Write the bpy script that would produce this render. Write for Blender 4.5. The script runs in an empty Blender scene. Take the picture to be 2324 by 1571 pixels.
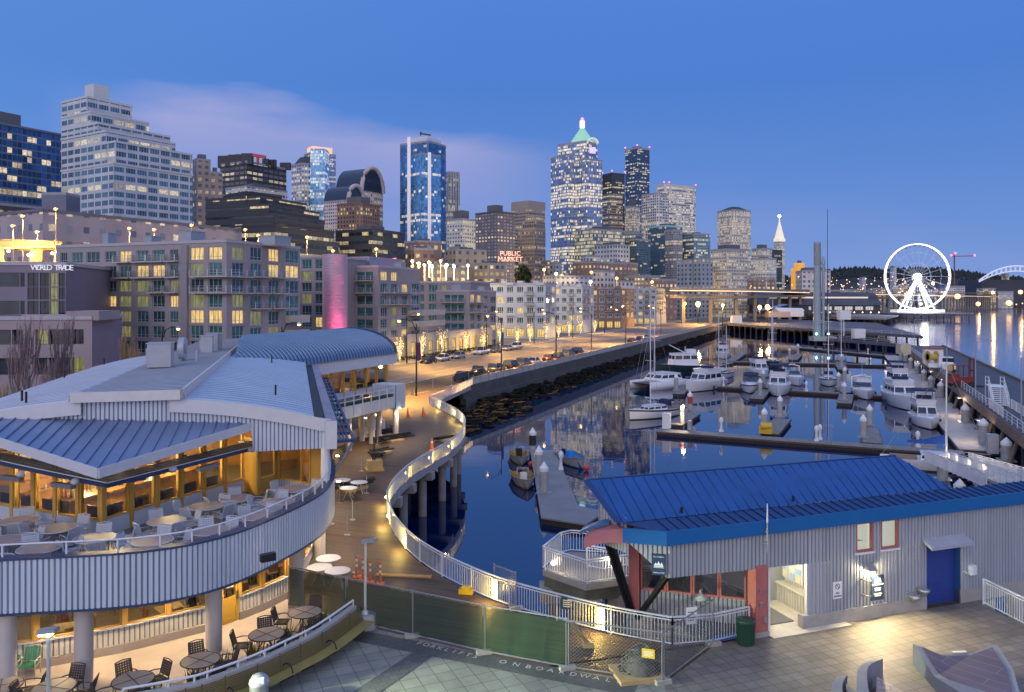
import bpy,math,random
from mathutils import Vector,Matrix
R=math.radians
random.seed(7)
scn=bpy.context.scene
col=scn.collection
# camera
FPX,CH,HY,CX=1800.0,12.7,680.0,1162.0
WATER=-4.0
cd=bpy.data.cameras.new("camera")
cam=bpy.data.objects.new("camera",cd);col.objects.link(cam)
cd.sensor_width=36.0
cd.lens=36.0*FPX/2324.0
cd.shift_y=-(785.5-HY)/2324.0
cd.clip_end=12000;cd.clip_start=0.5
cam.location=(0,0,CH);cam.rotation_euler=(R(90),0,0)
scn.camera=cam
scn.view_settings.view_transform='Standard';scn.view_settings.look='None'
scn.view_settings.exposure=0.0;scn.view_settings.gamma=1.0
scn.cycles.use_denoising=True
try:scn.cycles.denoiser='OPENIMAGEDENOISE'
except Exception:pass
scn.cycles.max_bounces=6;scn.cycles.diffuse_bounces=2;scn.cycles.glossy_bounces=4
scn.cycles.transparent_max_bounces=8;scn.cycles.sample_clamp_indirect=4.0
scn.cycles.caustics_reflective=False;scn.cycles.caustics_refractive=False
# sky at dusk
wd=bpy.data.worlds.new("World");scn.world=wd;wd.use_nodes=True
def world():
 nt=wd.node_tree;N=nt.nodes;L=nt.links;N.clear()
 def nn(t,**k):
  n=N.new(t)
  for a,b in k.items():setattr(n,a,b)
  return n
 def math_(op,a,b=None,clamp=False):
  n=nn('ShaderNodeMath',operation=op,use_clamp=clamp)
  for i,x in enumerate((a,b)):
   if x is None:continue
   if isinstance(x,(int,float)):n.inputs[i].default_value=x
   else:L.new(x,n.inputs[i])
  return n.outputs[0]
 def mix(f,a,b):
  n=nn('ShaderNodeMix',data_type='RGBA')
  for i,x in((0,f),(6,a),(7,b)):
   if isinstance(x,(int,float)):n.inputs[i].default_value=x
   elif isinstance(x,tuple):n.inputs[i].default_value=(*x,1)
   else:L.new(x,n.inputs[i])
  return n.outputs[2]
 tc=nn('ShaderNodeTexCoord');sp=nn('ShaderNodeSeparateXYZ');L.new(tc.outputs['Generated'],sp.inputs[0])
 x,y,z=sp.outputs
 rp=nn('ShaderNodeValToRGB');L.new(z,rp.inputs[0])
 e=rp.color_ramp.elements
 e[0].position=0.0;e[0].color=(0.225,0.34,0.68,1)
 e[1].position=1.0;e[1].color=(0.060,0.160,0.48,1)
 for p,c in((.07,(0.150,0.285,0.665)),(.16,(0.102,0.240,0.640)),(.26,(0.072,0.208,0.630)),(.36,(0.080,0.226,0.665)),(.6,(.07,.19,.56))):
  q=rp.color_ramp.elements.new(p);q.color=(*c,1)
 sky=nn('ShaderNodeTexSky',sky_type='NISHITA');sky.sun_disc=False
 sky.sun_elevation=R(1.5);sky.sun_rotation=R(150)
 sk=nn('ShaderNodeMix',data_type='RGBA',blend_type='ADD');sk.inputs[0].default_value=0.006
 L.new(rp.outputs[0],sk.inputs[6]);L.new(sky.outputs[0],sk.inputs[7])
 lf=math_('MULTIPLY',math_('MULTIPLY',math_('ADD',x,.05),-1.0,True),0.9,True)
 c1=mix(math_('MULTIPLY',lf,.8),sk.outputs[2],(0.125,0.31,0.74))
 mp=nn('ShaderNodeMapping');L.new(tc.outputs['Generated'],mp.inputs[0]);mp.inputs['Scale'].default_value=(2.2,1.5,9.0);mp.inputs['Rotation'].default_value=(0,R(7),0)
 no=nn('ShaderNodeTexNoise');L.new(mp.outputs[0],no.inputs[0]);no.inputs['Scale'].default_value=1.15;no.inputs['Detail'].default_value=6;no.inputs['Roughness'].default_value=.5
 mr=nn('ShaderNodeMapRange');L.new(no.outputs[0],mr.inputs[0]);mr.inputs[1].default_value=.42;mr.inputs[2].default_value=.68
 top=math_('SUBTRACT',.238,math_('MULTIPLY',math_('ADD',x,.25,True),.13))
 wob=math_('MULTIPLY',math_('SUBTRACT',no.outputs[0],.5),.11)
 dz=math_('SUBTRACT',math_('ADD',top,wob),z)
 m1=math_('MULTIPLY',dz,34.0,True)
 m2=math_('MULTIPLY',math_('SUBTRACT',.10,x),5.0,True)
 m3=math_('MULTIPLY',math_('ADD',x,.50),9.0,True)
 m4=math_('SUBTRACT',1.0,math_('MULTIPLY',dz,8.0,True))
 bank=math_('MULTIPLY',math_('MULTIPLY',m1,m2),math_('MULTIPLY',m3,math_('ADD',math_('MULTIPLY',m4,.85),.15)))
 veil=math_('MULTIPLY',mr.outputs[0],.30)
 fz=math_('SUBTRACT',1.0,math_('MULTIPLY',z,4.0,True))
 cl=math_('ADD',math_('MULTIPLY',bank,math_('ADD',math_('MULTIPLY',mr.outputs[0],.45),.75)),math_('MULTIPLY',veil,math_('MULTIPLY',fz,.6)),True)
 c2=mix(cl,c1,(0.43,0.425,0.70))
 wy=math_('MULTIPLY',math_('SUBTRACT',math_('MULTIPLY',y,-1.0),.05),1.3,True)
 c3=mix(wy,c2,(0.98,0.92,1.10))
 up=math_('MULTIPLY',math_('SUBTRACT',z,.42),4.0,True)
 c4=mix(math_('MULTIPLY',up,.85),c3,(0.40,0.52,0.92))
 bg=nn('ShaderNodeBackground');L.new(c4,bg.inputs[0]);bg.inputs[1].default_value=1.0
 out=nn('ShaderNodeOutputWorld');L.new(bg.outputs[0],out.inputs[0])
world()
sl=bpy.data.lights.new("sun",'SUN');so=bpy.data.objects.new("sun",sl);col.objects.link(so)
sl.energy=0.5;sl.angle=R(25);sl.color=(1.0,.86,.82)
so.rotation_euler=(R(66),0,R(-24))
# helpers
def P(x,y,Z=0.0):
 d=(CH-Z)*FPX/(y-HY)
 return Vector(((x-CX)*d/FPX,d,Z))
def PD(x,y,d):
 return Vector(((x-CX)*d/FPX,d,CH-(y-HY)*d/FPX))
def XZ(x,d):return(x-CX)*d/FPX
def ZY(y,d):return CH-(y-HY)*d/FPX
def V(*a):return Vector(a)
MATS={}
def mat(name,c,rough=.6,metal=0.0,var=.12,vs=2.0,bump=0.0,bs=40.0,emit=None,es=0.0,spec=.5,stretch=(1,1,1)):
 if name in MATS:return MATS[name]
 m=bpy.data.materials.new(name);m.use_nodes=True
 nt=m.node_tree;b=nt.nodes['Principled BSDF'];L=nt.links
 b.inputs['Roughness'].default_value=rough;b.inputs['Metallic'].default_value=metal
 b.inputs['Specular IOR Level'].default_value=spec
 b.inputs['Base Color'].default_value=(*c,1)
 if var>0 or bump>0:
  tc=nt.nodes.new('ShaderNodeTexCoord');mp=nt.nodes.new('ShaderNodeMapping');L.new(tc.outputs['Object'],mp.inputs[0]);mp.inputs['Scale'].default_value=stretch
 if var>0:
  no=nt.nodes.new('ShaderNodeTexNoise');L.new(mp.outputs[0],no.inputs[0])
  no.inputs['Scale'].default_value=vs;no.inputs['Detail'].default_value=5;no.inputs['Roughness'].default_value=.65
  mr=nt.nodes.new('ShaderNodeMapRange');L.new(no.outputs[0],mr.inputs[0])
  mr.inputs[1].default_value=.25;mr.inputs[2].default_value=.75;mr.inputs[3].default_value=1-var;mr.inputs[4].default_value=1+var
  mx=nt.nodes.new('ShaderNodeMix');mx.data_type='RGBA';mx.blend_type='MULTIPLY';mx.inputs[0].default_value=1
  mx.inputs[6].default_value=(*c,1);L.new(mr.outputs[0],mx.inputs[7]);L.new(mx.outputs[2],b.inputs['Base Color'])
 if bump>0:
  n2=nt.nodes.new('ShaderNodeTexNoise');L.new(mp.outputs[0],n2.inputs[0]);n2.inputs['Scale'].default_value=bs;n2.inputs['Detail'].default_value=3
  bp=nt.nodes.new('ShaderNodeBump');bp.inputs['Strength'].default_value=bump;bp.inputs['Distance'].default_value=.05
  L.new(n2.outputs[0],bp.inputs['Height']);L.new(bp.outputs[0],b.inputs['Normal'])
 if emit:
  b.inputs['Emission Color'].default_value=(*emit,1);b.inputs['Emission Strength'].default_value=es
 MATS[name]=m
 return m
def lamp_mat(name,c,s):return mat(name,(.8,.8,.8),.4,var=0,emit=c,es=s)
def glass_mat(name,tint=(.75,.85,.85),refl=.12,rough=.02):
 """clear pane: mostly see-through, mirror-like at a glance"""
 if name in MATS:return MATS[name]
 m=bpy.data.materials.new(name);m.use_nodes=True
 nt=m.node_tree;N=nt.nodes;L=nt.links;N.clear()
 o=N.new('ShaderNodeOutputMaterial');mx=N.new('ShaderNodeMixShader');t=N.new('ShaderNodeBsdfTransparent');g=N.new('ShaderNodeBsdfGlossy')
 t.inputs[0].default_value=(*tint,1);g.inputs['Roughness'].default_value=rough
 lw=N.new('ShaderNodeLayerWeight');lw.inputs[0].default_value=.35
 ma=N.new('ShaderNodeMath');ma.operation='MULTIPLY_ADD';ma.use_clamp=True;ma.inputs[1].default_value=.8;ma.inputs[2].default_value=refl
 L.new(lw.outputs['Fresnel'],ma.inputs[0]);L.new(ma.outputs[0],mx.inputs[0]);L.new(t.outputs[0],mx.inputs[1]);L.new(g.outputs[0],mx.inputs[2]);L.new(mx.outputs[0],o.inputs[0])
 MATS[name]=m;return m
class MB:
 """collects shapes; build() links them as ONE mesh object"""
 def __init__(s):s.v=[];s.f=[];s.m=[];s.u=[];s.sm=[]
 def face(s,pts,mi=0,uv=None):
  n=len(s.v);s.v+=[Vector(p)for p in pts];s.f.append(tuple(range(n,n+len(pts))));s.m.append(mi);s.u.append(uv);s.sm.append(False)
 def mesh(s,vs,fs,mi=0,smooth=False,uvs=None):
  n=len(s.v);s.v+=[Vector(p)for p in vs]
  for k,f in enumerate(fs):
   s.f.append(tuple(i+n for i in f));s.m.append(mi);s.u.append(uvs[k]if uvs else None);s.sm.append(smooth)
 def obox(s,o,a,b,c,mi=0):
  o,a,b,c=Vector(o),Vector(a),Vector(b),Vector(c)
  if a.cross(b).dot(c)<0:a,b=b,a
  s.mesh([o,o+a,o+a+b,o+b,o+c,o+a+c,o+a+b+c,o+b+c],[(0,3,2,1),(4,5,6,7),(0,1,5,4),(1,2,6,5),(2,3,7,6),(3,0,4,7)],mi)
 def box(s,cx,cy,cz,sx,sy,sz,rz=0,mi=0):
  c,n=math.cos(rz),math.sin(rz);a=V(c*sx,n*sx,0);b=V(-n*sy,c*sy,0)
  s.obox(V(cx,cy,cz-sz/2)-a/2-b/2,a,b,(0,0,sz),mi)
 def bar(s,p0,p1,w,h=None,mi=0):
  """straight square bar between two points"""
  p0,p1=Vector(p0),Vector(p1);h=h or w;d=p1-p0
  if d.length<1e-6:return
  up=V(0,0,1)if abs(d.normalized().z)<.95 else V(0,1,0)
  a=d.cross(up).normalized()*w;b=a.cross(d).normalized()*h
  s.obox(p0-a/2-b/2,a,b,d,mi)
 def prism(s,poly,z0,z1,mi=0,top=None,bot=True):
  """plan polygon pulled up; z0 and z1 may be lists"""
  n=len(poly);A=sum(poly[i][0]*poly[(i+1)%n][1]-poly[(i+1)%n][0]*poly[i][1]for i in range(n))
  if not isinstance(z0,(list,tuple)):z0=[z0]*n
  if not isinstance(z1,(list,tuple)):z1=[z1]*n
  if A<0:poly=poly[::-1];z0=z0[::-1];z1=z1[::-1]
  lo=[V(p[0],p[1],z)for p,z in zip(poly,z0)];hi=[V(p[0],p[1],z)for p,z in zip(poly,z1)]
  for i in range(n):
   j=(i+1)%n;w=(lo[j]-lo[i]).to_2d().length
   s.face([lo[i],lo[j],hi[j],hi[i]],mi,[(0,lo[i].z),(w,lo[j].z),(w,hi[j].z),(0,hi[i].z)])
  s.face(hi,mi if top is None else top)
  if bot:s.face(lo[::-1],mi if top is None else top)
 def tube(s,p0,p1,r0,r1=None,n=8,mi=0,cap=True):
  p0,p1=Vector(p0),Vector(p1);r1=r0 if r1 is None else r1;d=(p1-p0).normalized()
  a=d.cross(V(0,0,1)if abs(d.z)<.9 else V(1,0,0)).normalized();b=d.cross(a)
  vs=[]
  for p,r in((p0,r0),(p1,r1)):
   for i in range(n):
    t=2*math.pi*i/n;vs.append(p+a*(r*math.cos(t))+b*(r*math.sin(t)))
  s.mesh(vs,[(i,(i+1)%n,n+(i+1)%n,n+i)for i in range(n)],mi,True)
  if cap:s.face(vs[:n][::-1],mi);s.face(vs[n:],mi)
 def path(s,pts,r,n=6,mi=0):
  pts=[Vector(p)for p in pts];k=len(pts);vs=[]
  for j,p in enumerate(pts):
   d=(pts[min(j+1,k-1)]-pts[max(j-1,0)]).normalized()
   a=d.cross(V(0,0,1)if abs(d.z)<.9 else V(1,0,0)).normalized();b=d.cross(a)
   for i in range(n):
    t=2*math.pi*i/n;vs.append(p+a*(r*math.cos(t))+b*(r*math.sin(t)))
  s.mesh(vs,[(j*n+i,j*n+(i+1)%n,(j+1)*n+(i+1)%n,(j+1)*n+i)for j in range(k-1)for i in range(n)],mi,True)
  s.face(vs[:n][::-1],mi);s.face(vs[-n:],mi)
 def lathe(s,cx,cy,prof,n=12,mi=0,smooth=True):
  vs=[]
  for r,z in prof:
   for i in range(n):
    t=2*math.pi*i/n;vs.append(V(cx+r*math.cos(t),cy+r*math.sin(t),z))
  k=len(prof)
  s.mesh(vs,[(j*n+i,j*n+(i+1)%n,(j+1)*n+(i+1)%n,(j+1)*n+i)for j in range(k-1)for i in range(n)],mi,smooth)
  if prof[0][0]>1e-3:s.face(vs[:n][::-1],mi)
  if prof[-1][0]>1e-3:s.face(vs[-n:],mi)
 def ball(s,c,r,n=8,mi=0,sz=1.0):
  s.lathe(c[0],c[1],[(max(r*math.sin(math.pi*i/n),1e-4),c[2]-r*sz*math.cos(math.pi*i/n))for i in range(n+1)],n+2,mi)
 def loft(s,rings,mi=0,smooth=True,closed=True,caps=True):
  n=len(rings[0]);vs=[p for r in rings for p in r];e=n if closed else n-1
  s.mesh(vs,[(j*n+i,j*n+(i+1)%n,(j+1)*n+(i+1)%n,(j+1)*n+i)for j in range(len(rings)-1)for i in range(e)],mi,smooth)
  if caps:s.face(rings[0][::-1],mi);s.face(rings[-1],mi)
 def corr(s,pts,z0,z1,pitch=.16,dep=.035,mi=0):
  """ribbed sheet metal along a plan polyline; z0, z1 numbers or functions of the distance along it"""
  pts=[Vector(p[:2])for p in pts];L=[0]
  for a,b in zip(pts,pts[1:]):L.append(L[-1]+(b-a).length)
  def at(d):
   for i in range(len(pts)-1):
    if d<=L[i+1]or i==len(pts)-2:
     t=(d-L[i])/max(L[i+1]-L[i],1e-9);q=pts[i].lerp(pts[i+1],t);e=(pts[i+1]-pts[i]).normalized();return q,Vector((e.y,-e.x))
  st=sorted(set([round(k*pitch+o*pitch,4)for k in range(int(L[-1]/pitch)+1)for o in(0,.24,.32,.92)]+[round(x,4)for x in L]));st=[x for x in st if x<=L[-1]+1e-6]
  vs=[];ff=[]
  for d in st:
   f=(d/pitch+1e-4)%1;ff.append(f);h=0 if f<.26 else(dep if f>.3 else dep*.5)
   q,nrm=at(d);q=q+nrm*h
   a=z0(d)if callable(z0)else z0;b=z1(d)if callable(z1)else z1
   vs+=[V(q.x,q.y,a),V(q.x,q.y,b)]
  for i in range(len(st)-1):s.mesh(vs[2*i:2*i+4],[(0,2,3,1)],mi+(1 if ff[i]<.2 else 0))  # valley strips use the darker copy: rib shade put into the colour
 def wall(s,o,u,w,z0,z1,holes,dep=.2,mi=0,inward=None):
  """flat wall with real openings: o = left end, u = unit direction, holes = (u0, u1, z0, z1)"""
  o=Vector((o[0],o[1],0));u=Vector((u[0],u[1],0)).normalized();n=V(u.y,-u.x,0)
  us=sorted(set([0,w]+[q for h in holes for q in h[:2]]));zs=sorted(set([z0,z1]+[q for h in holes for q in h[2:]]))
  for a,b in zip(us,us[1:]):
   for c,d in zip(zs,zs[1:]):
    um,zm=(a+b)/2,(c+d)/2
    if any(h[0]<um<h[1]and h[2]<zm<h[3]for h in holes):continue
    s.face([o+u*a+V(0,0,c),o+u*b+V(0,0,c),o+u*b+V(0,0,d),o+u*a+V(0,0,d)],mi,[(a,c),(b,c),(b,d),(a,d)])
  for a,b,c,d in holes:
   p=[o+u*a+V(0,0,c),o+u*b+V(0,0,c),o+u*b+V(0,0,d),o+u*a+V(0,0,d)]
   for i in range(4):
    j=(i+1)%4;s.face([p[j],p[i],p[i]-n*dep,p[j]-n*dep],mi)
 def build(s,name,mats,parent=None,loc=None):
  me=bpy.data.meshes.new(name)
  if parent is not None:o0=wloc(parent)
  elif loc is not None:o0=Vector(loc)
  else:
   xs=[p.x for p in s.v];ys=[p.y for p in s.v];o0=V((min(xs)+max(xs))/2,(min(ys)+max(ys))/2,min(p.z for p in s.v))
  me.from_pydata([p-o0 for p in s.v],[],s.f)
  if not isinstance(mats,(list,tuple)):mats=[mats]
  mats=list(mats)
  while max(s.m)>=len(mats):q=mats[0];c=q.node_tree.nodes['Principled BSDF'].inputs;mats.append(mat(q.name+"_groove",tuple(x*.38 for x in c['Base Color'].default_value[:3]),.6,.1,var=0))  # darkened copy of the sheet colour, painted shade for the rib valleys
  for m in mats:me.materials.append(m)
  uvl=me.uv_layers.new(name="UVMap").data
  for poly,mi,uv,sm in zip(me.polygons,s.m,s.u,s.sm):
   poly.material_index=mi;poly.use_smooth=sm
   if uv is None:
    n=poly.normal
    if abs(n.z)>.75:fn=lambda q:(q.x,q.y)
    else:
     t=V(-n.y,n.x,0).normalized();fn=lambda q:(q.dot(t),q.z)
    for li in poly.loop_indices:uvl[li].uv=fn(s.v[me.loops[li].vertex_index])
   else:
    for li,c in zip(poly.loop_indices,uv):uvl[li].uv=c
  ob=bpy.data.objects.new(name,me);col.objects.link(ob)
  if parent is not None:ob.parent=parent
  else:ob.location=o0
  return ob
def wloc(o):
 p=Vector(o.location)
 while o.parent:o=o.parent;p+=Vector(o.location)
 return p
def tag(o,label=None,cat=None,group=None,kind=None):
 if label:o['label']=label
 if cat:o['category']=cat
 if group:o['group']=group
 if kind:o['kind']=kind
 return o
def thing(name,loc,label,cat,group=None):
 o=bpy.data.objects.new(name,None);col.objects.link(o);o.location=loc;o.empty_display_size=.3
 return tag(o,label,cat,group)
def kids(o):return[c for c in bpy.data.objects if c.parent==o]
CHILD={}
def copy_tree(o,loc=None,rz=None,label=None,parent=None,group=None):
 """a thing with its parts and sub-parts; mesh data shared"""
 c=o.copy();col.objects.link(c)
 if parent is not None:c.parent=parent
 if loc is not None:c.location=loc
 if rz is not None:c.rotation_euler=(0,0,rz)
 if label:c['label']=label
 if group:c['group']=group
 if o.name not in CHILD or CHILD[o.name][0]!=len(bpy.data.objects):ch=kids(o)
 for k in ch:copy_tree(k,parent=c)
 return c
def text(name,s,size,loc,xd,m,parent,up=(0,0,1),ext=.01,align='CENTER',sx=1.0):
 c=bpy.data.curves.new(name,'FONT');c.body=s;c.size=size;c.extrude=ext;c.align_x=align;c.align_y='CENTER';c.resolution_u=2
 c.materials.append(m)
 o=bpy.data.objects.new(name,c);col.objects.link(o)
 me=bpy.data.meshes.new_from_object(o.evaluated_get(bpy.context.evaluated_depsgraph_get()));bpy.data.objects.remove(o);bpy.data.curves.remove(c)
 o=bpy.data.objects.new(name,me);col.objects.link(o)
 x=Vector(xd).normalized();z=Vector(up).normalized();n=x.cross(z).normalized();z=n.cross(x)
 M=Matrix(((x.x*sx,z.x,n.x,0),(x.y*sx,z.y,n.y,0),(x.z*sx,z.z,n.z,0),(0,0,0,1)))
 o.matrix_basis=Matrix.Translation(Vector(loc)-(wloc(parent)if parent else V(0,0,0)))@M
 if parent:o.parent=parent
 return o
def light(name,loc,power,c=(1,.62,.25),r=.12,parent=None,kind='POINT',spot=None,aim=None):
 l=bpy.data.lights.new(name,kind);l.energy=power;l.color=c;l.shadow_soft_size=r
 if kind=='SPOT':l.spot_size=R(spot or 120);l.spot_blend=.6
 o=bpy.data.objects.new(name,l);col.objects.link(o)
 o.location=Vector(loc)-(wloc(parent)if parent else V(0,0,0))
 if parent:o.parent=parent
 return o
S0=P(1073.5,874);U=V(.366,.9305,0).normalized();W=V(U.y,-U.x,0)
def ST(t,p,z=0.0):
 """point t metres along the seawall, p metres inland of it"""
 q=S0+U*t-W*p;return V(q.x,q.y,z)
ANG_U=math.atan2(U.y,U.x)
SODIUM=(1.0,.52,.11);WARM=(1.0,.72,.36)
# special materials
def nodes_of(name):
 m=bpy.data.materials.new(name);m.use_nodes=True;MATS[name]=m
 return m,m.node_tree.nodes,m.node_tree.links,m.node_tree.nodes['Principled BSDF']
def brick_mat(name,c1,c2,cm,w,h,ms,rot=0.0,rough=.7,bump=.3,off=.5,var=.25,streak=None,spec=.4):
 m,N,L,b=nodes_of(name)
 tc=N.new('ShaderNodeTexCoord');mp=N.new('ShaderNodeMapping');L.new(tc.outputs['UV'],mp.inputs[0]);mp.inputs['Rotation'].default_value=(0,0,rot)
 br=N.new('ShaderNodeTexBrick');L.new(mp.outputs[0],br.inputs[0]);br.offset=off
 for k,v in(('Color1',c1),('Color2',c2),('Mortar',cm)):br.inputs[k].default_value=(*v,1)
 br.inputs['Scale'].default_value=1;br.inputs['Brick Width'].default_value=w;br.inputs['Row Height'].default_value=h;br.inputs['Mortar Size'].default_value=ms;br.inputs['Mortar Smooth'].default_value=.2;br.inputs['Bias'].default_value=-.1
 no=N.new('ShaderNodeTexNoise');m2=N.new('ShaderNodeMapping');L.new(mp.outputs[0],m2.inputs[0]);m2.inputs['Scale'].default_value=streak or(1,1,1);L.new(m2.outputs[0],no.inputs[0])
 no.inputs['Scale'].default_value=.7;no.inputs['Detail'].default_value=7;no.inputs['Roughness'].default_value=.7
 mr=N.new('ShaderNodeMapRange');L.new(no.outputs[0],mr.inputs[0]);mr.inputs[1].default_value=.25;mr.inputs[2].default_value=.75;mr.inputs[3].default_value=1-var;mr.inputs[4].default_value=1+var
 mx=N.new('ShaderNodeMix');mx.data_type='RGBA';mx.blend_type='MULTIPLY';mx.inputs[0].default_value=1;L.new(br.outputs[0],mx.inputs[6]);L.new(mr.outputs[0],mx.inputs[7]);L.new(mx.outputs[2],b.inputs['Base Color'])
 r2=N.new('ShaderNodeMapRange');L.new(no.outputs[0],r2.inputs[0]);r2.inputs[3].default_value=rough-.2;r2.inputs[4].default_value=rough+.15;L.new(r2.outputs[0],b.inputs['Roughness'])
 b.inputs['Specular IOR Level'].default_value=spec
 bp=N.new('ShaderNodeBump');bp.inputs['Strength'].default_value=bump;bp.inputs['Distance'].default_value=.02;bp.invert=True
 L.new(br.outputs['Fac'],bp.inputs['Height']);L.new(bp.outputs[0],b.inputs['Normal'])
 return m
PLANK_ROT=-math.atan2(W.y,W.x)
planks=brick_mat("boardwalk_planks",(.115,.075,.043),(.055,.037,.024),(.012,.009,.007),3.2,.145,.010,PLANK_ROT,.62,.5,.37,.38,(.25,4,1))
pavers=brick_mat("plaza_pavers",(.25,.26,.22),(.20,.21,.185),(.09,.09,.08),.61,.61,.014,R(-24),.65,.3,0,.36)
pavers2=brick_mat("plaza_pavers_dark",(.205,.188,.17),(.155,.142,.13),(.07,.062,.055),.46,.46,.012,R(-20),.65,.3,0,.38)
white_metal=mat("white_metal",(.66,.70,.75),.45,var=.05)
siding=mat("white_siding",(.54,.62,.74),.42,.2,var=.13,vs=1.6,stretch=(1,1,.12))
greysiding=mat("grey_siding",(.43,.47,.53),.42,.3,var=.15,vs=1.6,stretch=(1,1,.12))
concrete=mat("concrete",(.36,.35,.33),.8,var=.22,vs=1.2,bump=.15)
pale_concrete=mat("pale_concrete",(.50,.46,.42),.7,var=.15,vs=.8,bump=.1)
dark_wood=mat("tarred_wood",(.035,.03,.027),.8,var=.4,vs=3)
black_metal=mat("black_metal",(.02,.022,.028),.4,.4,var=.1)
steel=mat("galvanised_steel",(.45,.47,.5),.35,.8,var=.1)
blue_roof=mat("blue_roof",(.005,.070,.27),.42,.0,var=.22,vs=.9,bump=.05,bs=3)
blue_fascia=mat("blue_fascia",(.006,.12,.36),.38,.0,var=.05)
slate_roof=mat("slate_blue_roof",(.17,.24,.40),.38,.35,var=.10,vs=.7)
navy_metal=mat("navy_metal",(.045,.075,.16),.4,.4,var=.1)
yellow_frame=mat("yellow_frame",(.58,.34,.07),.45,var=.07)
glass=glass_mat("clear_glass")
glass_b=glass_mat("reflective_glass",(.55,.62,.62),.22)
pink=mat("salmon_paint",(.42,.13,.12),.55,var=.1)
# water
def water_mat(name,c,rough,b1,s1):
 m,N,L,b=nodes_of(name)
 b.inputs['Base Color'].default_value=(*c,1);b.inputs['Roughness'].default_value=rough;b.inputs['IOR'].default_value=1.7;b.inputs['Specular IOR Level'].default_value=.8
 tc=N.new('ShaderNodeTexCoord');mp=N.new('ShaderNodeMapping');L.new(tc.outputs['Object'],mp.inputs[0]);mp.inputs['Scale'].default_value=(1,1,1)
 no=N.new('ShaderNodeTexNoise');L.new(mp.outputs[0],no.inputs[0]);no.inputs['Scale'].default_value=s1;no.inputs['Detail'].default_value=3
 bp=N.new('ShaderNodeBump');bp.inputs['Strength'].default_value=b1;bp.inputs['Distance'].default_value=.1
 L.new(no.outputs[0],bp.inputs['Height']);L.new(bp.outputs[0],b.inputs['Normal'])
 return m
calm=water_mat("marina_water",(.0008,.010,.055),.028,.05,.6)
choppy=water_mat("bay_water",(.006,.024,.10),.10,.35,.5)
def flat(name,poly,z,m,kind='structure',label=None):
 b=MB();b.face([V(p[0],p[1],z)for p in poly],0);o=b.build(name,m,loc=(0,0,z));o['kind']=kind;return o
PIER_A=P(2324,1052,.0);PIER_B=P(2052,778,.0)
pdir=(PIER_B-PIER_A).normalized()
pa0=PIER_A-pdir*80;pb0=PIER_B+pdir*30
flat('marina_water',[(-300,-50),(pa0.x+14,pa0.y-60),(pb0.x+14,pb0.y),(pb0.x+20,300),(150,520),(-300,520)],WATER,calm)
flat('bay_water',[(-300,480),(140,520),(pb0.x+13,300),(pb0.x+13,pb0.y),(pa0.x+13,pa0.y-60),(3500,-50),(6000,6000),(-6000,6000),(-6000,480)],WATER-.02,choppy)
# ground: city land, street, boardwalk pier, plaza
def land_h(p):
 if p<62:return-.06
 if p<150:return-.06+22*((p-62)/88)**1.1
 return 22+18*min(1,(p-150)/250)
lb=MB();grid=[]
for t in range(-160,2401,40):
 row=[ST(t,-.0,-.06)]
 for p in(20,40,62,75,90,110,130,150,200,280,400,700,1500):row.append(ST(t,p,land_h(p)*(1 if t<330 else max(.25,1-(t-330)/700))))
 grid.append(row)
nr=len(grid[0])
lb.mesh([q for r in grid for q in r],[(i*nr+j,(i+1)*nr+j,(i+1)*nr+j+1,i*nr+j+1)for i in range(len(grid)-1)for j in range(nr-1)])
land=lb.build('ground',mat("city_ground",(.13,.125,.12),.85,var=.25,vs=.05),loc=(0,0,0));land['kind']='structure'
asphalt=mat("asphalt",(.145,.125,.105),.55,var=.2,vs=.25,bump=.2,bs=8)
flat('street',[ST(-130,2.6),ST(620,2.6),ST(620,27.5),ST(-130,27.5)],-.02,asphalt)
mk=MB()
for p,dash in((9.2,0),(12.4,1),(14.9,0),(15.3,0),(18.4,1),(24.6,0)):
 t=-120
 while t<600:
  l=3 if dash else 12
  q=[ST(t,p-.07),ST(t+l,p-.07),ST(t+l,p+.07),ST(t,p+.07)];mk.face([V(a.x,a.y,-.016)for a in q],1 if p in(14.9,15.3)else 0);t+=12
o=mk.build('street_markings',[mat("road_white",(.55,.55,.5),.6,var=.2),mat("road_yellow",(.5,.33,.05),.6,var=.2)],loc=(0,0,0));o['kind']='structure'
def strip(name,t0,t1,p0,p1,z0,z1,m):
 b=MB();b.prism([ST(t0,p0),ST(t1,p0),ST(t1,p1),ST(t0,p1)],z0,z1);o=b.build(name,m);o['kind']='structure';return o
strip('far_pavement',-130,620,27.5,34,-.5,.11,mat("pavement",(.27,.25,.23),.75,var=.2,vs=.6))
strip('near_pavement',6,620,.35,2.6,-.5,.11,MATS["pavement"])
SCpx=[(974.5,918.6),(1012.6,937),(1040.7,954.5),(1054,970),(1054.8,987),(1040.7,1010.8),(1009.5,1035.8),(962.6,1064),(925,1090.4),(897,1120),(881,1148),(878,1166),(886,1192),(897,1216),(922,1248),(953,1276),(1000,1307),(1075,1345),(1150,1375),(1235.4,1400.7),(1364.6,1435),(1450,1453.5),(1526,1467)]
SC=[P(*q)for q in SCpx]
def smooth(pts,n=3):
 out=[]
 for i in range(len(pts)-1):
  p0=pts[max(i-1,0)];p1=pts[i];p2=pts[i+1];p3=pts[min(i+2,len(pts)-1)]
  for k in range(n):
   t=k/n;out.append(.5*((2*p1)+(p2-p0)*t+(2*p0-5*p1+4*p2-p3)*t*t+(3*p1-p0-3*p2+p3)*t**3))
 return out+[pts[-1]]
SCs=smooth(SC)
RAIL_R=[P(1526,1467),P(1619,1459),P(1700,1441)]
F0=V(5.6,28.57,0);FD=V(.943,.333,0).normalized();FN=V(FD.y,-FD.x,0)
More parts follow.
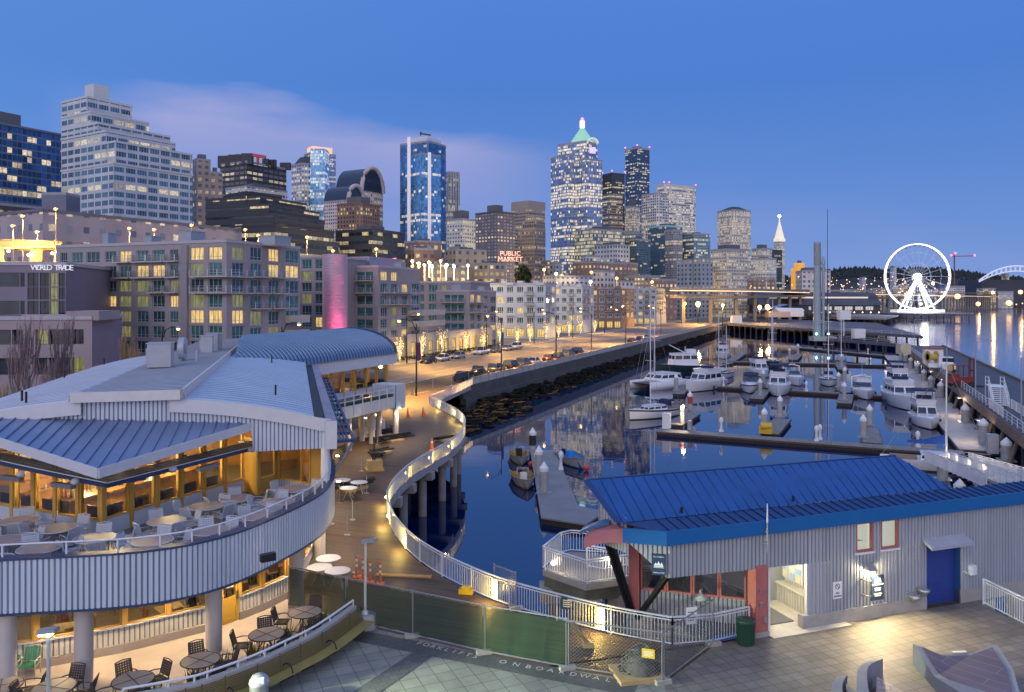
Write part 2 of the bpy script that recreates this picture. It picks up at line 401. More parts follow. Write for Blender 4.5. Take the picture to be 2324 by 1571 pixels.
def FP(t,d=0,z=0):q=F0+FD*t-FN*d;return V(q.x,q.y,z)
right_rail=[P(2232,1372),P(2324,1420),P(2460,1500)]
deck_poly=[P(1073.5,874)]+SCs+RAIL_R[1:]+[FP(4.3,1.0),FP(19,3.0),FP(15.8,-.1)]+right_rail[:]+[V(22,14,0),V(-50,12,0),ST(-115,2.0),ST(0,2.0)]
db=MB();db.prism([(q.x,q.y)for q in deck_poly],-.55,0,1,0)
deck=db.build('boardwalk',[planks,concrete],loc=(0,0,0));deck['kind']='structure'
FENCE=[V(-9.2,32.6,0),V(-6.5,31.2,0),V(-3.76,29.8,0),V(-1,28.4,0),V(1.9,27.2,0),V(5.0,26.2,0),V(7.4,29.1,0)]
o=flat('plaza_paving',[FENCE[0]+V(-5,2.6,0),FENCE[1],FENCE[2],FENCE[3],FENCE[4],V(5,26.2,0),V(5,14,0),V(-45,14,0),V(-45,24,0)],.004,pavers)
o=flat('plaza_paving_square',[V(5,26.2,0),V(7.6,29.3,0),FP(4.1,-.05),FP(16,-.05),*right_rail,V(22,14,0),V(5,14,0)],.004,pavers2)
bm_=MB()
for kk,(a,c,w)in enumerate((((-6.2,30.6),(4.2,26.2),.9),((-7.0,25.2),(1.5,21.0),.8),((-2.6,28.6),(-9,17),.8))):
 a,c=V(*a,0),V(*c,0);n=(c-a).normalized();n=V(n.y,-n.x,0)*w;bm_.face([p+V(0,0,.009+.003*kk)for p in(a,c,c+n,a+n)])
o=bm_.build('paving_bands',brick_mat("paver_band",(.10,.105,.105),(.08,.085,.09),(.05,.05,.05),.3,.3,.01,R(-24),.7,.2),loc=(0,0,0));o['kind']='structure'
BW=[V(-6.0,30.4,0),V(-6.83,28.06,0),V(-7.58,26.76,0),V(-8.31,25.65,0),V(-9.37,24.5,0),V(-9.93,24.1,0),V(-11.5,23.4,0),V(-14,22.6,0),V(-18,22,0)]
BWs=smooth(BW,3)
LW=[V(-26,25.0,0),V(-20,26.1,0),V(-16.4,27.3,0),V(-14,28.6,0),V(-11.6,30.5,0),V(-11.35,30.75,0),V(-10.85,31.45,0),V(-10.2,32.4,0),V(-9.6,33.7,0),V(-9.5,36,0),V(-9.7,39,0)]
flat('terrace',[*BWs,V(-26,21.5,0),*LW[:9],V(-8.6,32.3,0),V(-6.7,31.2,0)],.008,mat("terrace_concrete",(.52,.45,.38),.65,var=.16,vs=.7,bump=.1))
sw=MB();sw.prism([ST(-4,.35),ST(600,.35),ST(600,-.25),ST(-4,-.25)],-1.6,.12);sw.prism([ST(-4,.2),ST(600,.2),ST(600,-.75),ST(-4,-.75)],-5,-1.6)
o=sw.build('seawall',mat("seawall_concrete",(.085,.082,.08),.85,var=.35,vs=.5,bump=.3));tag(o,"long grey concrete seawall between the street and the marina water","seawall")
rb=MB();rng=random.Random(3)
for i in range(1100):
 t=rng.random()**1.35*330-30;d=rng.random();r=.35+.5*rng.random()
 w=7.5 if t<6 else 2.8
 q=ST(t,-.9-d*w,-2.3-d*2.0)
 if t<-2 and any((q-s).length<2.0 for s in SC[:6]):continue
 n=6;pts=[]
 for k in range(2):
  for j in range(n):
   a=6.283*j/n+k*.4;rr=r*(.75+.5*rng.random());pts.append(q+V(rr*math.cos(a),rr*math.sin(a),(k*.55-.1)*r))
 rb.mesh(pts,[(j,(j+1)%n,n+(j+1)%n,n+j)for j in range(n)]+[tuple(range(n,2*n))])
rb.prism([ST(-30,-.7),ST(330,-.7),ST(330,-4.2),ST(-30,-7)],-7,[-3.4,-3.4,-4.8,-4.8])
o=rb.build('riprap_rocks',mat("wet_rock",(.014,.014,.013),.95,var=.5,vs=1.5,bump=.4,spec=.12),loc=(0,0,-4));o['kind']='stuff';tag(o,"dark wet riprap rocks sloping from the seawall into the water","rocks")
# railings
def railing(name,pts,label,h=1.07,span=2.4,pitch=.13,m=white_metal,group=None,posts=True,midrail=0,rail=.05,cat='railing'):
 L=[0]
 for a,b in zip(pts,pts[1:]):L.append(L[-1]+(b-a).length)
 def at(d):
  for i in range(len(pts)-1):
   if d<=L[i+1]or i==len(pts)-2:return pts[i].lerp(pts[i+1],min(1,(d-L[i])/max(L[i+1]-L[i],1e-9)))
 root=thing(name,pts[0],label,cat,group);zz=V(0,0,1)
 n=max(1,round(L[-1]/span));tr=MB()
 brk=sorted(set([L[-1]*k/n for k in range(n+1)]+L))
 for a,b in zip(brk,brk[1:]):
  if b-a>1e-3:tr.bar(at(a)+zz*h,at(b)+zz*h,rail*1.3,rail)
 tr.build('handrail',m,root)
 for k in range(n+1):
  if posts:b=MB();q=at(L[-1]*k/n);b.bar(q,q+zz*h,.06);b.build('post',m,root)
  if k==n:break
  d0,d1=L[-1]*k/n,L[-1]*(k+1)/n;b=MB();ks=max(1,round((d1-d0)/pitch))if pitch else 0
  seg=[d0]+[x for x in L if d0<x<d1]+[d1]
  for a,c in zip(seg,seg[1:]):
   if pitch:b.bar(at(a)+zz*.1,at(c)+zz*.1,.035);b.bar(at(a)+zz*(h-.11),at(c)+zz*(h-.11),.035)
   for r in range(midrail):zz_=h*(r+1)/(midrail+1);b.bar(at(a)+zz*zz_,at(c)+zz*zz_,.03)
  for j in range(1,ks):q=at(d0+(d1-d0)*j/ks);b.bar(q+zz*.1,q+zz*(h-.1),.022)
  if b.v:b.build('panel',m,root)
 return root
ro=railing('railing',SCs,"long white S-curved railing along the water edge of the wooden boardwalk")
bulb=lamp_mat("amber_bulb",(1,.70,.26),14)
lamp_px=[(1000,931),(1027,946),(1050,964),(1053,992),(1022,1026),(985,1050),(925,1090),(882,1146),(884,1190),(920,1246),(1137,1370),(1372,1436)]
for i,q in enumerate(lamp_px):
 c=P(*q);j=min(range(len(SCs)),key=lambda k:(SCs[k]-c).length);a=SCs[max(j-1,0)];b_=SCs[min(j+1,len(SCs)-1)];d=(b_-a).normalized();n=V(d.y,-d.x,0)
 e=SCs[j]+n*.02
 b=MB();b.obox(e+d*.17-n*.03+V(0,0,.1),-d*.34,n*.06,(0,0,.86));g=b.build('lamp_plate',white_metal,ro)
 b=MB();b.ball(e+n*.1+V(0,0,.52),.085,6);k=b.build('lamp',bulb,g)
 light('lamp_light',e+n*.38+V(0,0,.5),85,(1,.68,.14),.08,g)
railing('railing',RAIL_R,"short white railing bending from the boardwalk fence to the salmon office pillar")
railing('railing',right_rail,"white railing running off beside the blue roller door and plaza edge")
railing('railing',[P(1073.5,874),P(1035,893),P(974.5,918.6)],"white railing climbing from the boardwalk corner to the seawall",pitch=.16)
bl=thing('balustrade',ST(0,0),"pale panelled balustrade on top of the seawall beside the parked cars",'balustrade')
for k in range(90):
 b=MB();t0=k*3.0
 b.obox(ST(t0+.2,.12,.12),U*2.6,W*.1,(0,0,.86));b.build('panel',mat("balustrade_panel",(.46,.43,.40),.7,var=.15,vs=.6),bl)
b=MB()
for k in range(91):b.obox(ST(k*3.0-.17,.2,.12),U*.34,W*.22,(0,0,1.0))
o=b.build('post',concrete,bl);o['kind']='stuff'
b=MB();b.obox(ST(-.2,.18,1.05),U*271,W*.2,(0,0,.1));b.build('coping',concrete,bl)
pm=mat("pile_concrete",(.30,.28,.26),.8,var=.3,vs=1.0)
def pile(q,r=.3,z0=-6,z1=-.55,label="",m=pm,group='piles under the boardwalk'):
 b=MB();b.tube((q.x,q.y,z0),(q.x,q.y,z1),r,r,10);o=b.build('pile',m);tag(o,label,'pile',group);return o
PL="round concrete pile standing in the water under the curved boardwalk edge"
for i in range(8,len(SCs)-6,3):
 d=(SCs[i+1]-SCs[i-1]).normalized();n=V(d.y,-d.x,0);q=SCs[i]+n*.7
 pile(q,.33,label=PL)
 b=MB();b.obox(q-d*.35-n*.9+V(0,0,-1.15),n*6,d*.7,(0,0,.6));o=b.build('cross_beam',concrete);tag(o,"concrete cross beam on piles under the curved boardwalk edge",'beam','beams under the boardwalk')
 if i%2==0:pile(q+n*4.2,.33,label=PL)
 # window and door builders
def window(parent,p0,p1,z0,z1,fm,gm=None,fw=.09,fd=.10,mull=(),trans=(),name='window',pane_in=.03):
 p0,p1=V(p0[0],p0[1],0),V(p1[0],p1[1],0);d=(p1-p0);w=d.length;d=d/w;n=V(d.y,-d.x,0);b=MB()
 def fr(u0,u1,a,c):b.obox(p0+d*u0-n*fd/2+V(0,0,a),d*(u1-u0),n*fd,(0,0,c-a))
 fr(0,fw,z0,z1);fr(w-fw,w,z0,z1);fr(fw,w-fw,z0,z0+fw);fr(fw,w-fw,z1-fw,z1)
 for t in mull:fr(w*t-fw*.3,w*t+fw*.3,z0+fw,z1-fw)
 for t in trans:z=z0+(z1-z0)*t;fr(fw,w-fw,z-fw*.25,z+fw*.25)
 f=b.build(name,fm,parent)
 b=MB();q=p0-n*pane_in
 b.face([q+d*fw+V(0,0,z0+fw),q+d*(w-fw)+V(0,0,z0+fw),q+d*(w-fw)+V(0,0,z1-fw),q+d*fw+V(0,0,z1-fw)])
 b.build('pane',gm or glass,f);return f
 # marina office (blue roof, right foreground)
mo=thing('marina_office',FP(10,4),"grey corrugated marina office with a bright blue standing seam roof and salmon pillars",'office building')
EV=4.38
def zl(t):return 2.67
b=MB()
JR=6.15
b.corr([FP(0),FP(JR)],lambda d:2.67-.16*min(1,d/JR),EV-.45,.17,.035)
b.build('overhang_panel',greysiding,mo)
b=MB();PL_=V(4.25,28.9,0)
ret=(FP(0)-PL_).length
b.corr([PL_,FP(0)],lambda d:3.85-1.18*d/ret,EV-.45,.17,.035);b.build('sign_return',greysiding,mo)
b=MB();b.face([FP(0,0,2.66),FP(JR,0,2.5),FP(JR,.12,2.5),FP(.15,.12,2.66),V(PL_.x+.1,PL_.y+.12,3.8),V(PL_.x,PL_.y,3.84)]);b.build('soffit',greysiding,mo)
WL=46.0
wx=[8.47,9.32,9.72,10.62]
b=MB();rdoor=(12.1,13.95)
zz_=lambda y,t:CH-(y-HY)*FP(t).y/FPX
def corr_wall(t0,t1,a,c):b.corr([FP(t0),FP(t1)],a,c,.17,.035)
corr_wall(JR,wx[0],.5,EV-.45);corr_wall(wx[0],wx[1],.5,2.68);corr_wall(wx[0],wx[1],3.86,EV-.45);corr_wall(wx[1],wx[2],.5,EV-.45)
corr_wall(wx[2],wx[3],.5,2.68);corr_wall(wx[2],wx[3],3.86,EV-.45);corr_wall(wx[3],rdoor[0],.5,EV-.45);corr_wall(rdoor[0],rdoor[1],2.58,EV-.45);corr_wall(rdoor[1],WL,.5,EV-.45)
b.build('front_wall',greysiding,mo)
b=MB()
for t0,t1 in((JR-.25,rdoor[0]),(rdoor[1],17.0)):b.obox(FP(t0,-.06,0),FD*(t1-t0),-FN*.3,(0,0,.52))
b.obox(FP(17,-.04,-4.5),FD*29,-FN*.3,(0,0,5.0))
b.build('concrete_plinth',concrete,mo)
inn=mat("office_interior_white",(.75,.73,.66),.6,var=.04)
for a,c in((wx[0],wx[1]),(wx[2],wx[3])):
 f=window(mo,FP(a,.02),FP(c,.02),2.68,3.86,pink,glass,.07,.12)
 b=MB();b.box(*((FP((a+c)/2+.15,.55)).to_2d()),3.25,1.9 if a<9 else 1.5,.02,1.5,math.atan2(FD.y,FD.x));b.build('lit_room',lamp_mat("warm_room_light",(1,.93,.72),.62),f)
 t=MB();t.obox(FP(a-.05,-.05,2.6),FD*(c-a+.1),FN*.05,(0,0,.08));t.build('sill',white_metal,f)
rd=MB();z=0.02
while z<2.54:
 rd.obox(FP(rdoor[0],.28,z),FD*(rdoor[1]-rdoor[0]),FN*.03,(0,0,.065));z+=.075
rdo=rd.build('roller_door',mat("roller_door_blue",(.020,.05,.28),.5,var=.1),mo)
b=MB();b.obox(FP(rdoor[0]-.04,.3,0),FD*.04,FN*.3,(0,0,2.58));b.obox(FP(rdoor[1],.3,0),FD*.04,FN*.3,(0,0,2.58));b.build('door_jamb',mat("jamb_blue",(.02,.10,.28),.5,var=.1),rdo)
b=MB();p=[FP(rdoor[0]-.2,0,2.9),FP(rdoor[1]+.2,0,2.9),FP(rdoor[1]+.2,-.5,2.66),FP(rdoor[0]-.2,-.5,2.66)]
b.face(p);b.face([q-V(0,0,.13)for q in p[::-1]])
for i in range(4):j=(i+1)%4;b.face([p[i],p[i]-V(0,0,.13),p[j]-V(0,0,.13),p[j]])
b.build('door_hood',mat("hood_grey",(.42,.45,.52),.45,.2),mo)
b=MB();b.obox(FP(-.2,-.28,EV-.47),FD*(WL+.2),-FN*.06,(0,0,.52))
pl=V(PL_.x-.25,PL_.y-.2,0);q0=FP(-.2,-.28);b.prism([(pl.x,pl.y),(q0.x,q0.y),(q0.x+.05,q0.y+.06),(pl.x+.05,pl.y+.06)],EV-.47,EV+.05)
b.build('fascia',blue_fascia,mo)
VD=.85
b=MB();z0,z1=EV+.0,EV+.17
b.face([FP(-.2,-.24,z0),FP(WL,-.24,z0),FP(WL,VD,z1),FP(-1.42,VD,z1)])
for k in range(110):
 t=k*.42;b.obox(FP(t,-.24,z0),FD*.03,FP(t,VD,z1)-FP(t,-.24,z0),(0,0,.045))
b.build('low_roof',mat("low_roof_shaded_blue",(.006,.04,.15),.45,.0,var=.1),mo)  # same blue paint as the shed roof, darkened in colour for its shade
RZ=5.75
vs=[FP(-1.42,VD,z1+.02),FP(14.5,VD,z1+.02)]
ra=V(2.97,30.5,RZ);rb_=V(17.05,35.2,RZ)
b=MB();b.face([vs[0],vs[1],rb_,ra])
rl=(rb_-ra).length;rdv=(rb_-ra)/rl;vdv=FD
sl_=(vs[0]-ra);
for k in range(1,36):
 s=k*.46
 if s>rl+1.5:break
 a=ra+rdv*s;dr=V(.339,-.941,0).normalized()
 den=dr.dot(-FN);dist=((a-F0).dot(-FN)-VD)/-den;e=a+dr*dist;e.z=z1+.03
 if s>rl:
  f=(s-rl)/max((vs[1]-rb_).dot(rdv),.1);a=rb_.lerp(vs[1],min(f,.98));
 up=V(0,0,.032)
 b.obox(a+V(0,0,.004),rdv*.022,e-a,up)
b.build('shed_roof',blue_roof,mo)
b=MB();e=V(ra.x-.28,ra.y-.05,0)
b.obox(ra+V(-.05,.02,-.16),rdv*(rl+.05),V(0,.1,0),(0,0,.2))
b.face([ra+V(0,0,.02),vs[0]+V(0,0,.02),vs[0]+V(-.02,0,-.22),ra+V(-.02,0,-.22)][::-1]);b.face([ra+V(-.25,0,.02),vs[0]+V(-.25,0,.02),vs[0]+V(0,0,.02),ra+V(0,0,.02)])
b.build('roof_edge',mat("roof_edge_navy",(.012,.05,.16),.4,.2),mo)
b=MB();b.corr([(ra.x+.4,ra.y-.1),(vs[0].x+.3,vs[0].y+.1)],3.4,lambda d:RZ-.3-1.3*min(1,d/2.6),.17,.03)
b.obox(V(ra.x+.35,ra.y-.1,3.4),rdv*14,V(0,.1,0),(0,0,RZ-3.6));b.obox(ra+rdv*3.2+V(0,.2,-1-RZ),rdv*11,V(0,.1,0),(0,0,5));b.build('rear_wall',greysiding,mo)
b=MB();c0=V(4.22,28.95,0);c1=V(2.68,29.6,0);dd=(c1-c0).normalized();nn_=V(-dd.y,dd.x,0)
rings=[]
for k in range(7):
 f=k/6;q=c0.lerp(c1,f);zt=4.36-.5*f*f;
 rings.append([q+nn_*(.9-.2*f)*-1+V(0,0,zt+.08),q+V(0,0,zt-.05),q+V(0,0,zt-.58+.12*f),q-nn_*(.9-.2*f)+V(0,0,zt-.45+.12*f)])
b.loft(rings,0,False);b.build('eyebrow_roof',mat("eyebrow_pink",(.45,.17,.19),.5,var=.12),mo)
b=MB();rings=[[V(p.x-.25,p.y+.05,p.z+.06)for p in r]for r in rings[2:]];b.loft([[r[0],r[0].lerp(r[1],.5),r[0].lerp(r[1],.5)-V(0,0,.12),r[0]-V(0,0,.12)]for r in rings],0,False);b.build('eyebrow_cap',mat("eyebrow_blue",(.05,.14,.28),.4,var=.1),mo)
for a,c in(((3.55,31.1,3.7),(4.75,31.75,.1)),((3.75,31.0,3.75),(4.85,31.75,.1)),((5.75,29.0,2.66),(4.95,31.4,.1))):
 b=MB();b.bar(a,c,.16,.16);b.build('strut',black_metal,mo)
A0,A1=V(4.95,32.0,0),V(9.15,30.75,0);ad=(A1-A0).normalized()
b=MB();b.box(A0.x,A0.y,1.7,.42,.5,3.9,math.atan2(ad.y,ad.x));b.build('pillar',pink,mo)
P1=FP(4.0,.2);b=MB();b.box(P1.x,P1.y,1.35,.5,.5,2.7,math.atan2(FD.y,FD.x));pr=b.build('pillar',pink,mo)
b=MB();b.box(P1.x,P1.y,.09,.62,.62,.18,math.atan2(FD.y,FD.x));b.build('base',concrete,pr)
b=MB();b.obox(FP(3.9,-.08,1.15),FD*.13,FN*.03,(0,0,.17));b.obox(FP(3.9,-.08,1.65),FD*.1,FN*.02,(0,0,.14));b.obox(FP(4.05,-.08,.55),FD*.13,FN*.03,(0,0,.2));b.build('switch_boxes',steel,pr)
b=MB();b.corr([A0+ad*.2,A1],-.1,1.05,.17,.035);b.build('dado_wall',greysiding,mo)
for k in range(4):
 a=A0+ad*(.25+k*1.02);window(mo,a,a+ad*1.0,1.05,2.75-.02*k,pink,glass_b,.07,.12)
b=MB();b.box(A0.x+.25,A0.y-.25,-.3,1.0,.8,1.2,math.atan2(ad.y,ad.x));b.box(A0.x+1.6,A0.y-.6,-.6,2.4,.5,1.0,math.atan2(ad.y,ad.x));b.build('stone_base',brick_mat("stone_base",(.36,.36,.34),(.28,.28,.27),(.2,.2,.2),.6,.3,.02,0,.8,.4),mo)
b=MB();q=FP(1.6,3.2);b.box(q.x+2.2,q.y+.5,.04,4.4,4.6,.08,math.atan2(FD.y,FD.x));b.build('office_floor',mat("carpet_grey",(.10,.11,.13),.9),mo)
b=MB();q=FP(3.4,5.4);b.box(q.x+.6,q.y,1.5,5.0,.1,3,math.atan2(FD.y,FD.x));b.box(q.x+.6,q.y-.5,.6,3,.6,.75,math.atan2(FD.y,FD.x));b.build('office_back_wall',mat("office_dim_wall",(.12,.13,.16),.7),mo)
b=MB();b.face([FP(1.0,.6,3.0),FP(JR+3,.3,3.0),FP(JR+3,7,3.0),FP(2.6,7,3.0)][::-1]);b.build('ceiling',inn,mo)
q=FP(2.6,1.9,.85);b=MB();b.lathe(q.x,q.y,[(.16,q.z),(.3,q.z+.1),(.22,q.z+.2),(.06,q.z+.28),(.05,q.z+.4)],12);tag(b.build('glass_vase',mat("sea_glass",(.5,.62,.55),.1,var=.1)),"pale glass vase standing inside the office corner window","vase")
b=MB();b.obox(FP(4.3,6.2,.02),FD*(JR-4.0+1.5),FN*6.6,(0,0,.02));b.build('entry_floor',brick_mat("entry_tiles",(.62,.59,.52),(.58,.55,.49),(.42,.4,.36),1.2,1.2,.012,R(-20),.5,.1),mo)
b=MB();b.corr([FP(JR+.02,3.4),FP(JR+.02,.12)][::-1]if False else[FP(JR+1.1,4.6),FP(JR+1.1,.12)],.0,2.6,.17,.03);b.build('entry_side_wall',mat("entry_siding",(.62,.60,.54),.5,.1),mo)
b=MB();b.corr([FP(4.5,4.6),FP(JR+1.1,4.6)],0,2.6,.17,.03);b.build('entry_back_wall',MATS["entry_siding"],mo)
b=MB();b.obox(FP(4.42,4.4,0),FD*.1,FN*4.3,(0,0,2.6));b.build('entry_wall',inn,mo)
b=MB();b.obox(FP(JR-.02,.14,0),FD*1.15,FN*.14,(0,0,2.5));b.build('entry_jamb',inn,mo)
b=MB();b.obox(FP(JR+.62,3.9,.78),FD*.45,FN*3.4,(0,0,.07));b.corr([FP(JR+.72,3.8),FP(JR+.72,.5)],0,.78,.17,.03);b.build('counter',MATS["entry_siding"],mo)
pap=mat("notice_paper",(.8,.8,.74),.7,var=.08,vs=6)
nb=thing('notice_board',FP(JR+1.05,2.4,1.1),"white framed notice board with maps and papers above the entry counter",'notice board')
for k in range(3):
 d0=3.3-k*.95;b=MB();b.obox(FP(JR+1.02,d0,1.0),FD*.05,FN*.85,(0,0,1.05));f=b.build('frame',white_metal,nb)
 rn=random.Random(k)
 for i in range(5):b=MB();b.obox(FP(JR+1.0,d0-.08-.36*(i%2),1.06+.3*(i//2)),FD*.015,FN*.3,(0,0,.24));b.build('paper',mat("paper_%s"%("blue","cream","white")[i%3],((.35,.55,.75),(.85,.75,.5),(.8,.8,.8))[i%3],.7,var=.3,vs=8),f)
window(mo,FP(4.62,4.5),FP(5.45,4.5),.05,2.2,mat("door_blue_grey",(.16,.20,.32),.5),glass_b,.12,.08,(),(.25,.5,.75),'door')
tb=MB();q=FP(JR+.45,3.1);tb.lathe(q.x,q.y,[(.2,.02),(.24,.75)],12,0);tb.lathe(q.x,q.y,[(.26,.75),(.27,.82),(.18,.86),(.05,.9)],12,1);tag(tb.build('waste_bin',[mat("tan_plastic",(.42,.36,.24),.6),black_metal]),"tan waste bin with a black bag beside the entry counter","bin")
for k,(t,d)in enumerate(((5.2,1.2),(5.8,3.0))):
 b=MB();q=FP(t,d,2.93);b.box(q.x,q.y,q.z,.5,.18,.06,math.atan2(FD.y,FD.x));g=b.build('ceiling_lamp',lamp_mat("white_tube",(1,.93,.72),6),mo);light('entry_light',q-V(0,0,.25),330,(1,.86,.58),.3,mo)
tag(flat('door_mat',[FP(4.5,-.35,.02),FP(JR+.25,-.35,.02),FP(JR+.2,.1,.02),FP(4.5,.1,.02)],.03,mat("rust_mat",(.36,.16,.05),.9,var=.3,vs=4),None),"rusty brown ramp mat across the lit office entry","mat");del bpy.data.objects['door_mat']['kind']
wl=thing('wall_lamp',FP(9.05,0,2.0),"grey hooded wall lamp shining under the two office windows",'wall lamp')
b=MB();p=[FP(8.87,0,2.28),FP(9.27,0,2.28),FP(9.27,-.34,2.0),FP(8.87,-.34,2.0)];b.face(p);b.face([p[0],p[3],FP(8.87,0,2.0)]);b.face([p[1],FP(9.27,0,2.0),p[2]]);b.obox(p[3],FD*.4,FN*.02,(0,0,-.05));b.build('hood',mat("hood_bronze",(.30,.29,.28),.5,.3),wl)
b=MB();b.box(*FP(9.07,-.16).to_2d(),1.99,.3,.2,.02,math.atan2(FD.y,FD.x));b.build('lens',lamp_mat("lamp_lens",(1,.82,.45),6),wl)
l=light('wall_lamp_light',FP(9.07,-.4,1.9),1300,(1,.78,.40),.15,wl,'SPOT',155);l.rotation_euler=(FP(9.3,-2.6,0)-FP(9.07,-.4,1.9)).to_track_quat('-Z','Y').to_euler();light('wall_wash',FP(9.07,-.34,1.86),70,(1,.8,.42),.12,wl)
navy=mat("sign_navy",(.02,.045,.11),.5,var=.05);swhite=mat("sign_white",(.82,.84,.86),.5,var=0)
rdir=(FP(0)-PL_).normalized();rn_=V(rdir.y,-rdir.x,0);so_=PL_+rdir*(ret*.78)+rn_*.07
sg=thing('office_sign',so_+V(0,0,2.9),"navy BELL HARBOR MARINA OFFICE sign on the sloping corner panel",'sign')
b=MB();b.obox(so_-rdir*.25+V(0,0,2.78),rdir*.5,rn_*.04,(0,0,.76));b.build('board',navy,sg)
text('lettering',"BELL HARBOR",.06,so_+rn_*.045+V(0,0,3.44),rdir,swhite,sg);text('lettering',"MARINA OFFICE",.056,so_+rn_*.045+V(0,0,2.87),rdir,swhite,sg)
def boat_mark(parent,c,d,n,s):
 b=MB();c=Vector(c)
 def pt(x,z):return c+d*(x*s)+n*.006+V(0,0,z*s)
 b.face([pt(-.5,-.12),pt(.5,-.12),pt(.4,-.22),pt(-.42,-.22)])
 for x,h,w in((-.3,.22,.16),(-.02,.36,.2),(.28,.26,.16)):b.face([pt(x-w,-.08),pt(x+w,-.08),pt(x+.02,h)])
 b.face([pt(-.55,-.27),pt(.55,-.27),pt(.5,-.31),pt(-.5,-.31)]);b.build('emblem',swhite,parent)
boat_mark(sg,so_+rn_*.045+V(0,0,3.16),rdir,rn_,.36)
s2=thing('rules_sign',FP(9.2,-.25,.9),"navy sign with white lines of text hanging from the wall under the hooded lamp",'sign')
b=MB();b.obox(FP(8.95,-.3,.82),FD*.62,FN*.04,(0,0,.98));b.build('board',navy,s2)
b=MB();[b.obox(FP(8.72,0,z),FD*.05,FN*.3,(0,0,.05))or b.obox(FP(8.72,-.3,z),FD*.3,FN*.04,(0,0,.05))for z in(1.0,1.6)];b.build('bracket',steel,s2)
boat_mark(s2,FP(9.26,-.345,1.64),FD,FN,.36)
for k,(s,z,h)in enumerate((("PUBLIC MOORAGE",1.44,.062),("Hotel Facilities",1.3,.05),("Boat Facilities",1.22,.05),("Bell Harbor Marina",1.08,.05),("Port of Seattle",1.0,.05))):text('lettering',s,h,FP(9.26,-.345,z),FD,swhite,s2)
s3=thing('no_smoking_sign',FP(7.5,-.05,1.1),"small white NO SMOKING sign left of the navy sign on the wall",'sign')
b=MB();b.obox(FP(7.33,-.05,1.0),FD*.42,FN*.02,(0,0,.66));b.build('board',swhite,s3)
text('lettering',"NO",.1,FP(7.54,-.075,1.22),FD,navy,s3);text('lettering',"SMOKING",.085,FP(7.54,-.075,1.1),FD,navy,s3)
b=MB()
for k in range(16):a0,a1=6.283*k/16,6.283*(k+1)/16;b.bar(FP(7.54+.1*math.cos(a0),-.075,1.48+.1*math.sin(a0)),FP(7.54+.1*math.cos(a1),-.075,1.48+.1*math.sin(a1)),.02)
b.bar(FP(7.48,-.075,1.54),FP(7.6,-.075,1.42),.02);b.build('symbol',mat("sign_dark",(.06,.06,.08),.5,var=0),s3)
df=thing('drinking_fountain',FP(11.6,-.3,.5),"two steel drinking fountain basins mounted left of the blue roller door",'drinking fountain')
for t,z in((11.25,.72),(11.75,.92)):
 b=MB();q=FP(t,-.26);b.lathe(q.x,q.y,[(.08,z-.22),(.2,z-.1),(.21,z),(.17,z+.01),(.05,z-.04)],12);b.obox(FP(t-.2,0,z-.2),FD*.4,FN*.2,(0,0,.26));b.build('basin',steel,df)
b=MB();b.obox(FP(14.35,0,1.15),FD*.3,FN*.2,(0,0,.42));b.obox(FP(14.38,-.2,1.2),FD*.24,FN*.05,(0,0,.3));b.tube(FP(14.3,-.02,1.2),FP(14.15,-.02,1.3),.05);tag(b.build('meter_box',white_metal),"white electric meter box on the wall right of the roller door","meter box")
an=thing('aerial',FP(4.0,-.3,3.7),"thin white aerial pole clamped to the blue office fascia",'aerial');b=MB();b.tube(FP(4.0,-.4,3.3),FP(4.0,-.4,4.4),.03);b.obox(FP(3.95,-.28,3.6),FD*.1,FN*.12,(0,0,.08));b.obox(FP(3.95,-.28,4.0),FD*.1,FN*.12,(0,0,.08));b.build('mount',steel,an);b=MB();b.tube(FP(4.0,-.4,4.4),FP(4.0,-.4,5.1),.035,.02);b.build('whip',swhite,an)
for t,d in((1.2,1.0),(3.5,1.5),(6.3,1.0),(11,1.4)):
 b=MB();q=FP(t,d,EV+.15);b.tube(q,q+V(0,0,.35),.05);b.build('vent_pipe',black_metal,mo)
 # restaurant (left foreground)
R0=V(-8.3,35.5,0);E1=V(-.966,-.257,0).normalized();E2=V(-.264,.965,0).normalized()
def RP(a,b,z=0):q=R0+E1*a+E2*b;return V(q.x,q.y,z)
rs=thing('restaurant',RP(8,15),"two storey waterfront restaurant with curved white deck, barrel metal roof and yellow window frames",'restaurant')
FL=3.7
rib_roof=mat("ribbed_roof",(.40,.50,.61),.38,.45,var=.10,vs=.5)
cap_roof=mat("copper_capping",(.34,.30,.33),.4,.4,var=.3,vs=.6)
# curved upper deck parapet
DC=[V(-30,22.2,0),V(-22,23.6,0),V(-16.0,24.8,0),V(-12.0,25.6,0),V(-9.93,27.2,0),V(-8.75,30.0,0),V(-8.05,33.0,0),V(-8.1,35.6,0),V(-8.5,37.8,0),V(-9.2,40.5,0)]
DCs=smooth(DC,5)
DIN=[a+V(-(c-a).normalized().y,(c-a).normalized().x,0)*.12 for a,c in zip(DCs,DCs[1:])]
b=MB();b.corr(DCs,2.86,4.55,.17,.05);b.build('curved_parapet',siding,rs)
b=MB()
for a,c in zip(DCs,DCs[1:]):
 d=(c-a).normalized();n=V(d.y,-d.x,0);b.obox(a-n*.34+V(0,0,4.53),c-a,n*.42,(0,0,.07))
b.build('parapet_cap',navy_metal,rs)
b=MB()
for a,c in zip(DCs,DCs[1:]):d=(c-a).normalized();n=V(d.y,-d.x,0);b.obox(a-n*.02+V(0,0,2.80),c-a,n*.08,(0,0,.08))
b.build('parapet_foot',navy_metal,rs)
b=MB();inner=[a+V(-(c-a).normalized().y,(c-a).normalized().x,0)*.3 for a,c in zip(DCs,DCs[1:])];b.corr(inner[::-1],FL,4.5,.3,.01);b.build('parapet_lining',white_metal,rs)
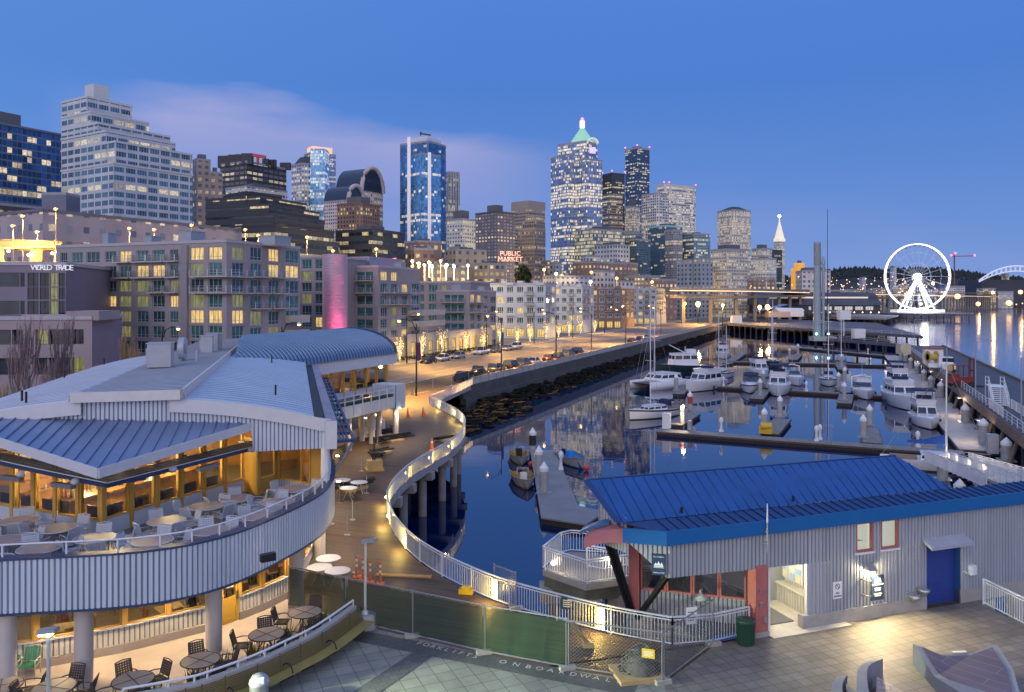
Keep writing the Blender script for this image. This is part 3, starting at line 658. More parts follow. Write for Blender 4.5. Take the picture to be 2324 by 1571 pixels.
rr=[a+V(-(c-a).normalized().y,(c-a).normalized().x,0)*.15 for a,c in zip(DCs,DCs[1:])][6:]
b=MB();b.path([q+V(0,0,4.98)for q in rr],.03,6);hr=b.build('handrail',white_metal,rs)
L_=0
for k in range(0,len(rr),2):b=MB();b.bar(rr[k]+V(0,0,4.6),rr[k]+V(0,0,4.96),.05);b.build('rail_post',white_metal,hr)
# floors
C0=V(-15.6,30.2,0);dR=V(.398,.917,0).normalized();dL=V(-.914,.406,0).normalized()
D0=C0+dR*7.6;D1=V(-11.7,36.4,0);D2=D1+dR*1.34;D3=V(-8.55,36.2,0)
LWALL=C0+dL*9
b=MB();b.prism([(q.x,q.y)for q in DIN]+[(-14,44),(-34,44),(-34,24)],FL-.25,FL);b.build('deck_floor',mat("deck_tiles",(.14,.15,.19),.5,var=.15,vs=1),rs)
b=MB();b.prism([(RP(0,6).x,RP(0,6).y),(RP(0,36).x,RP(0,36).y),(RP(17,44).x,RP(17,44).y),(RP(17,6).x,RP(17,6).y)],FL-.2,FL-.01);b.build('upper_floor',MATS["deck_tiles"],rs)
b=MB();b.prism([(q.x,q.y)for q in DIN]+[(-14,44),(-34,44),(-34,24)],2.86,2.92);b.build('deck_soffit',pale_concrete,rs)
# upper window walls
warm_wood=mat("warm_wood",(.40,.20,.07),.5,var=.25,vs=1.5,stretch=(1,1,4))
dark_panel=mat("dark_panel",(.03,.035,.05),.4,var=.1)
lowwhite=mat("dado_white",(.55,.60,.68),.5,var=.05)
def bay_wall(p0,p1,n,z0,ztops,dado,label=None):
 d=(p1-p0)/n;u=d.normalized();nrm=V(u.y,-u.x,0)
 for k in range(n):
  a=p0+d*k;c=a+d;zt=ztops[0]+(ztops[1]-ztops[0])*(k+.5)/n
  b=MB();b.obox(a-u*.09-nrm*.15+V(0,0,z0),u*.18,nrm*.25,(0,0,zt-z0));b.build('post',yellow_frame,rs)
  b=MB();b.obox(a+u*.1-nrm*.08+V(0,0,z0),d-u*.2,nrm*.16,(0,0,dado));b.obox(a+u*.12-nrm*.1+V(0,0,z0+dado),d-u*.24,nrm*.2,(0,0,.05));b.build('dado',lowwhite,rs)
  window(rs,a+u*.1,c-u*.1,z0+dado+.06,zt,yellow_frame,glass,.06,.1)
  if z0>1 and k%6<5:b=MB();b.obox(a+u*.2-nrm*.2+V(0,0,z0+dado+.1),d-u*.4,nrm*.02,(0,0,.42));b.build('screen_panel',dark_panel,rs)
bay_wall(C0,D0,6,FL,(6.4,7.1),.55)
bay_wall(LWALL,C0,7,FL,(7.4,6.5),.5)
b=MB();b.obox(D0+V(0,0,FL),D1-D0,dR*.1,(0,0,2.6));b.build('yellow_panel',yellow_frame,rs)
f=window(rs,D1,D2,FL,FL+2.15,mat("yellow_door",(.50,.34,.10),.45,var=.06),glass_b,.2,.08,(),(),'door')
b=MB();b.obox(D1+dR*.2+V(.02,0,FL+.02),dR*.95,V(.05,-.02,0),(0,0,.75));b.build('kick_panel',MATS["yellow_door"],f)
b=MB();u=(D3-D2).normalized();nrm=V(u.y,-u.x,0);w=(D3-D2).length
b.wall(D2,u,w,FL+.45,6.1,[(.12,w-.85,FL+.5,5.85)],.12);b.build('window_wall',yellow_frame,rs)
b=MB();b.corr([D2-nrm*-.03,D3-nrm*-.03],FL,FL+.5,.17,.03);b.build('window_dado',siding,rs)
window(rs,D2+u*.12,D3-u*.85,FL+.5,5.85,yellow_frame,glass_b,.06,.1,(.72,))
b=MB()
for k in range(8):q=D3-u*1.15-nrm*.25+V(0,0,4.55+k*.155);b.obox(q,u*.2,nrm*.03,(0,0,.07))
b.build('neon_ladder',lamp_mat("amber_neon",(1,.46,.06),5),rs)
b=MB();b.tube(RP(.05,.1,FL),RP(.05,.1,6.9),.2);b.build('corner_column',white_metal,rs)
# interior shell with wood, bar and lamps
b=MB();q0,q1=RP(1.2,10),RP(17,6.5);b.prism([(q0.x,q0.y),(q1.x,q1.y),(q1.x,q1.y+.2),(q0.x,q0.y+.2)],FL,7.2);b.build('back_wall',warm_wood,rs)
b=MB();q0=RP(.6,1.5);q1=RP(1.2,10);b.prism([(q0.x,q0.y),(q1.x,q1.y),(q1.x+.2,q1.y),(q0.x+.2,q0.y)],FL,7.0);b.build('side_wall',MATS["warm_wood"],rs)
b=MB();q=C0+dR*3.4+V(-1.9,.8,0);b.obox(q-dR*3.2+V(0,0,FL),dR*6.8,V(-.75,.33,0),(0,0,1.05));b.obox(q-dR*3.3+V(.15,-.07,FL+1.05),dR*7,V(-1.0,.44,0),(0,0,.06));bar=b.build('bar_counter',mat("bar_wood",(.30,.14,.05),.3,var=.2),rs)
b=MB();q2=C0+dR*4+V(-4.8,2.1,0)
for z in(.9,1.4,1.9):b.obox(q2-dR*3.4+V(0,0,FL+z),dR*7,V(-.3,.13,0),(0,0,.04))
b.obox(q2-dR*3.4+V(-.32,.14,FL),dR*7,V(-.1,.04,0),(0,0,2.6));b.build('back_shelf',warm_wood,rs)
btl=[]
for k,c in enumerate(((.55,.36,.08),(.06,.16,.05),(.6,.6,.58),(.25,.06,.02))):
 b=MB();b.lathe(0,0,[(.04,0),(.042,.18),(.016,.23),(.016,.31)],6);o=b.build('bottle',mat("bottle_%d"%k,c,.12,var=0,spec=.8),loc=(0,0,0));tag(o,"glass bottle among the crowd of bottles on the restaurant bar",'bottle','bottles on the restaurant bar');btl.append(o)
rng=random.Random(5)
for i in range(84):
 s=rng.random()*6.4-3.0;src=btl[i%4];o=src if i<4 else copy_tree(src)
 if i%3:base=q+dR*s+V(-.1-.7*rng.random(),.1+.2*rng.random(),FL+1.115)
 else:base=q2+dR*s+V(-.1,.05,FL+(.945,1.445)[i%2])
 o.location=base;o.scale=(1.2,1.2,.75+.6*rng.random())
glow=lamp_mat("dining_lamp",(1,.62,.22),14)
for i,(q3,pw)in enumerate(((C0+dR*1.6+V(-1.2,.9,0),480),(C0+dR*5+V(-1.6,1.0,0),480),(C0+dL*3+V(.2,2.4,0),420),(C0+dL*6.5+V(.2,2.6,0),420),(RP(3,3),200),(RP(8,5.5),420))):
 b=MB();b.lathe(q3.x,q3.y,[(.05,6.3),(.16,6.02),(.13,5.98),(.02,5.98)],10);b.tube((q3.x,q3.y,6.3),(q3.x,q3.y,7.0),.015,n=5);o=b.build('pendant_lamp',glow,rs);light('pendant_light',(q3.x,q3.y,5.75),pw,(1,.64,.26),.2,o)
 # tilted triangular roof over the entry corner
AP=V(-14.4,27.6,6.8);RE=V(-11.4,34.7,7.3);LE=AP+dL*10.5;LE.z=8.2
TR=V(-23.9,33.0,8.0)
top_l=AP+(LE-AP)
b=MB();
b.face([AP,RE,LE]);b.face([p-V(0,0,.3)for p in(LE,RE,AP)])
pn=(RE-AP).cross(LE-AP).normalized()
for k in range(1,27):
 a=RE.lerp(LE,k/27);best=99
 for e0,e1 in((AP,RE),(LE,AP)):
  ev=e1-e0;den=(-E2.x)*ev.y-(-E2.y)*ev.x
  if abs(den)<1e-6:continue
  w_=e0-a;t=(w_.x*ev.y-w_.y*ev.x)/den;r=(w_.x*-E2.y-w_.y*-E2.x)/den
  if t>.05 and-.01<=r<=1.01 and t<best:best=t;e=e0.lerp(e1,r)
 if best<50:b.obox(a+pn*.004,(LE-RE).normalized()*.05,e-a,pn*.06)
b.build('corner_roof',slate_roof,rs)
b=MB()
for a,c in((AP,RE),(LE,AP)):
 d=(c-a);n=V(d.y,-d.x,0).normalized();b.obox(a+V(0,0,-.33),d,n*.05,(0,0,.36))
b.build('corner_roof_fascia',mat("fascia_white",(.60,.62,.66),.45,.1,var=.06),rs)
# louvred canopy below it
CA=C0+V(1.05,-1.75,0);CA.z=6.05
cR=CA+dR*10.2;cR.z=6.1;cLf=CA+dL*8;cLf.z=6.5
b=MB()
for a,c,n in((CA,cR,V(dR.y,-dR.x,0)),(cLf,CA,V(-dL.y,dL.x,0)*-1)):
 d=c-a;m=-n if(C0-CA).dot(-n)>0 else n
 m=V(C0.x-CA.x,C0.y-CA.y,0);m=(m-d.normalized()*m.dot(d.normalized())).normalized()
 for k in range(4):b.obox(a+m*(.26*k)+V(0,0,.01*k),d,m*.235,V(0,0,.05))
 b.obox(a+V(0,0,-.12),d,m*.06,(0,0,.18));n_=int(d.length/1.6)
 for k in range(n_+1):q=a+d*k/n_;b.bar(q+V(0,0,-.03),q+m*1.7+V(0,0,.0),.06)
cano=b.build('louvre_canopy',navy_metal,rs)
b=MB()
for a,c in((CA,cR),(cLf,CA)):d=c-a;b.path([a+V(0,0,.07)+V(dR.y,-dR.x,0)*.05,a+d*.5+V(0,0,.05),c+V(0,0,.07)],.022,5)
b.build('conduit',white_metal,cano)
for q in(CA+dR*3.0,CA+dR*7.4,CA+dL*1.6,CA+dL*4.6):
 b=MB();b.ball(q+V(.06,-.12,.0),.17,6,0,.75);b.build('speaker',mat("speaker_grey",(.5,.54,.6),.5),cano)
for q,d in((CA+dL*2.0,dL),(CA+dL*4.9,dL),(CA+dR*4.3,dR)):
 b=MB();m=V(-d.y,d.x,0);b.obox(q+m*-.1+V(0,0,-.38),d*1.1,V(.1,.2,0)if d is dL else V(-.2,.1,0),(0,0,.16));b.build('heater',mat("heater_grey",(.28,.28,.3),.4,.6),cano)
 # gable wall under the barrel roof, fascia band, barrel sheets
AW,RISE=16.7,1.2;ac=AW/2
RR=(ac*ac+RISE*RISE)/(2*RISE)
def hz(a):return 7.3+math.sqrt(max(RR*RR-(a-ac)**2,0))-(RR-RISE)
b=MB();pts=[RP(AW*k/30,0)for k in range(31)][::-1]
b.corr([(p.x,p.y)for p in pts],lambda d:6.05 if AW-d<3.2 else(6.9+.05*(AW-d)),lambda d:max(hz(AW-d),8.7 if 5.9<AW-d<10.4 else 0),.17,.035);b.build('gable_wall',siding,rs)
fw=MATS["fascia_white"]
b=MB();
for a0,a1 in((-.2,6.5),(9.9,16.9)):
 for k in range(12):
  x0=a0+(a1-a0)*k/12;x1=a0+(a1-a0)*(k+1)/12
  p,q=RP(x0,-.12),RP(x1,-.12);n=-E2*.08;z0,z1=hz(max(x0,0)),hz(max(x1,0))
  b.mesh([p+V(0,0,z0-.52),q+V(0,0,z1-.52),q+V(0,0,z1+.05),p+V(0,0,z0+.05)]+[v+n for v in(p+V(0,0,z0-.52),q+V(0,0,z1-.52),q+V(0,0,z1+.05),p+V(0,0,z0+.05))],[(0,1,2,3),(7,6,5,4),(3,2,6,7),(0,4,5,1)])
 b.build('gable_fascia',fw,rs);b=MB()
RL=32.2
def barrel(a0,a1,b0f,b1f,m,name,n=70):
 """ribs run down the curve, repeating along the roof"""
 bb=MB();na=16
 rows=[];steps=int(RL/.8)
 for i in range(steps+1):
  for o,h in((0,0),(.30,0),(.36,.09),(.94,.09)):
   rows.append((min((i+o)*.8,999),h))
 rows=[r for r in rows if r[0]<=RL]
 vs=[]
 for(bb_,h)in rows:
  for j in range(na+1):
   a=a0+(a1-a0)*j/na;q=RP(a,-.1+bb_*1.0);vs.append(V(q.x,q.y,hz(a)+h))
 k=na+1
 for i in range(len(rows)-1):
  bb.mesh(vs[i*k:(i+2)*k],[(j,k+j,k+j+1,j+1)for j in range(na)],1 if i%4==0 else 0)
 return bb.build(name,[m,mat(m.name+"_groove",tuple(x*.45 for x in m.node_tree.nodes['Principled BSDF'].inputs['Base Color'].default_value[:3]),.6,.2)],rs)  # second material paints the shade between ribs as a darker roof colour
barrel(.55,6.9,0,0,rib_roof,'barrel_roof');barrel(9.6,AW,0,0,mat("ribbed_roof_pale",(.48,.51,.57),.4,.35,var=.12,vs=.5),'barrel_roof')
MZ=8.84;ML=46
b=MB();vs=[];rows=[]
for i in range(int(ML/.62)+1):
 for o,h in((0,0),(.86,0),(.90,.03),(.97,.03)):rows.append(((i+o)*.62,h))
for(bb_,h)in rows:
 for a,z in((6.05,MZ),(7.3,MZ),(10.2,MZ-.12)):q=RP(a,-.35+bb_);vs.append(V(q.x,q.y,z+h))
b.mesh(vs,[(i*3+j,(i+1)*3+j,(i+1)*3+j+1,i*3+j+1)for i in range(len(rows)-1)for j in range(2)]);b.m=[1 if(i//2)%4==1 else 0 for i in range(len(b.m))];b.build('monitor_roof',MATS["ribbed_roof_pale"],rs)  # rib risers take the darker copy as painted shade lines
b=MB();b.obox(RP(5.95,-.4,MZ-.38),E1*4.3,E2*.1,(0,0,.42));b.obox(RP(5.95,-.4,MZ-.38),E1*.1,E2*ML,(0,0,.42));b.build('monitor_fascia',mat("monitor_fascia",(.62,.62,.62),.45,.1,var=.1),rs)
b=MB();b.obox(RP(6.4,.1,7.6),E1*.1,E2*ML,(0,0,1.1));
for k in range(10):b.obox(RP(6.0,1+k*4.2,MZ-.6),E1*.4,E2*.12,(0,0,.3))
b.build('monitor_glazing',dark_panel,rs)
b=MB();vs=[]
for k in range(24):b.obox(RP(10.15,.4+k*1.9,MZ-.45),E1*.45,E2*1.2,(0,0,.24-.004*k))
b.build('monitor_flashing',rib_roof,rs)
b=MB();b.obox(RP(.0,-.1,7.0),E1*.6,E2*(RL+.2),(0,0,.22));b.build('gutter',mat("gutter_dark",(.03,.035,.04),.6,var=.4,vs=1.5),rs)
b=MB();b.obox(RP(-.42,-.3,6.9),E1*.45,E2*(RL+.4),(0,0,.42));b.build('roof_capping',cap_roof,rs)
b=MB();b.obox(RP(-.44,-.34,6.05),E1*.5,E2*.2,(0,0,1.25));b.obox(RP(-.43,-.3,6.05),E1*.05,E2*(RL+.4),(0,0,.85));b.build('side_fascia',fw,rs)
b=MB();b.obox(RP(16.6,-.2,6.9),E1*.35,E2*(RL+2),(0,0,.42));b.build('left_gutter',mat("navy_gutter",(.04,.08,.2),.35,.4,var=.1),rs)
b=MB();b.obox(RP(-.1,.5,FL),E1*.1,E2*31,(0,0,2.4));b.build('side_wall_lower',siding,rs)
b=MB();T0,T1=2.2,33
for a in(-.45,-.62,-.79,-.96,-1.13):b.obox(RP(a,T0,5.95),E2*(T1-T0),E1*.07,(0,0,.06))
b.obox(RP(-1.42,T0,5.85),E2*(T1-T0),E1*.12,(0,0,.16));b.obox(RP(-.38,T0,5.85),E2*(T1-T0),E1*.1,(0,0,.16))
for k in range(15):b.obox(RP(-1.42,T0+k*(T1-T0)/14-.05,5.88),E1*1.05,E2*(.3 if k%2==0 else.12),(0,0,.14))
tr=b.build('sunshade_trellis',navy_metal,rs)
for bb_ in(2.4,12,22):b=MB();b.bar(RP(-1.35,bb_,5.85),RP(-.1,bb_,3.9),.12);b.build('strut',mat("strut_grey",(.25,.28,.33),.5),tr)
hv=mat("plant_grey",(.36,.39,.44),.5,.3,var=.1)
for px,py,sx,sy,h in((365,832,1.25,1.25,1.35),(470,800,.8,.7,1.2),(482,796,.8,.7,1.3),(492,794,.7,.7,1.25)):
 q=P(px,py,MZ);b=MB();b.box(q.x,q.y,MZ+h/2,sx,sy,h,.25);b.box(q.x,q.y,MZ+h+.02,sx+.1,sy+.1,.05,.25);b.box(q.x-.1,q.y-sy/2-.01,MZ+h*.5,sx*.7,.02,h*.6,.25);b.build('vent_unit',hv,rs)
q=P(408,818,MZ);b=MB();b.tube(q+V(0,0,.75),q+V(.35,.06,.75),.72,.72,18);b.tube(q+V(.36,.06,.75),q+V(.42,.07,.75),.3,.3,12);b.bar(q,q+V(0,0,.5),.12);b.bar(q+V(.3,0,0),q+V(.3,0,.5),.12);b.build('exhaust_fan',hv,rs)
q=P(447,820,MZ);b=MB();b.tube(q,q+V(0,0,.7),.12);b.tube(q+V(-1.2,.5,0),q+V(-1.2,.5,.9),.06);b.build('vent_pipe',hv,rs)
for k,(a,bb_)in enumerate(((2.3,5),(3,24),(15.6,20),(15.4,30),(13,3),(12.4,1.5))):q=RP(a,bb_,hz(a));b=MB();b.tube(q,q+V(0,0,.55),.05);b.build('vent_pipe',black_metal,rs)
# street wing with its own curved blue roof
G0,G1=V(-17.6,63.4,0),V(-11.7,79,0);gd=(G1-G0).normalized();gn=V(-gd.y,gd.x,0);GL=(G1-G0).length
rows=[]
for i in range(int((GL+14)/.5)):
 for o,h in((0,0),(.45,0),(.5,.09),(.95,.09)):rows.append(((i+o)*.5-14,h))
def gz(w):return 7.3+2.4*math.sqrt(max(0,1-(1-w/5.2)**2))
b=MB();prof=[0,.12,.3,.6,1.0,1.6,2.4,3.4,4.4,5.2,7,9]
vs=[]
for t,h in rows:
 for w in prof:
  q=G0+gd*min(t,GL+.3)+gn*w
  while(q-R0).dot(E1)>5.8 and w>0 and t<9:w-=.1;q=G0+gd*min(t,GL+.3)+gn*w
  z=gz(min(w,5.2))-(0 if w<5.2 else.12*(w-5.2));vs.append(V(q.x,q.y,z+h))
k=len(prof)
for i in range(len(rows)-1):b.mesh(vs[i*k:(i+2)*k],[(j,k+j,k+j+1,j+1)for j in range(k-1)],1 if i%4==0 else 0)
b.build('wing_roof',[mat("wing_roof_blue",(.15,.24,.37),.38,.35,var=.1,vs=.4),mat("wing_roof_groove",(.04,.10,.22),.6,.2)],rs)  # darker blue strips are painted shade between the wing roof ribs
b=MB();ring=[V((G1+gd*.32+gn*w).x,(G1+gd*.32+gn*w).y,gz(min(w,5.2))-(0 if w<5.2 else.12*(w-5.2))+.1)for w in prof]
b.face(ring[::-1]+[V(ring[0].x,ring[0].y,6.3),V(ring[-1].x,ring[-1].y,6.3)][:2]);b.path(ring,.12,6,1);b.build('wing_gable',[siding,navy_metal],rs)
b=MB();b.obox(V(G0.x,G0.y,6.35)-gd*2-gn*.1,gd*(GL+2.4),gn*.12,(0,0,.95));b.obox(V(G0.x,G0.y,7.26)-gd*2-gn*.16,gd*(GL+2.5),gn*.2,(0,0,.1),1);b.build('wing_fascia',[fw,cap_roof],rs)
WB0=G0+gn*.9-gd*1;WB1=G1+gn*.9
bay_wall(V(WB0.x,WB0.y,0),V(WB1.x,WB1.y,0),9,FL,(6.35,6.35),.5)
bay_wall(V(WB1.x,WB1.y,0),WB1+gn*6,3,FL,(6.35,6.35),.5)
b=MB();q=WB0+gn*5;b.obox(V(q.x,q.y,FL),gd*(GL+1),gn*.1,(0,0,3));b.obox(V(WB0.x,WB0.y,6.36),gd*(GL+1.5),gn*8,(0,0,.05));b.build('wing_back_wall',warm_wood,rs)
for t in(3,9,15):
 q=WB0+gd*t+gn*2.2;b=MB();b.lathe(q.x,q.y,[(.05,6.3),(.2,6.0),(.02,5.98)],8);o=b.build('pendant_lamp',glow,rs);light('pendant_light',(q.x,q.y,5.7),120,(1,.6,.24),.2,o)
B0,B1=V(-14.6,62.0,0),V(-10.6,71.5,0);bd=(B1-B0).normalized();bn=V(-bd.y,bd.x,0);BL=(B1-B0).length
b=MB();b.obox(V(B0.x,B0.y,2.95),bd*BL,bn*.12,(0,0,1.0));b.build('balcony_panel',fw,rs)
b=MB();b.obox(V(B0.x,B0.y,3.5)+bn*.12,bd*BL,bn*5.2,(0,0,.2));b.obox(V(B0.x,B0.y,2.9)+bn*.12,bd*(BL+1.4),bn*5.2,(0,0,.08));b.build('balcony_floor',MATS["deck_tiles"],rs)
b=MB();b.obox(V(B0.x,B0.y,3.95)+bn*.15,bd*BL,bn*.5,(0,0,.22));b.build('planter_box',mat("planter_green",(.04,.07,.04),.9,var=.5,vs=4),rs)
rl_=MB()
for z in(4.35,4.75):rl_.bar(V(B0.x,B0.y,z),V(B1.x,B1.y,z),.05)
for k in range(9):q=B0+bd*(BL*k/8)-bn*.04;rl_.bar(V(q.x,q.y,3.1),V(q.x,q.y,4.75),.07)
rl_.build('balcony_railing',white_metal,rs)
q=B1+bd*.1;b=MB();b.corr([q-bn*.1,q+bd*1.6-bn*.1,q+bd*1.6+bn*1.2],2.75,4.95,.17,.03);b.obox(V(q.x,q.y,4.93)-bn*.12,bd*1.65,bn*2.5,(0,0,.06));b.corr([q+bn*2.4,q-bn*.1],2.75,4.95,.17,.03);b.build('corrugated_end_box',siding,rs)
# ground floor: kneewall, glazed yellow frames, door, columns
def low_bays(pts,skip):
 for k in range(len(pts)-1):
  a,c=pts[k],pts[k+1];d=c-a;n_=max(1,round(d.length/1.7))if k not in skip else 1;u=d.normalized();nrm=V(u.y,-u.x,0)
  if k in skip:continue
  b=MB();b.obox(a-nrm*.2,d,nrm*.3,(0,0,.3));b.build('kerb',mat("kerb_tan",(.40,.34,.30),.7,var=.1),rs)
  b=MB();b.corr([a,c],.3,.92,.17,.03);b.obox(a-nrm*.12+V(0,0,.92),d,nrm*.24,(0,0,.06));b.build('kneewall',mat("kneewall_white",(.68,.66,.62),.5,.1,var=.05),rs)
  for j in range(n_):
   p,q=a+d*j/n_,a+d*(j+1)/n_;b=MB();b.obox(p-u*.08-nrm*.1+V(0,0,.98),u*.16,nrm*.2,(0,0,1.88));b.build('post',yellow_frame,rs)
   window(rs,p+u*.08,q-u*.08,.98,2.84,yellow_frame,glass,.05,.08)
low_bays(LW,(5,))
yd=mat("bright_yellow_door",(.66,.40,.06),.45,var=.05)
f=window(rs,LW[5],LW[6],.03,2.8,yd,glass,.16,.1,(),(),'door');u=(LW[6]-LW[5]).normalized()
b=MB();b.obox(LW[5]+u*.16+V(0,0,.19),u*.55,V(u.y,-u.x,0)*.03,(0,0,.85));b.build('kick_panel',yd,f)
b=MB();b.obox(LW[5]+u*.3+V(.05,-.06,1.75),u*.28,V(.01,-.01,0),(0,0,.25));b.obox(LW[5]+u*.3+V(.05,-.06,1.42),u*.3,V(.01,-.01,0),(0,0,.27));b.build('notice',pap,f)
b=MB();b.obox(LW[6]-u*.1+V(.05,-.06,.9),u*.04,V(.08,-.08,0),(0,0,.3));b.build('handle',steel,f)
b=MB();q=[p+V(-.3,.8,0)for p in LW]+[V(-14,41,0),V(-30,36,0)];b.face([p+V(0,0,.05)for p in q]);b.build('dining_floor',mat("dining_floor",(.16,.13,.10),.6,var=.2),rs)
b=MB();p0,p1,p2=V(-30,32,0),V(-15.5,36,0),V(-11.5,43,0)
for a,c in((p0,p1),(p1,p2)):b.prism([(a.x,a.y),(c.x,c.y),(c.x,c.y+.2),(a.x,a.y+.2)],0,2.86)
b.build('dining_back_wall',mat("dining_wall",(.24,.16,.09),.7,var=.25,vs=.7),rs)
for i,q in enumerate((V(-21,29,0),V(-17,30,0),V(-13.6,32.3,0),V(-11.3,36.2,0))):
 b=MB();b.lathe(q.x,q.y,[(.22,2.6),(.26,2.42),(.05,2.4)],10);o=b.build('dining_lamp',glow,rs);light('dining_light',(q.x,q.y,2.2),130,(1,.66,.28),.2,o)
COLS=[(190,1552),(485,1478),(673,1375),(725,1278)]
colm=mat("column_paint",(.52,.48,.46),.55,var=.06)
for q in COLS+[(15,1585)]:
 c=P(*q);b=MB();b.tube((c.x,c.y,0),(c.x,c.y,2.88),.29,.29,18);b.build('column',colm,rs)
for k in range(3):c=B0+bd*(1+k*3.6)+bn*1.0;b=MB();b.tube((c.x,c.y,0),(c.x,c.y,2.95),.27,.27,12);b.build('column',colm,rs)
for k in range(3):c=B0+bd*(9.0+k*1.1)+bn*(2.6-k*1.1);b=MB();b.tube((c.x,c.y,0),(c.x,c.y,2.9),.25,.25,12);b.build('column',colm,rs)
L2=[V(-9.9,41,0),V(-12.9,52,0),V(-15.8,63,0),V(-16.2,66,0),V(-12.6,75,0)]
low_bays(L2,())
b=MB();p=[V(-13.5,42,0),V(-19,63,0),V(-16.5,76,0)]
for a,c in zip(p,p[1:]):b.prism([(a.x,a.y),(c.x,c.y),(c.x-.2,c.y),(a.x-.2,a.y)],0,2.8)
b.build('dining_back_wall',MATS['dining_wall'],rs)
for x,y in((-11.6,44),(-14.5,54),(-15.6,70)):b=MB();b.lathe(x,y,[(.22,2.6),(.26,2.42),(.05,2.4)],10);o=b.build('dining_lamp',glow,rs);light('dining_light',(x,y,2.1),160,(1,.66,.28),.2,o)
dl=lamp_mat("downlight",(1,.80,.5),20)
for i,(x,y,pw)in enumerate(((-19,25.2,75),(-15,26.6,85),(-12.4,28.3,85),(-10.2,30.6,85),(-9.0,33.4,75),(-8.9,37.2,70),(-9.4,43,70),(-11,50,75),(-13,58,75),(-12.2,66,80),(-10.2,72,80))):
 b=MB();b.lathe(x,y,[(.1,2.86),(.1,2.82),(.02,2.82)],10);o=b.build('downlight',dl,rs);light('downlight_beam',(x,y,2.74),pw*(4.6 if i<5 else 6),(1,.72,.42),.1,o,'SPOT',112 if i<5 else 150)
b=MB();q=P(608,1268,3.9);b.box(q.x,q.y,3.95,.5,.22,.26,.6);b.build('floodlight',black_metal,rs)
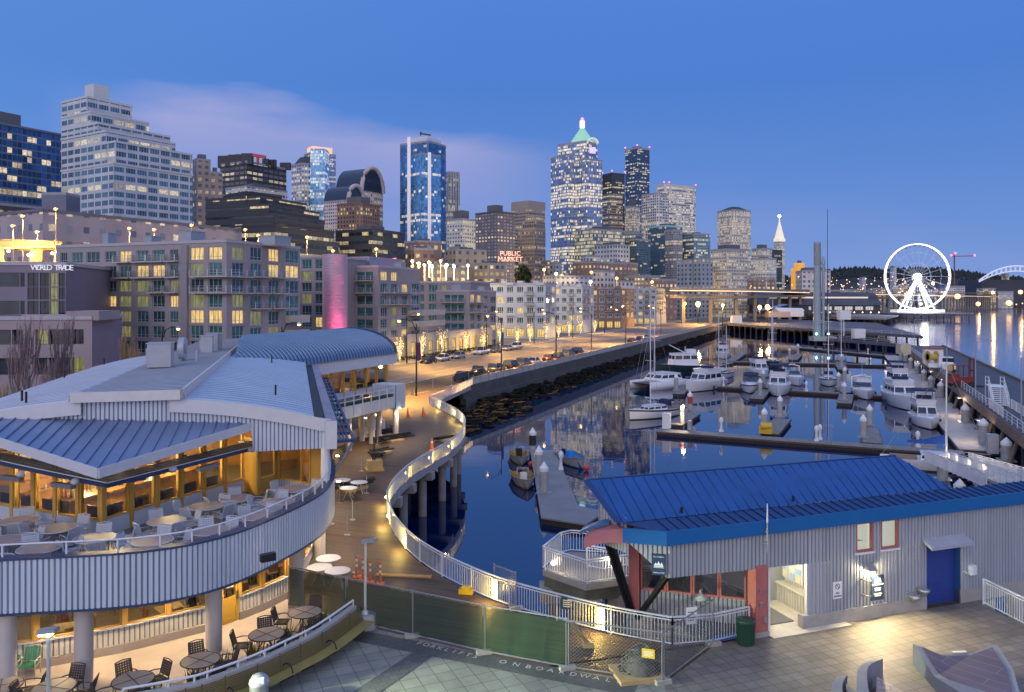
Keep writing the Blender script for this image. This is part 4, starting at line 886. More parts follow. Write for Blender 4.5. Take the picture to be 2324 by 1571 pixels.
# facades: a grid of panes, some of them lit from inside
def facade(name,wall,gl,cw,ch,wf,hf,lit=.2,litc=(1,.78,.40),es=1.6,fl=.1,gm=.0,seed=0,wr=.7,mull=0,band=None,gr=.10):
 if name in MATS:return MATS[name]
 if 6<=seed<=26 and seed not in(24,25,26)or seed in(31,32,41,44,46):cw*=.62;ch*=.6
 if 8<=seed<=26:wall=tuple(min(.62,x*1.22+.012)for x in wall)
 if seed==29:cw*=.7;ch*=.7
 if seed in(5,28):ch*=.8
 m,N,L,b=nodes_of(name)
 def M(op,a,c=None,d=None,cl=False):
  n=N.new('ShaderNodeMath');n.operation=op;n.use_clamp=cl
  for i,x in enumerate((a,c,d)):
   if x is None:continue
   if isinstance(x,(int,float)):n.inputs[i].default_value=x
   else:L.new(x,n.inputs[i])
  return n.outputs[0]
 def mixc(f,a,c):
  n=N.new('ShaderNodeMix');n.data_type='RGBA'
  for i,x in((0,f),(6,a),(7,c)):
   if isinstance(x,(int,float)):n.inputs[i].default_value=x
   elif isinstance(x,tuple):n.inputs[i].default_value=(*x,1)
   else:L.new(x,n.inputs[i])
  return n.outputs[2]
 def rnd(x,y):
  n=N.new('ShaderNodeTexWhiteNoise');n.noise_dimensions='2D';c=N.new('ShaderNodeCombineXYZ')
  for i,v in enumerate((x,y)):
   if isinstance(v,(int,float)):c.inputs[i].default_value=v
   else:L.new(v,c.inputs[i])
  L.new(c.outputs[0],n.inputs[0]);return n.outputs[0]
 uv=N.new('ShaderNodeUVMap');sp=N.new('ShaderNodeSeparateXYZ');L.new(uv.outputs[0],sp.inputs[0])
 ux=M('DIVIDE',sp.outputs[0],cw);uy=M('DIVIDE',sp.outputs[1],ch)
 cx=M('FLOOR',ux);cy=M('FLOOR',uy);fx=M('FRACT',ux);fy=M('FRACT',uy)
 inx=M('LESS_THAN',M('ABSOLUTE',M('SUBTRACT',fx,.5)),wf/2);iny=M('LESS_THAN',M('ABSOLUTE',M('SUBTRACT',fy,.5)),hf/2)
 win=M('MULTIPLY',inx,iny)
 if mull:win=M('MULTIPLY',win,M('GREATER_THAN',M('ABSOLUTE',M('SUBTRACT',M('FRACT',M('MULTIPLY',fx,float(mull))),.5)),.05))if False else M('MULTIPLY',win,M('LESS_THAN',M('ABSOLUTE',M('SUBTRACT',M('FRACT',M('MULTIPLY',fx,float(mull))),.5)),.45))
 sx=M('ADD',cx,seed*7.31+.5);r1=rnd(sx,M('ADD',cy,.5));r2=rnd(M('ADD',M('FLOOR',M('DIVIDE',M('ADD',sx,M('MULTIPLY',cy,1.7)),5.0 if lit>.18 else 2.0)),31.5),M('ADD',cy,seed+.5));r3=rnd(M('ADD',sx,91.0),M('ADD',cy,13.5));rf=rnd(seed+.5,M('ADD',cy,3.5))
 l1=M('MULTIPLY',M('LESS_THAN',r2,M('MULTIPLY',M('ADD',rf,.35),lit*1.25)),M('LESS_THAN',r1,.74));l2=M('MULTIPLY',M('LESS_THAN',rf,fl),M('LESS_THAN',r3,.86))
 on=M('MULTIPLY',M('MAXIMUM',l1,l2),win)
 geo=N.new('ShaderNodeNewGeometry')
 no=N.new('ShaderNodeTexNoise');L.new(uv.outputs[0],no.inputs[0]);no.inputs['Scale'].default_value=1.1;no.inputs['Detail'].default_value=4
 inner=M('MULTIPLY',M('ADD',M('MULTIPLY',no.outputs[0],1.7),-.25,None,True),M('ADD',M('MULTIPLY',r3,.8),.35))
 e=M('MULTIPLY',M('MULTIPLY',on,inner),es*.62)
 n2=N.new('ShaderNodeTexNoise');L.new(uv.outputs[0],n2.inputs[0]);n2.inputs['Scale'].default_value=.12;n2.inputs['Detail'].default_value=6
 mr=N.new('ShaderNodeMapRange');L.new(n2.outputs[0],mr.inputs[0]);mr.inputs[1].default_value=.3;mr.inputs[2].default_value=.7;mr.inputs[3].default_value=.82;mr.inputs[4].default_value=1.16
 wallc=N.new('ShaderNodeMix');wallc.data_type='RGBA';wallc.blend_type='MULTIPLY';wallc.inputs[0].default_value=1;wallc.inputs[6].default_value=(*wall,1);L.new(mr.outputs[0],wallc.inputs[7])
 glc=mixc(r3,tuple(x*.6 for x in gl),tuple(min(1,x*1.45)for x in gl))
 L.new(mixc(win,wallc.outputs[2],glc),b.inputs['Base Color'])
 L.new(M('ADD',M('MULTIPLY',win,gr-wr),wr),b.inputs['Roughness'])
 if gm:L.new(M('MULTIPLY',win,gm),b.inputs['Metallic'])
 b.inputs['Specular IOR Level'].default_value=.7
 L.new(mixc(r2,litc,(1,.84,.52)),b.inputs['Emission Color']);L.new(e,b.inputs['Emission Strength'])
 m.cycles.emission_sampling='NONE'
 return m
def solve(xl,xc,xr,d,ratio=1.0,ang=None,dep=25):
 """plan of a block from its left edge, near corner and right edge in the view and its distance"""
 C=V(XZ(xc,d),d,0)
 def ab(g):
  u=V(math.cos(g),math.sin(g),0);w=V(u.y,-u.x,0);s0,s1=(xl-CX)/FPX,(xr-CX)/FPX
  den=-w.x+s0*w.y;a=(s0*C.y-C.x)/den if abs(den)>1e-6 else-1
  den=u.x-s1*u.y;b=(s1*C.y-C.x)/den if abs(den)>1e-6 else-1
  if xl>=xc:a=dep
  if xr<=xc:b=dep
  return a,b,u,w
 if ang is None:
  best=None
  for k in range(30,121,2):
   g=R(k);a,b,u,w=ab(g)
   if a<=0 or b<=0 or a>400 or b>400:continue
   c=abs(math.log(b/a/ratio))+.25*abs(g-ANG_U)
   if best is None or c<best[0]:best=(c,g)
  ang=best[1]if best else ANG_U
 else:ang=R(ang)
 a,b,u,w=ab(ang)
 if not 0<a<500:a=dep
 if not 0<b<500:b=dep
 L=C-w*a;Rr=C+u*b;B=L+u*b
 return[(C.x,C.y),(Rr.x,Rr.y),(B.x,B.y),(L.x,L.y)],C,u,w,a,b
roofm=mat("flat_roof",(.14,.14,.15),.8,var=.2,vs=.1)
redb=lamp_mat("red_beacon",(1,.05,.06),3)
def inset(poly,k):
 cx=sum(p[0]for p in poly)/len(poly);cy=sum(p[1]for p in poly)/len(poly)
 return[(cx+(p[0]-cx)*k,cy+(p[1]-cy)*k)for p in poly]
def block(label,xl,xc,xr,yt,d,m,name='tower',cat='building',zb=-1.0,ratio=1.0,ang=None,dep=25,plant=.5,ph=None,group=None,trim=None,beacon=False,root=None,chamfer=0,pm_=None):
 poly,C,u,w,a,b=solve(xl,xc,xr,d,ratio,ang,dep);zt=ZY(yt,d)
 if chamfer:
  q=[]
  for i in range(4):
   p0,p1,p2=Vector(poly[i-1]),Vector(poly[i]),Vector(poly[(i+1)%4]);q+=[p1+(p0-p1)*chamfer,p1+(p2-p1)*chamfer]
  poly=[(p.x,p.y)for p in q]
 r=root or thing(name,V(C.x,C.y,max(zb,-1)),label,cat,group)
 bb=MB();bb.prism(poly,zb,zt,0,1);bb.build('shaft',[m,roofm],r)
 bb=MB();o=inset(poly,1.012)
 bb.prism(o,zt-.3,zt+max(.5,d*.0018),0,1);bb.build('parapet',[trim or mat("parapet_"+m.name,tuple(m.node_tree.nodes['Principled BSDF'].inputs['Base Color'].default_value)[:3]if False else(.30,.31,.34),.6,var=.1),roofm],r)
 if plant:bb=MB();bb.prism(inset(poly,plant),zt,zt+(ph or d*.012),0,1);bb.build('roof_plant',[pm_ or mat("plant_dark",(.12,.125,.14),.6,var=.15),roofm],r)
 if beacon:
  for p in poly[:1]+poly[1:2]+poly[3:4]:bb=MB();bb.ball((p[0],p[1],zt+d*.004),d*.001,5);bb.build('beacon',redb,r)
 return r,poly,zt,u,w,a,b,C
F=facade
sky_blue=F("f_blue_condo",(.13,.17,.24),(.03,.10,.26),2.2,3.1,.9,.76,.14,es=1.9,fl=.02,gm=.2,seed=1)
f_white=F("f_white_condo",(.52,.55,.60),(.06,.13,.18),4.9,3.3,.82,.60,.24,es=1.6,fl=.03,seed=2,mull=4)
f_tan=F("f_tan_condo",(.36,.28,.24),(.05,.07,.09),3.2,3.0,.5,.5,.12,es=1.3,seed=3)
f_constr=F("f_construction",(.035,.035,.045),(.12,.11,.10),5,3.6,.8,.5,.35,(1,.85,.6),1.1,.15,seed=4)
f_black=F("f_black_ribbon",(.030,.032,.042),(.02,.03,.04),3.2,4.1,.93,.40,.42,(1,.80,.38),1.7,.2,seed=5)
f_glassb=F("f_glass_blue",(.06,.12,.22),(.045,.17,.40),2.4,3.4,.94,.84,.06,es=1.5,fl=.02,gm=.35,seed=6)
f_glassw=F("f_glass_pale",(.26,.32,.44),(.17,.27,.46),2.3,4.0,.82,.72,.38,(1,.76,.34),2.6,.22,gm=.3,seed=7)
f_stone=F("f_stone_blue",(.40,.40,.45),(.05,.11,.20),3.6,4.0,.6,.64,.34,(1,.85,.5),1.9,.2,seed=8)
f_arch=F("f_arch_stone",(.50,.44,.43),(.05,.05,.07),3.2,3.9,.52,.5,.16,seed=9,es=1.3)
f_brown=F("f_brown_brick",(.20,.115,.075),(.04,.04,.05),3.6,4.2,.46,.56,.28,(1,.74,.34),1.7,.18,seed=10)
f_fins=F("f_dark_fins",(.38,.40,.42),(.05,.05,.055),2.6,4.0,.55,.95,.22,(1,.8,.4),1.2,.12,seed=11)
f_cream=F("f_cream_office",(.55,.52,.47),(.10,.10,.10),3.4,3.9,.5,.42,.35,(1,.8,.42),1.7,.2,seed=12)
f_aptbrown=F("f_brown_apartments",(.13,.10,.10),(.28,.30,.34),4.0,3.1,.55,.5,.24,(1,.72,.32),1.7,seed=13)
f_concrete=F("f_tan_concrete",(.27,.235,.20),(.06,.055,.05),2.2,3.9,.62,.5,.28,(1,.78,.36),1.5,.25,seed=14)
f_deco=F("f_art_deco",(.20,.165,.14),(.06,.05,.045),2.4,3.9,.45,.6,.30,(1,.75,.34),1.5,.12,seed=15)
f_dark=F("f_dark_tower",(.022,.026,.036),(.03,.045,.07),2.4,3.9,.8,.6,.22,(1,.84,.5),1.7,.12,gm=.2,seed=16)
f_navy=F("f_navy_tower",(.035,.055,.10),(.04,.085,.17),2.6,3.8,.88,.6,.22,(1,.86,.52),1.9,.1,gm=.3,seed=17)
f_tanstripe=F("f_tan_stripe",(.33,.26,.22),(.06,.055,.055),2.8,3.9,.97,.46,.30,(1,.84,.5),1.5,.25,seed=18)
f_whitegrid=F("f_white_grid",(.50,.50,.50),(.06,.06,.07),3.3,3.9,.62,.6,.16,(1,.82,.45),1.7,.2,seed=19)
f_whiteband=F("f_white_band",(.58,.55,.54),(.12,.13,.16),3.0,4.0,.97,.5,.55,(1,.90,.62),1.6,.35,seed=20)
f_lit=F("f_lit_stone",(.50,.46,.40),(.07,.07,.07),2.5,3.8,.5,.52,.42,(1,.84,.48),1.9,.3,seed=21)
f_condo=F("f_dark_condo",(.07,.09,.11),(.04,.11,.16),3.2,3.1,.84,.74,.16,(1,.78,.42),1.7,seed=22,mull=2)
f_teal=F("f_teal_condo",(.20,.26,.30),(.06,.17,.23),3.2,3.1,.8,.74,.20,(1,.78,.42),1.8,seed=23,mull=2)
f_grey=F("f_grey_slab",(.26,.29,.33),(.05,.08,.11),3.8,3.2,.42,.5,.22,(1,.76,.38),1.6,seed=24)
f_brick=F("f_brick_low",(.22,.13,.105),(.30,.30,.31),3.4,3.3,.5,.52,.22,(1,.74,.34),1.6,seed=25)
f_lowwhite=F("f_low_white",(.46,.45,.46),(.07,.09,.11),3.2,3.4,.5,.5,.28,(1,.74,.34),1.7,.1,seed=26)
f_pinkgrey=F("f_pink_panels",(.40,.34,.36),(.20,.22,.27),4.8,4.2,.36,.42,.28,(1,.72,.36),1.5,seed=27)
f_market=F("f_market",(.36,.31,.26),(.12,.10,.08),3.0,3.4,.6,.5,.7,(1,.62,.18),2.4,.35,seed=28)
f_podium=F("f_lit_podium",(.20,.21,.22),(.10,.16,.20),2.6,4.0,.9,.72,.62,(1,.80,.38),1.5,.3,seed=29,mull=2)
# the skyline, from left to right
block("dark blue glass apartment tower cut by the left edge of the view",-330,-120,140,258,330,sky_blue,ang=62,plant=.6,ph=9,trim=mat("trim_blue",(.16,.19,.25),.6))
r,*_=block("white stepped apartment tower with terraces beside the blue glass tower",139,197,300,220,330,f_white,ratio=1.2,plant=.35,ph=8,trim=mat("trim_white",(.55,.57,.6),.6),ang=58,pm_=mat("trim_white",(.55,.57,.6),.6))
tw=MATS["trim_white"]
for xl,xc,xr,yt,d in((139,206,338,254,326),(139,222,386,280,322),(139,240,398,298,319),(139,262,436,322,316),(139,257,437,371,313)):block(None,xl,xc,xr,yt,d,f_white,ang=58,plant=0,root=r,trim=tw)
r,*_=block("tan gabled apartment block tucked behind the white stepped tower",437,446,478,362,380,f_tan,plant=.5,ph=3);block(None,470,476,505,392,384,f_tan,plant=.3,ph=3,root=r)
r,poly,zt,*_=block("dark concrete tower under construction with ragged top and red crane",500,560,650,368,560,f_constr,ratio=1.4,plant=0)
rng=random.Random(2)
for k in range(11):bb=MB();p=Vector(poly[3]).lerp(Vector(poly[0]),rng.random())if k%3 else Vector(poly[0]).lerp(Vector(poly[1]),rng.random());bb.box(p.x,p.y+2,zt+2.5,3+5*rng.random(),3,5+5*rng.random());bb.build('formwork',mat("formwork",(.05,.05,.06),.7),r)
bb=MB();a,c=PD(574,352,560),PD(603,357,560);bb.bar(a,c,2,2);bb.bar(PD(585,354,560),PD(585,370,560),1.6);bb.build('crane_jib',mat("crane_red",(.5,.04,.06),.5),r)
block("low white hotel front below the dark tower under construction",512,560,652,424,520,f_lowwhite,ratio=1.5,plant=.4,ph=4)
r,poly,zt,*_=block("pale stone skyscraper with a dark mansard cap and blue glass strip",656,690,752,372,640,f_stone,ratio=1.4,plant=0,chamfer=.16)
bb=MB();bb.loft([[V(*p,zt)for p in inset(poly,.93)],[V(*p,zt+7.5)for p in inset(poly,.55)]],0,False);bb.build('mansard',mat("mansard_slate",(.05,.05,.06),.6),r)
bb=MB();q=PD(716,0,636);bb.box(q.x+2,q.y+6,60,12,14,(ZY(368,640))*2-120+20);bb.build('glass_bay',F("f_bay_blue",(.30,.55,.80),(.12,.40,.75),2.2,4,.8,.8,.4,(1,.92,.6),1.8,.2,seed=31),r)
r,poly,zt,*_=block("glass skyscraper with an orange lit crown and flag mast behind the mansard tower",690,704,762,348,860,F("f_glass_grey",(.20,.27,.42),(.12,.20,.38),2.6,4,.85,.7,.3,(1,.9,.6),1.5,.2,gm=.2,seed=32),ratio=1.4,plant=0)
bb=MB();bb.prism(inset(poly,.80),zt,zt+8.5);bb.build('lit_crown',mat("orange_crown",(.8,.5,.35),.5,var=0,emit=(1,.42,.22),es=.95),r)
bb=MB();p=poly[1];bb.tube((p[0]-4,p[1],zt),(p[0]-4,p[1],ZY(308,860)),.5,.2);bb.build('mast',white_metal,r)
def arched(label,xl,xc,xr,yt,d,rise,yb):
 r,poly,zt,u,w,a,b,C=block(label,xl,xc,xr,yb,d,f_arch,plant=0,ratio=.8,ang=60)
 bb=MB();n=12;ring0,ring1=[],[]
 for k in range(n+1):
  t=math.pi*k/n;o=b/2-b/2*math.cos(t);h=rise*math.sin(t)
  for ring,back in((ring0,0),(ring1,a)):q=C-w*back+u*o;ring.append(V(q.x,q.y,zt+h))
 bb.mesh(ring0+ring1,[(k,k+1,n+2+k,n+1+k)for k in range(n)],0,True);bb.build('barrel_roof',mat("arch_roof",(.04,.06,.10),.3,.3,var=.15,vs=.2),r)
 bb=MB();bb.path([q+w*.4 for q in ring0],1.6,6);bb.build('arch_rim',mat("arch_stone",(.50,.44,.43),.7,var=.1),r)
 bb=MB();bb.face([q+w*.2 for q in ring0]);bb.build('arch_window',mat("arch_glass",(.03,.05,.08),.15),r)
arched("taller stone tower with a dark barrel vault roof ending in an arch",762,820,869,0,560,17,431)
arched("lower stone tower with a barrel vault roof in front of the taller vault",735,790,824,0,530,11,456)
block("brown brick office block with rounded corner and bright top windows",757,816,869,462,470,f_brown,ratio=1.1,plant=.55,ph=5,chamfer=.14,trim=mat("trim_brown",(.2,.12,.08),.7))
r,*_=block("black stepped office block with yellow ribbon windows above the hotels",467,623,770,540,262,f_black,ratio=1.0,plant=0,trim=mat("trim_black",(.035,.037,.048),.6))
tb_=MATS["trim_black"]
for xl,xc,xr,yt,d in((467,625,758,511,264),(467,620,736,486,266),(467,610,724,465,268),(467,590,694,447,270),(512,560,640,437,272)):block(None,xl,xc,xr,yt,d,f_black,root=r,plant=0,trim=tb_)
block("black office block with ribbon windows right of the stepped one",762,845,918,522,300,f_black,ratio=1.2,plant=.4,ph=2.5,trim=tb_)
r,poly,zt,u,w,a,b,C=block("blue glass skyscraper with white vertical fins standing alone mid skyline",908,973,1012,322,560,f_glassb,ratio=.8,plant=0)
bb=MB();bb.prism(inset(poly,.78),zt,ZY(307,560),0,1);bb.build('roof_screen',[mat("screen_white",(.62,.66,.74),.5,var=.05),roofm],r)
for xx,y0,dd in((928.5,312,558),(975,347,556)):bb=MB();p=PD(xx,y0,dd);bb.box(p.x,p.y-.5,p.z/2,2.2,2.2,p.z);bb.build('white_fin',mat("fin_white",(.85,.82,.86),.4,var=0,emit=(.9,.8,.95),es=.12),r)
block(None,920,958,1000,350,553,F("f_glass_sky",(.10,.24,.42),(.10,.34,.66),2.4,3.4,.94,.84,.12,es=2.0,fl=.06,gm=.3,seed=41),root=r,plant=0,ratio=.8)
bb=MB();bb.bar(PD(953,303,556),PD(978,307,556),.9);bb.bar(PD(955,299,556),PD(955,308,556),.8);bb.build('roof_crane',black_metal,r)
block("slim grey tower with dark vertical stripes right of the blue glass skyscraper",1006,1018,1043,392,700,f_fins,plant=0)
block("cream office block with rows of small lit windows beside the striped tower",1014,1050,1079,498,480,f_cream,ratio=1,plant=.55,ph=6)
block("brown apartment tower with white balconies right of the cream block",1079,1128,1168,482,440,f_aptbrown,ratio=.8,plant=.4,ph=5,trim=mat("trim_brown" if False else "trim_darkbrown",(.10,.08,.08),.7))
r,*_=block("tan concrete tower with a blank top band in the middle skyline",1161,1200,1237,460,560,f_concrete,plant=0,trim=mat("trim_tan",(.30,.26,.22),.7));poly=solve(1161,1200,1237,560)[0]
bb=MB();bb.prism(inset(poly,1.02),ZY(476,560),ZY(455,560));bb.build('blank_band',mat("blank_concrete",(.33,.29,.26),.75,var=.1),r)
r,*_=block("stepped brown art deco tower in front of the tan concrete tower",1176,1214,1238,520,500,f_deco,plant=0,trim=MATS["trim_tan"])
for xl,xc,xr,yt,d in((1186,1214,1236,502,503),(1194,1216,1235,491,505)):block(None,xl,xc,xr,yt,d,f_deco,root=r,plant=0,trim=MATS["trim_tan"])
r,poly,zt,u,w,a,b,C=block("tall pale glass skyscraper with many lit floors left of the pyramid roof",1266,1328,1356,322,640,f_glassw,ratio=.7,plant=0)
block(None,1250,1290,1340,352,634,f_glassw,root=r,plant=0,ratio=1);block(None,1290,1330,1367,362,630,f_glassw,root=r,plant=0,ratio=.8)
bb=MB();q=PD(1338,348,629);bb.obox(q,V(5,1.4,0),V(0,.3,0),(0,0,5));bb.build('purple_sign',lamp_mat("purple_led",(.35,.22,1),1.0),r)
r,poly,zt,*_=block("stone skyscraper with a floodlit green pyramid roof and lantern",1288,1330,1355,326,760,f_stone,plant=0,ratio=.8)
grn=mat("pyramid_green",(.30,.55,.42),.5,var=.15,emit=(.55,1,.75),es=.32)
cx_=sum(p[0]for p in poly)/4;cy_=sum(p[1]for p in poly)/4
bb=MB()
for k in range(7):f0=1.0-k*.125;z0=zt+k*2.6;bb.loft([[V(*p,z0)for p in inset(poly,f0)],[V(*p,z0+2.2)for p in inset(poly,f0-.13)]],0,False)
bb.build('pyramid_roof',grn,r)
bb=MB();bb.prism(inset(poly,.17),zt+18,zt+25);bb.build('lantern',lamp_mat("lantern_white",(1,.9,.7),1.3),r)
bb=MB();bb.ball((cx_,cy_,zt+26.5),1.6,5);bb.build('beacon',redb,r)
for xx,dd,rr in((1345,632,4.2),):
 q=PD(xx,326,dd);pr=[V(q.x+rr*math.cos(math.pi*k/10),q.y,q.z+rr*math.sin(math.pi*k/10))for k in range(11)];bb=MB();bb.path(pr,.9,5);bb.mesh([p+V(0,.8,0)for p in pr]+[p+V(0,9,0)for p in pr],[(k,k+1,12+k,11+k)for k in range(10)]);bb.build('lunette',mat("lunette_lit",(.5,.6,.52),.5,var=0,emit=(.9,1,.75),es=.35),r)
block("black office tower with scattered lights behind the tan striped tower",1367,1389,1418,395,760,f_dark,plant=0,beacon=True,trim=tb_)
block("tan striped office tower right of the pale glass skyscraper",1367,1384,1413,443,700,f_tanstripe,plant=0,trim=MATS["trim_tan"])
block("tall dark blue skyscraper with three bays and red roof lights",1419,1446,1474,337,900,f_navy,plant=.4,ph=4,beacon=True,ratio=1)
block("small bright tan tower at the foot of the dark blue skyscraper",1418,1440,1453,470,720,f_lit,plant=.5,ph=8)
block("white gridded office tower below the dark blue skyscraper",1453,1494,1520,440,680,f_whitegrid,plant=0,ratio=.7,chamfer=.1)
block("broad white banded tower with pale crown and red corner lights",1486,1510,1582,420,800,f_whiteband,plant=0,ratio=1.3,beacon=True,chamfer=.12,trim=mat("crown_pale",(.60,.56,.55),.6))
r,poly,zt,*_=block("white office tower with a dark hipped roof standing apart on the right",1625,1664,1707,478,760,f_lit,plant=0,ratio=1,chamfer=.08)
bb=MB();bb.loft([[V(*p,zt+.6)for p in inset(poly,1.0)],[V(*p,zt+5)for p in inset(poly,.3)]],0,False);bb.build('hipped_roof',mat("hip_dark",(.04,.04,.055),.6),r)
r,*_=block("dark glass condominium tower with bluish balconies below the white gridded tower",1400,1445,1476,545,640,f_condo,plant=.5,ph=4,ratio=.7);block(None,1405,1440,1460,530,646,f_teal,root=r,plant=.4,ph=2)
block("teal topped condominium tower next to the dark condominium",1470,1508,1549,514,670,f_condo,plant=.6,ph=3,trim=mat("trim_teal",(.30,.55,.60),.4))
block("grey framed condominium with pinkish grid right of the teal topped one",1510,1528,1549,524,650,F("f_pink_grid",(.34,.30,.32),(.10,.14,.18),3,3.1,.7,.7,.25,seed=44),plant=0)
block("pale blue glass condominium with lit flats left of the white office tower",1549,1575,1612,532,680,f_teal,plant=.3,ph=2.5)
r,*_=block("wide lit glass podium block below the pale glass skyscraper",1295,1345,1418,522,620,f_podium,plant=.5,ph=4,ratio=1.3)
block("white apartment block with bays in front of the lit podium",1349,1395,1429,557,600,f_lowwhite,plant=.5,ph=3,ratio=.8)
block("dark brick warehouse with white windows below the white bay block",1364,1425,1448,598,560,f_brick,plant=.3,ph=2)
r,*_=block("blank grey concrete apartment slabs above the white waterfront condos",1536,1562,1600,592,560,f_grey,plant=.4,ph=2,ratio=.9);block(None,1574,1592,1618,588,555,f_grey,root=r,plant=0)
block("blue and white glass office block with square grid below the hipped roof tower",1640,1655,1696,596,600,F("f_square_grid",(.42,.46,.52),(.06,.14,.24),4.2,4.2,.84,.84,.2,seed=45,mull=2),plant=0,ratio=1.4)
block("dim stone block with sloped glass attic beneath the hipped roof tower",1613,1650,1696,567,560,f_lit,plant=.6,ph=4)
r,*_=block("cream twin stepped block left of the slim white tower",1706,1728,1752,566,620,f_lit,plant=.5,ph=4);block(None,1704,1740,1762,588,600,f_cream,root=r,plant=.4,ph=2)
block("dark glass slab close behind the slim white tower",1728,1752,1775,570,680,f_dark,plant=0,trim=tb_)
r,poly,zt,*_=block("slim white tower with a floodlit pyramid spire",1757,1768,1781,548,740,F("f_smith",(.62,.58,.52),(.10,.09,.08),2.4,3.6,.45,.5,.42,(1,.85,.5),1.8,seed=46),name='spire_tower',plant=0)
spl=mat("spire_lit",(.75,.70,.60),.5,var=0,emit=(1,.88,.58),es=.5)
bb=MB();bb.prism(inset(poly,1.12),zt,zt+3);bb.build('cornice',spl,r)
cx_=sum(p[0]for p in poly)/4;cy_=sum(p[1]for p in poly)/4
bb=MB();bb.loft([[V(*p,zt+3)for p in inset(poly,.95)],[V(*p,zt+19)for p in inset(poly,.12)]],0,False);bb.tube((cx_,cy_,zt+18),(cx_,cy_,zt+24),.8,.3);bb.build('spire',spl,r)
bb=MB();bb.ball((cx_,cy_,zt+24),1.6,6);bb.build('spire_lamp',lamp_mat("spire_white",(1,.95,.85),3),r)
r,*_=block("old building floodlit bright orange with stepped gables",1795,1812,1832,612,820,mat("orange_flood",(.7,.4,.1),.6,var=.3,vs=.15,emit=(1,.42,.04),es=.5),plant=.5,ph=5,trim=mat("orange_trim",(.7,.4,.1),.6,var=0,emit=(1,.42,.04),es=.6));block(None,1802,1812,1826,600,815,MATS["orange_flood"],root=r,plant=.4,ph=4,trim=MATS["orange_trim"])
block("broad pale office building right of the floodlit orange building",1820,1885,1918,616,560,f_lowwhite,plant=.7,ph=3,ratio=.6,ang=80)
block("low brown brick warehouse row behind the elevated highway",1687,1760,1822,634,600,f_brick,plant=.3,ph=2,ang=85)
# hillside below the towers: market and small buildings
low=[(919,950,1003,548,330,f_brick,"dark brick apartments with white bays below the blue glass skyscraper"),(919,940,985,565,320,F("f_tan_low",(.34,.22,.15),(.1,.08,.07),3.2,3.2,.5,.5,.4,seed=47),"low tan brick flats lit orange near the market"),(1010,1035,1104,568,330,F("f_yellow_low",(.42,.36,.26),(.1,.1,.1),3.6,3.4,.4,.4,.2,seed=48),"yellowish low building with arcade near the market lamps"),(1018,1036,1060,562,345,MATS["f_yellow_low"],"square yellow house with lit side on the market hill"),(960,1000,1060,600,300,f_market,"long low market hall with glowing eaves"),(1075,1110,1150,600,320,f_market,"market hall under the red neon sign"),(1130,1170,1250,592,330,f_market,"wide market arcade with a strip of yellow windows"),(1232,1262,1345,628,290,f_lowwhite,"long low white building above the white waterfront condos"),(1247,1260,1275,598,330,f_grey,"pale grey house with a green roof on the market hill"),(1300,1345,1382,596,340,f_brick,"red brick lofts with white window grids on the hill"),(1345,1372,1395,616,330,f_lowwhite,"cream gabled house with glowing attic on the hill"),(1420,1455,1500,628,330,f_market,"flat roofed garage block glowing yellow near the condos"),(1318,1330,1362,582,380,f_lowwhite,"tall white narrow house above the brick lofts"),(1480,1500,1535,636,320,f_brick,"low brown block at the end of the hillside row"),(1395,1410,1440,640,315,f_lowwhite,"little pale block with dark windows right above the condo roofs")]
for xl,xc,xr,yt,d,m,lab in low:
 if xc>1150:d*=1.55
 block(lab,xl,xc,xr,yt,d,m,name='market_building' if m is f_market else 'hill_building',plant=.35,ph=1.6,zb=0)
for x,y,d,c,s in((895,596,210,(1,.1,.06),"red neon sign on the flat hotel roof"),(1158,580,316,(1,.22,.05),"red neon PUBLIC MARKET sign standing on the market hall roof")):
 r=thing('neon_sign',PD(x,y+8,d),s,'neon sign');nm=lamp_mat("neon_%d"%x,c,1.6)
 if x>1000:text('lettering',"PUBLIC",2.6,PD(x,y-4,d),V(1,0,0),nm,r,ext=.05);text('lettering',"MARKET",2.6,PD(x,y+9,d),V(1,0,0),nm,r,ext=.05)
 else:b_=MB();b_.path([PD(x-4,y-7,d),PD(x+3,y-9,d),PD(x+1,y-2,d),PD(x+5,y+3,d),PD(x,y+9,d),PD(x-4,y+3,d)],.3,5);b_.build('tube',nm,r)
 b_=MB();b_.bar(PD(x-8,y+12,d+.5),PD(x-8,y-10,d+.5),.2);b_.bar(PD(x+8,y+12,d+.5),PD(x+8,y-10,d+.5),.2);b_.build('support',black_metal,r)
block("grey windowless box building above the pink panelled one",95,150,182,440,250,mat("grey_box",(.16,.17,.23),.7,var=.15,vs=.1),plant=0,name='hill_building')
block("long pinkish panelled building with scattered square windows behind the highway",-60,97,549,478,205,f_pinkgrey,ang=62,plant=0,name='hill_building',trim=mat("trim_mauve",(.16,.16,.2),.6))
block("dark glass corner building behind the street lamps at the left edge",-80,-20,97,462,232,F("f_dark_left",(.07,.055,.06),(.06,.07,.08),4,4,.7,.6,.4,(1,.6,.2),1.2,seed=49),plant=0,name='hill_building')
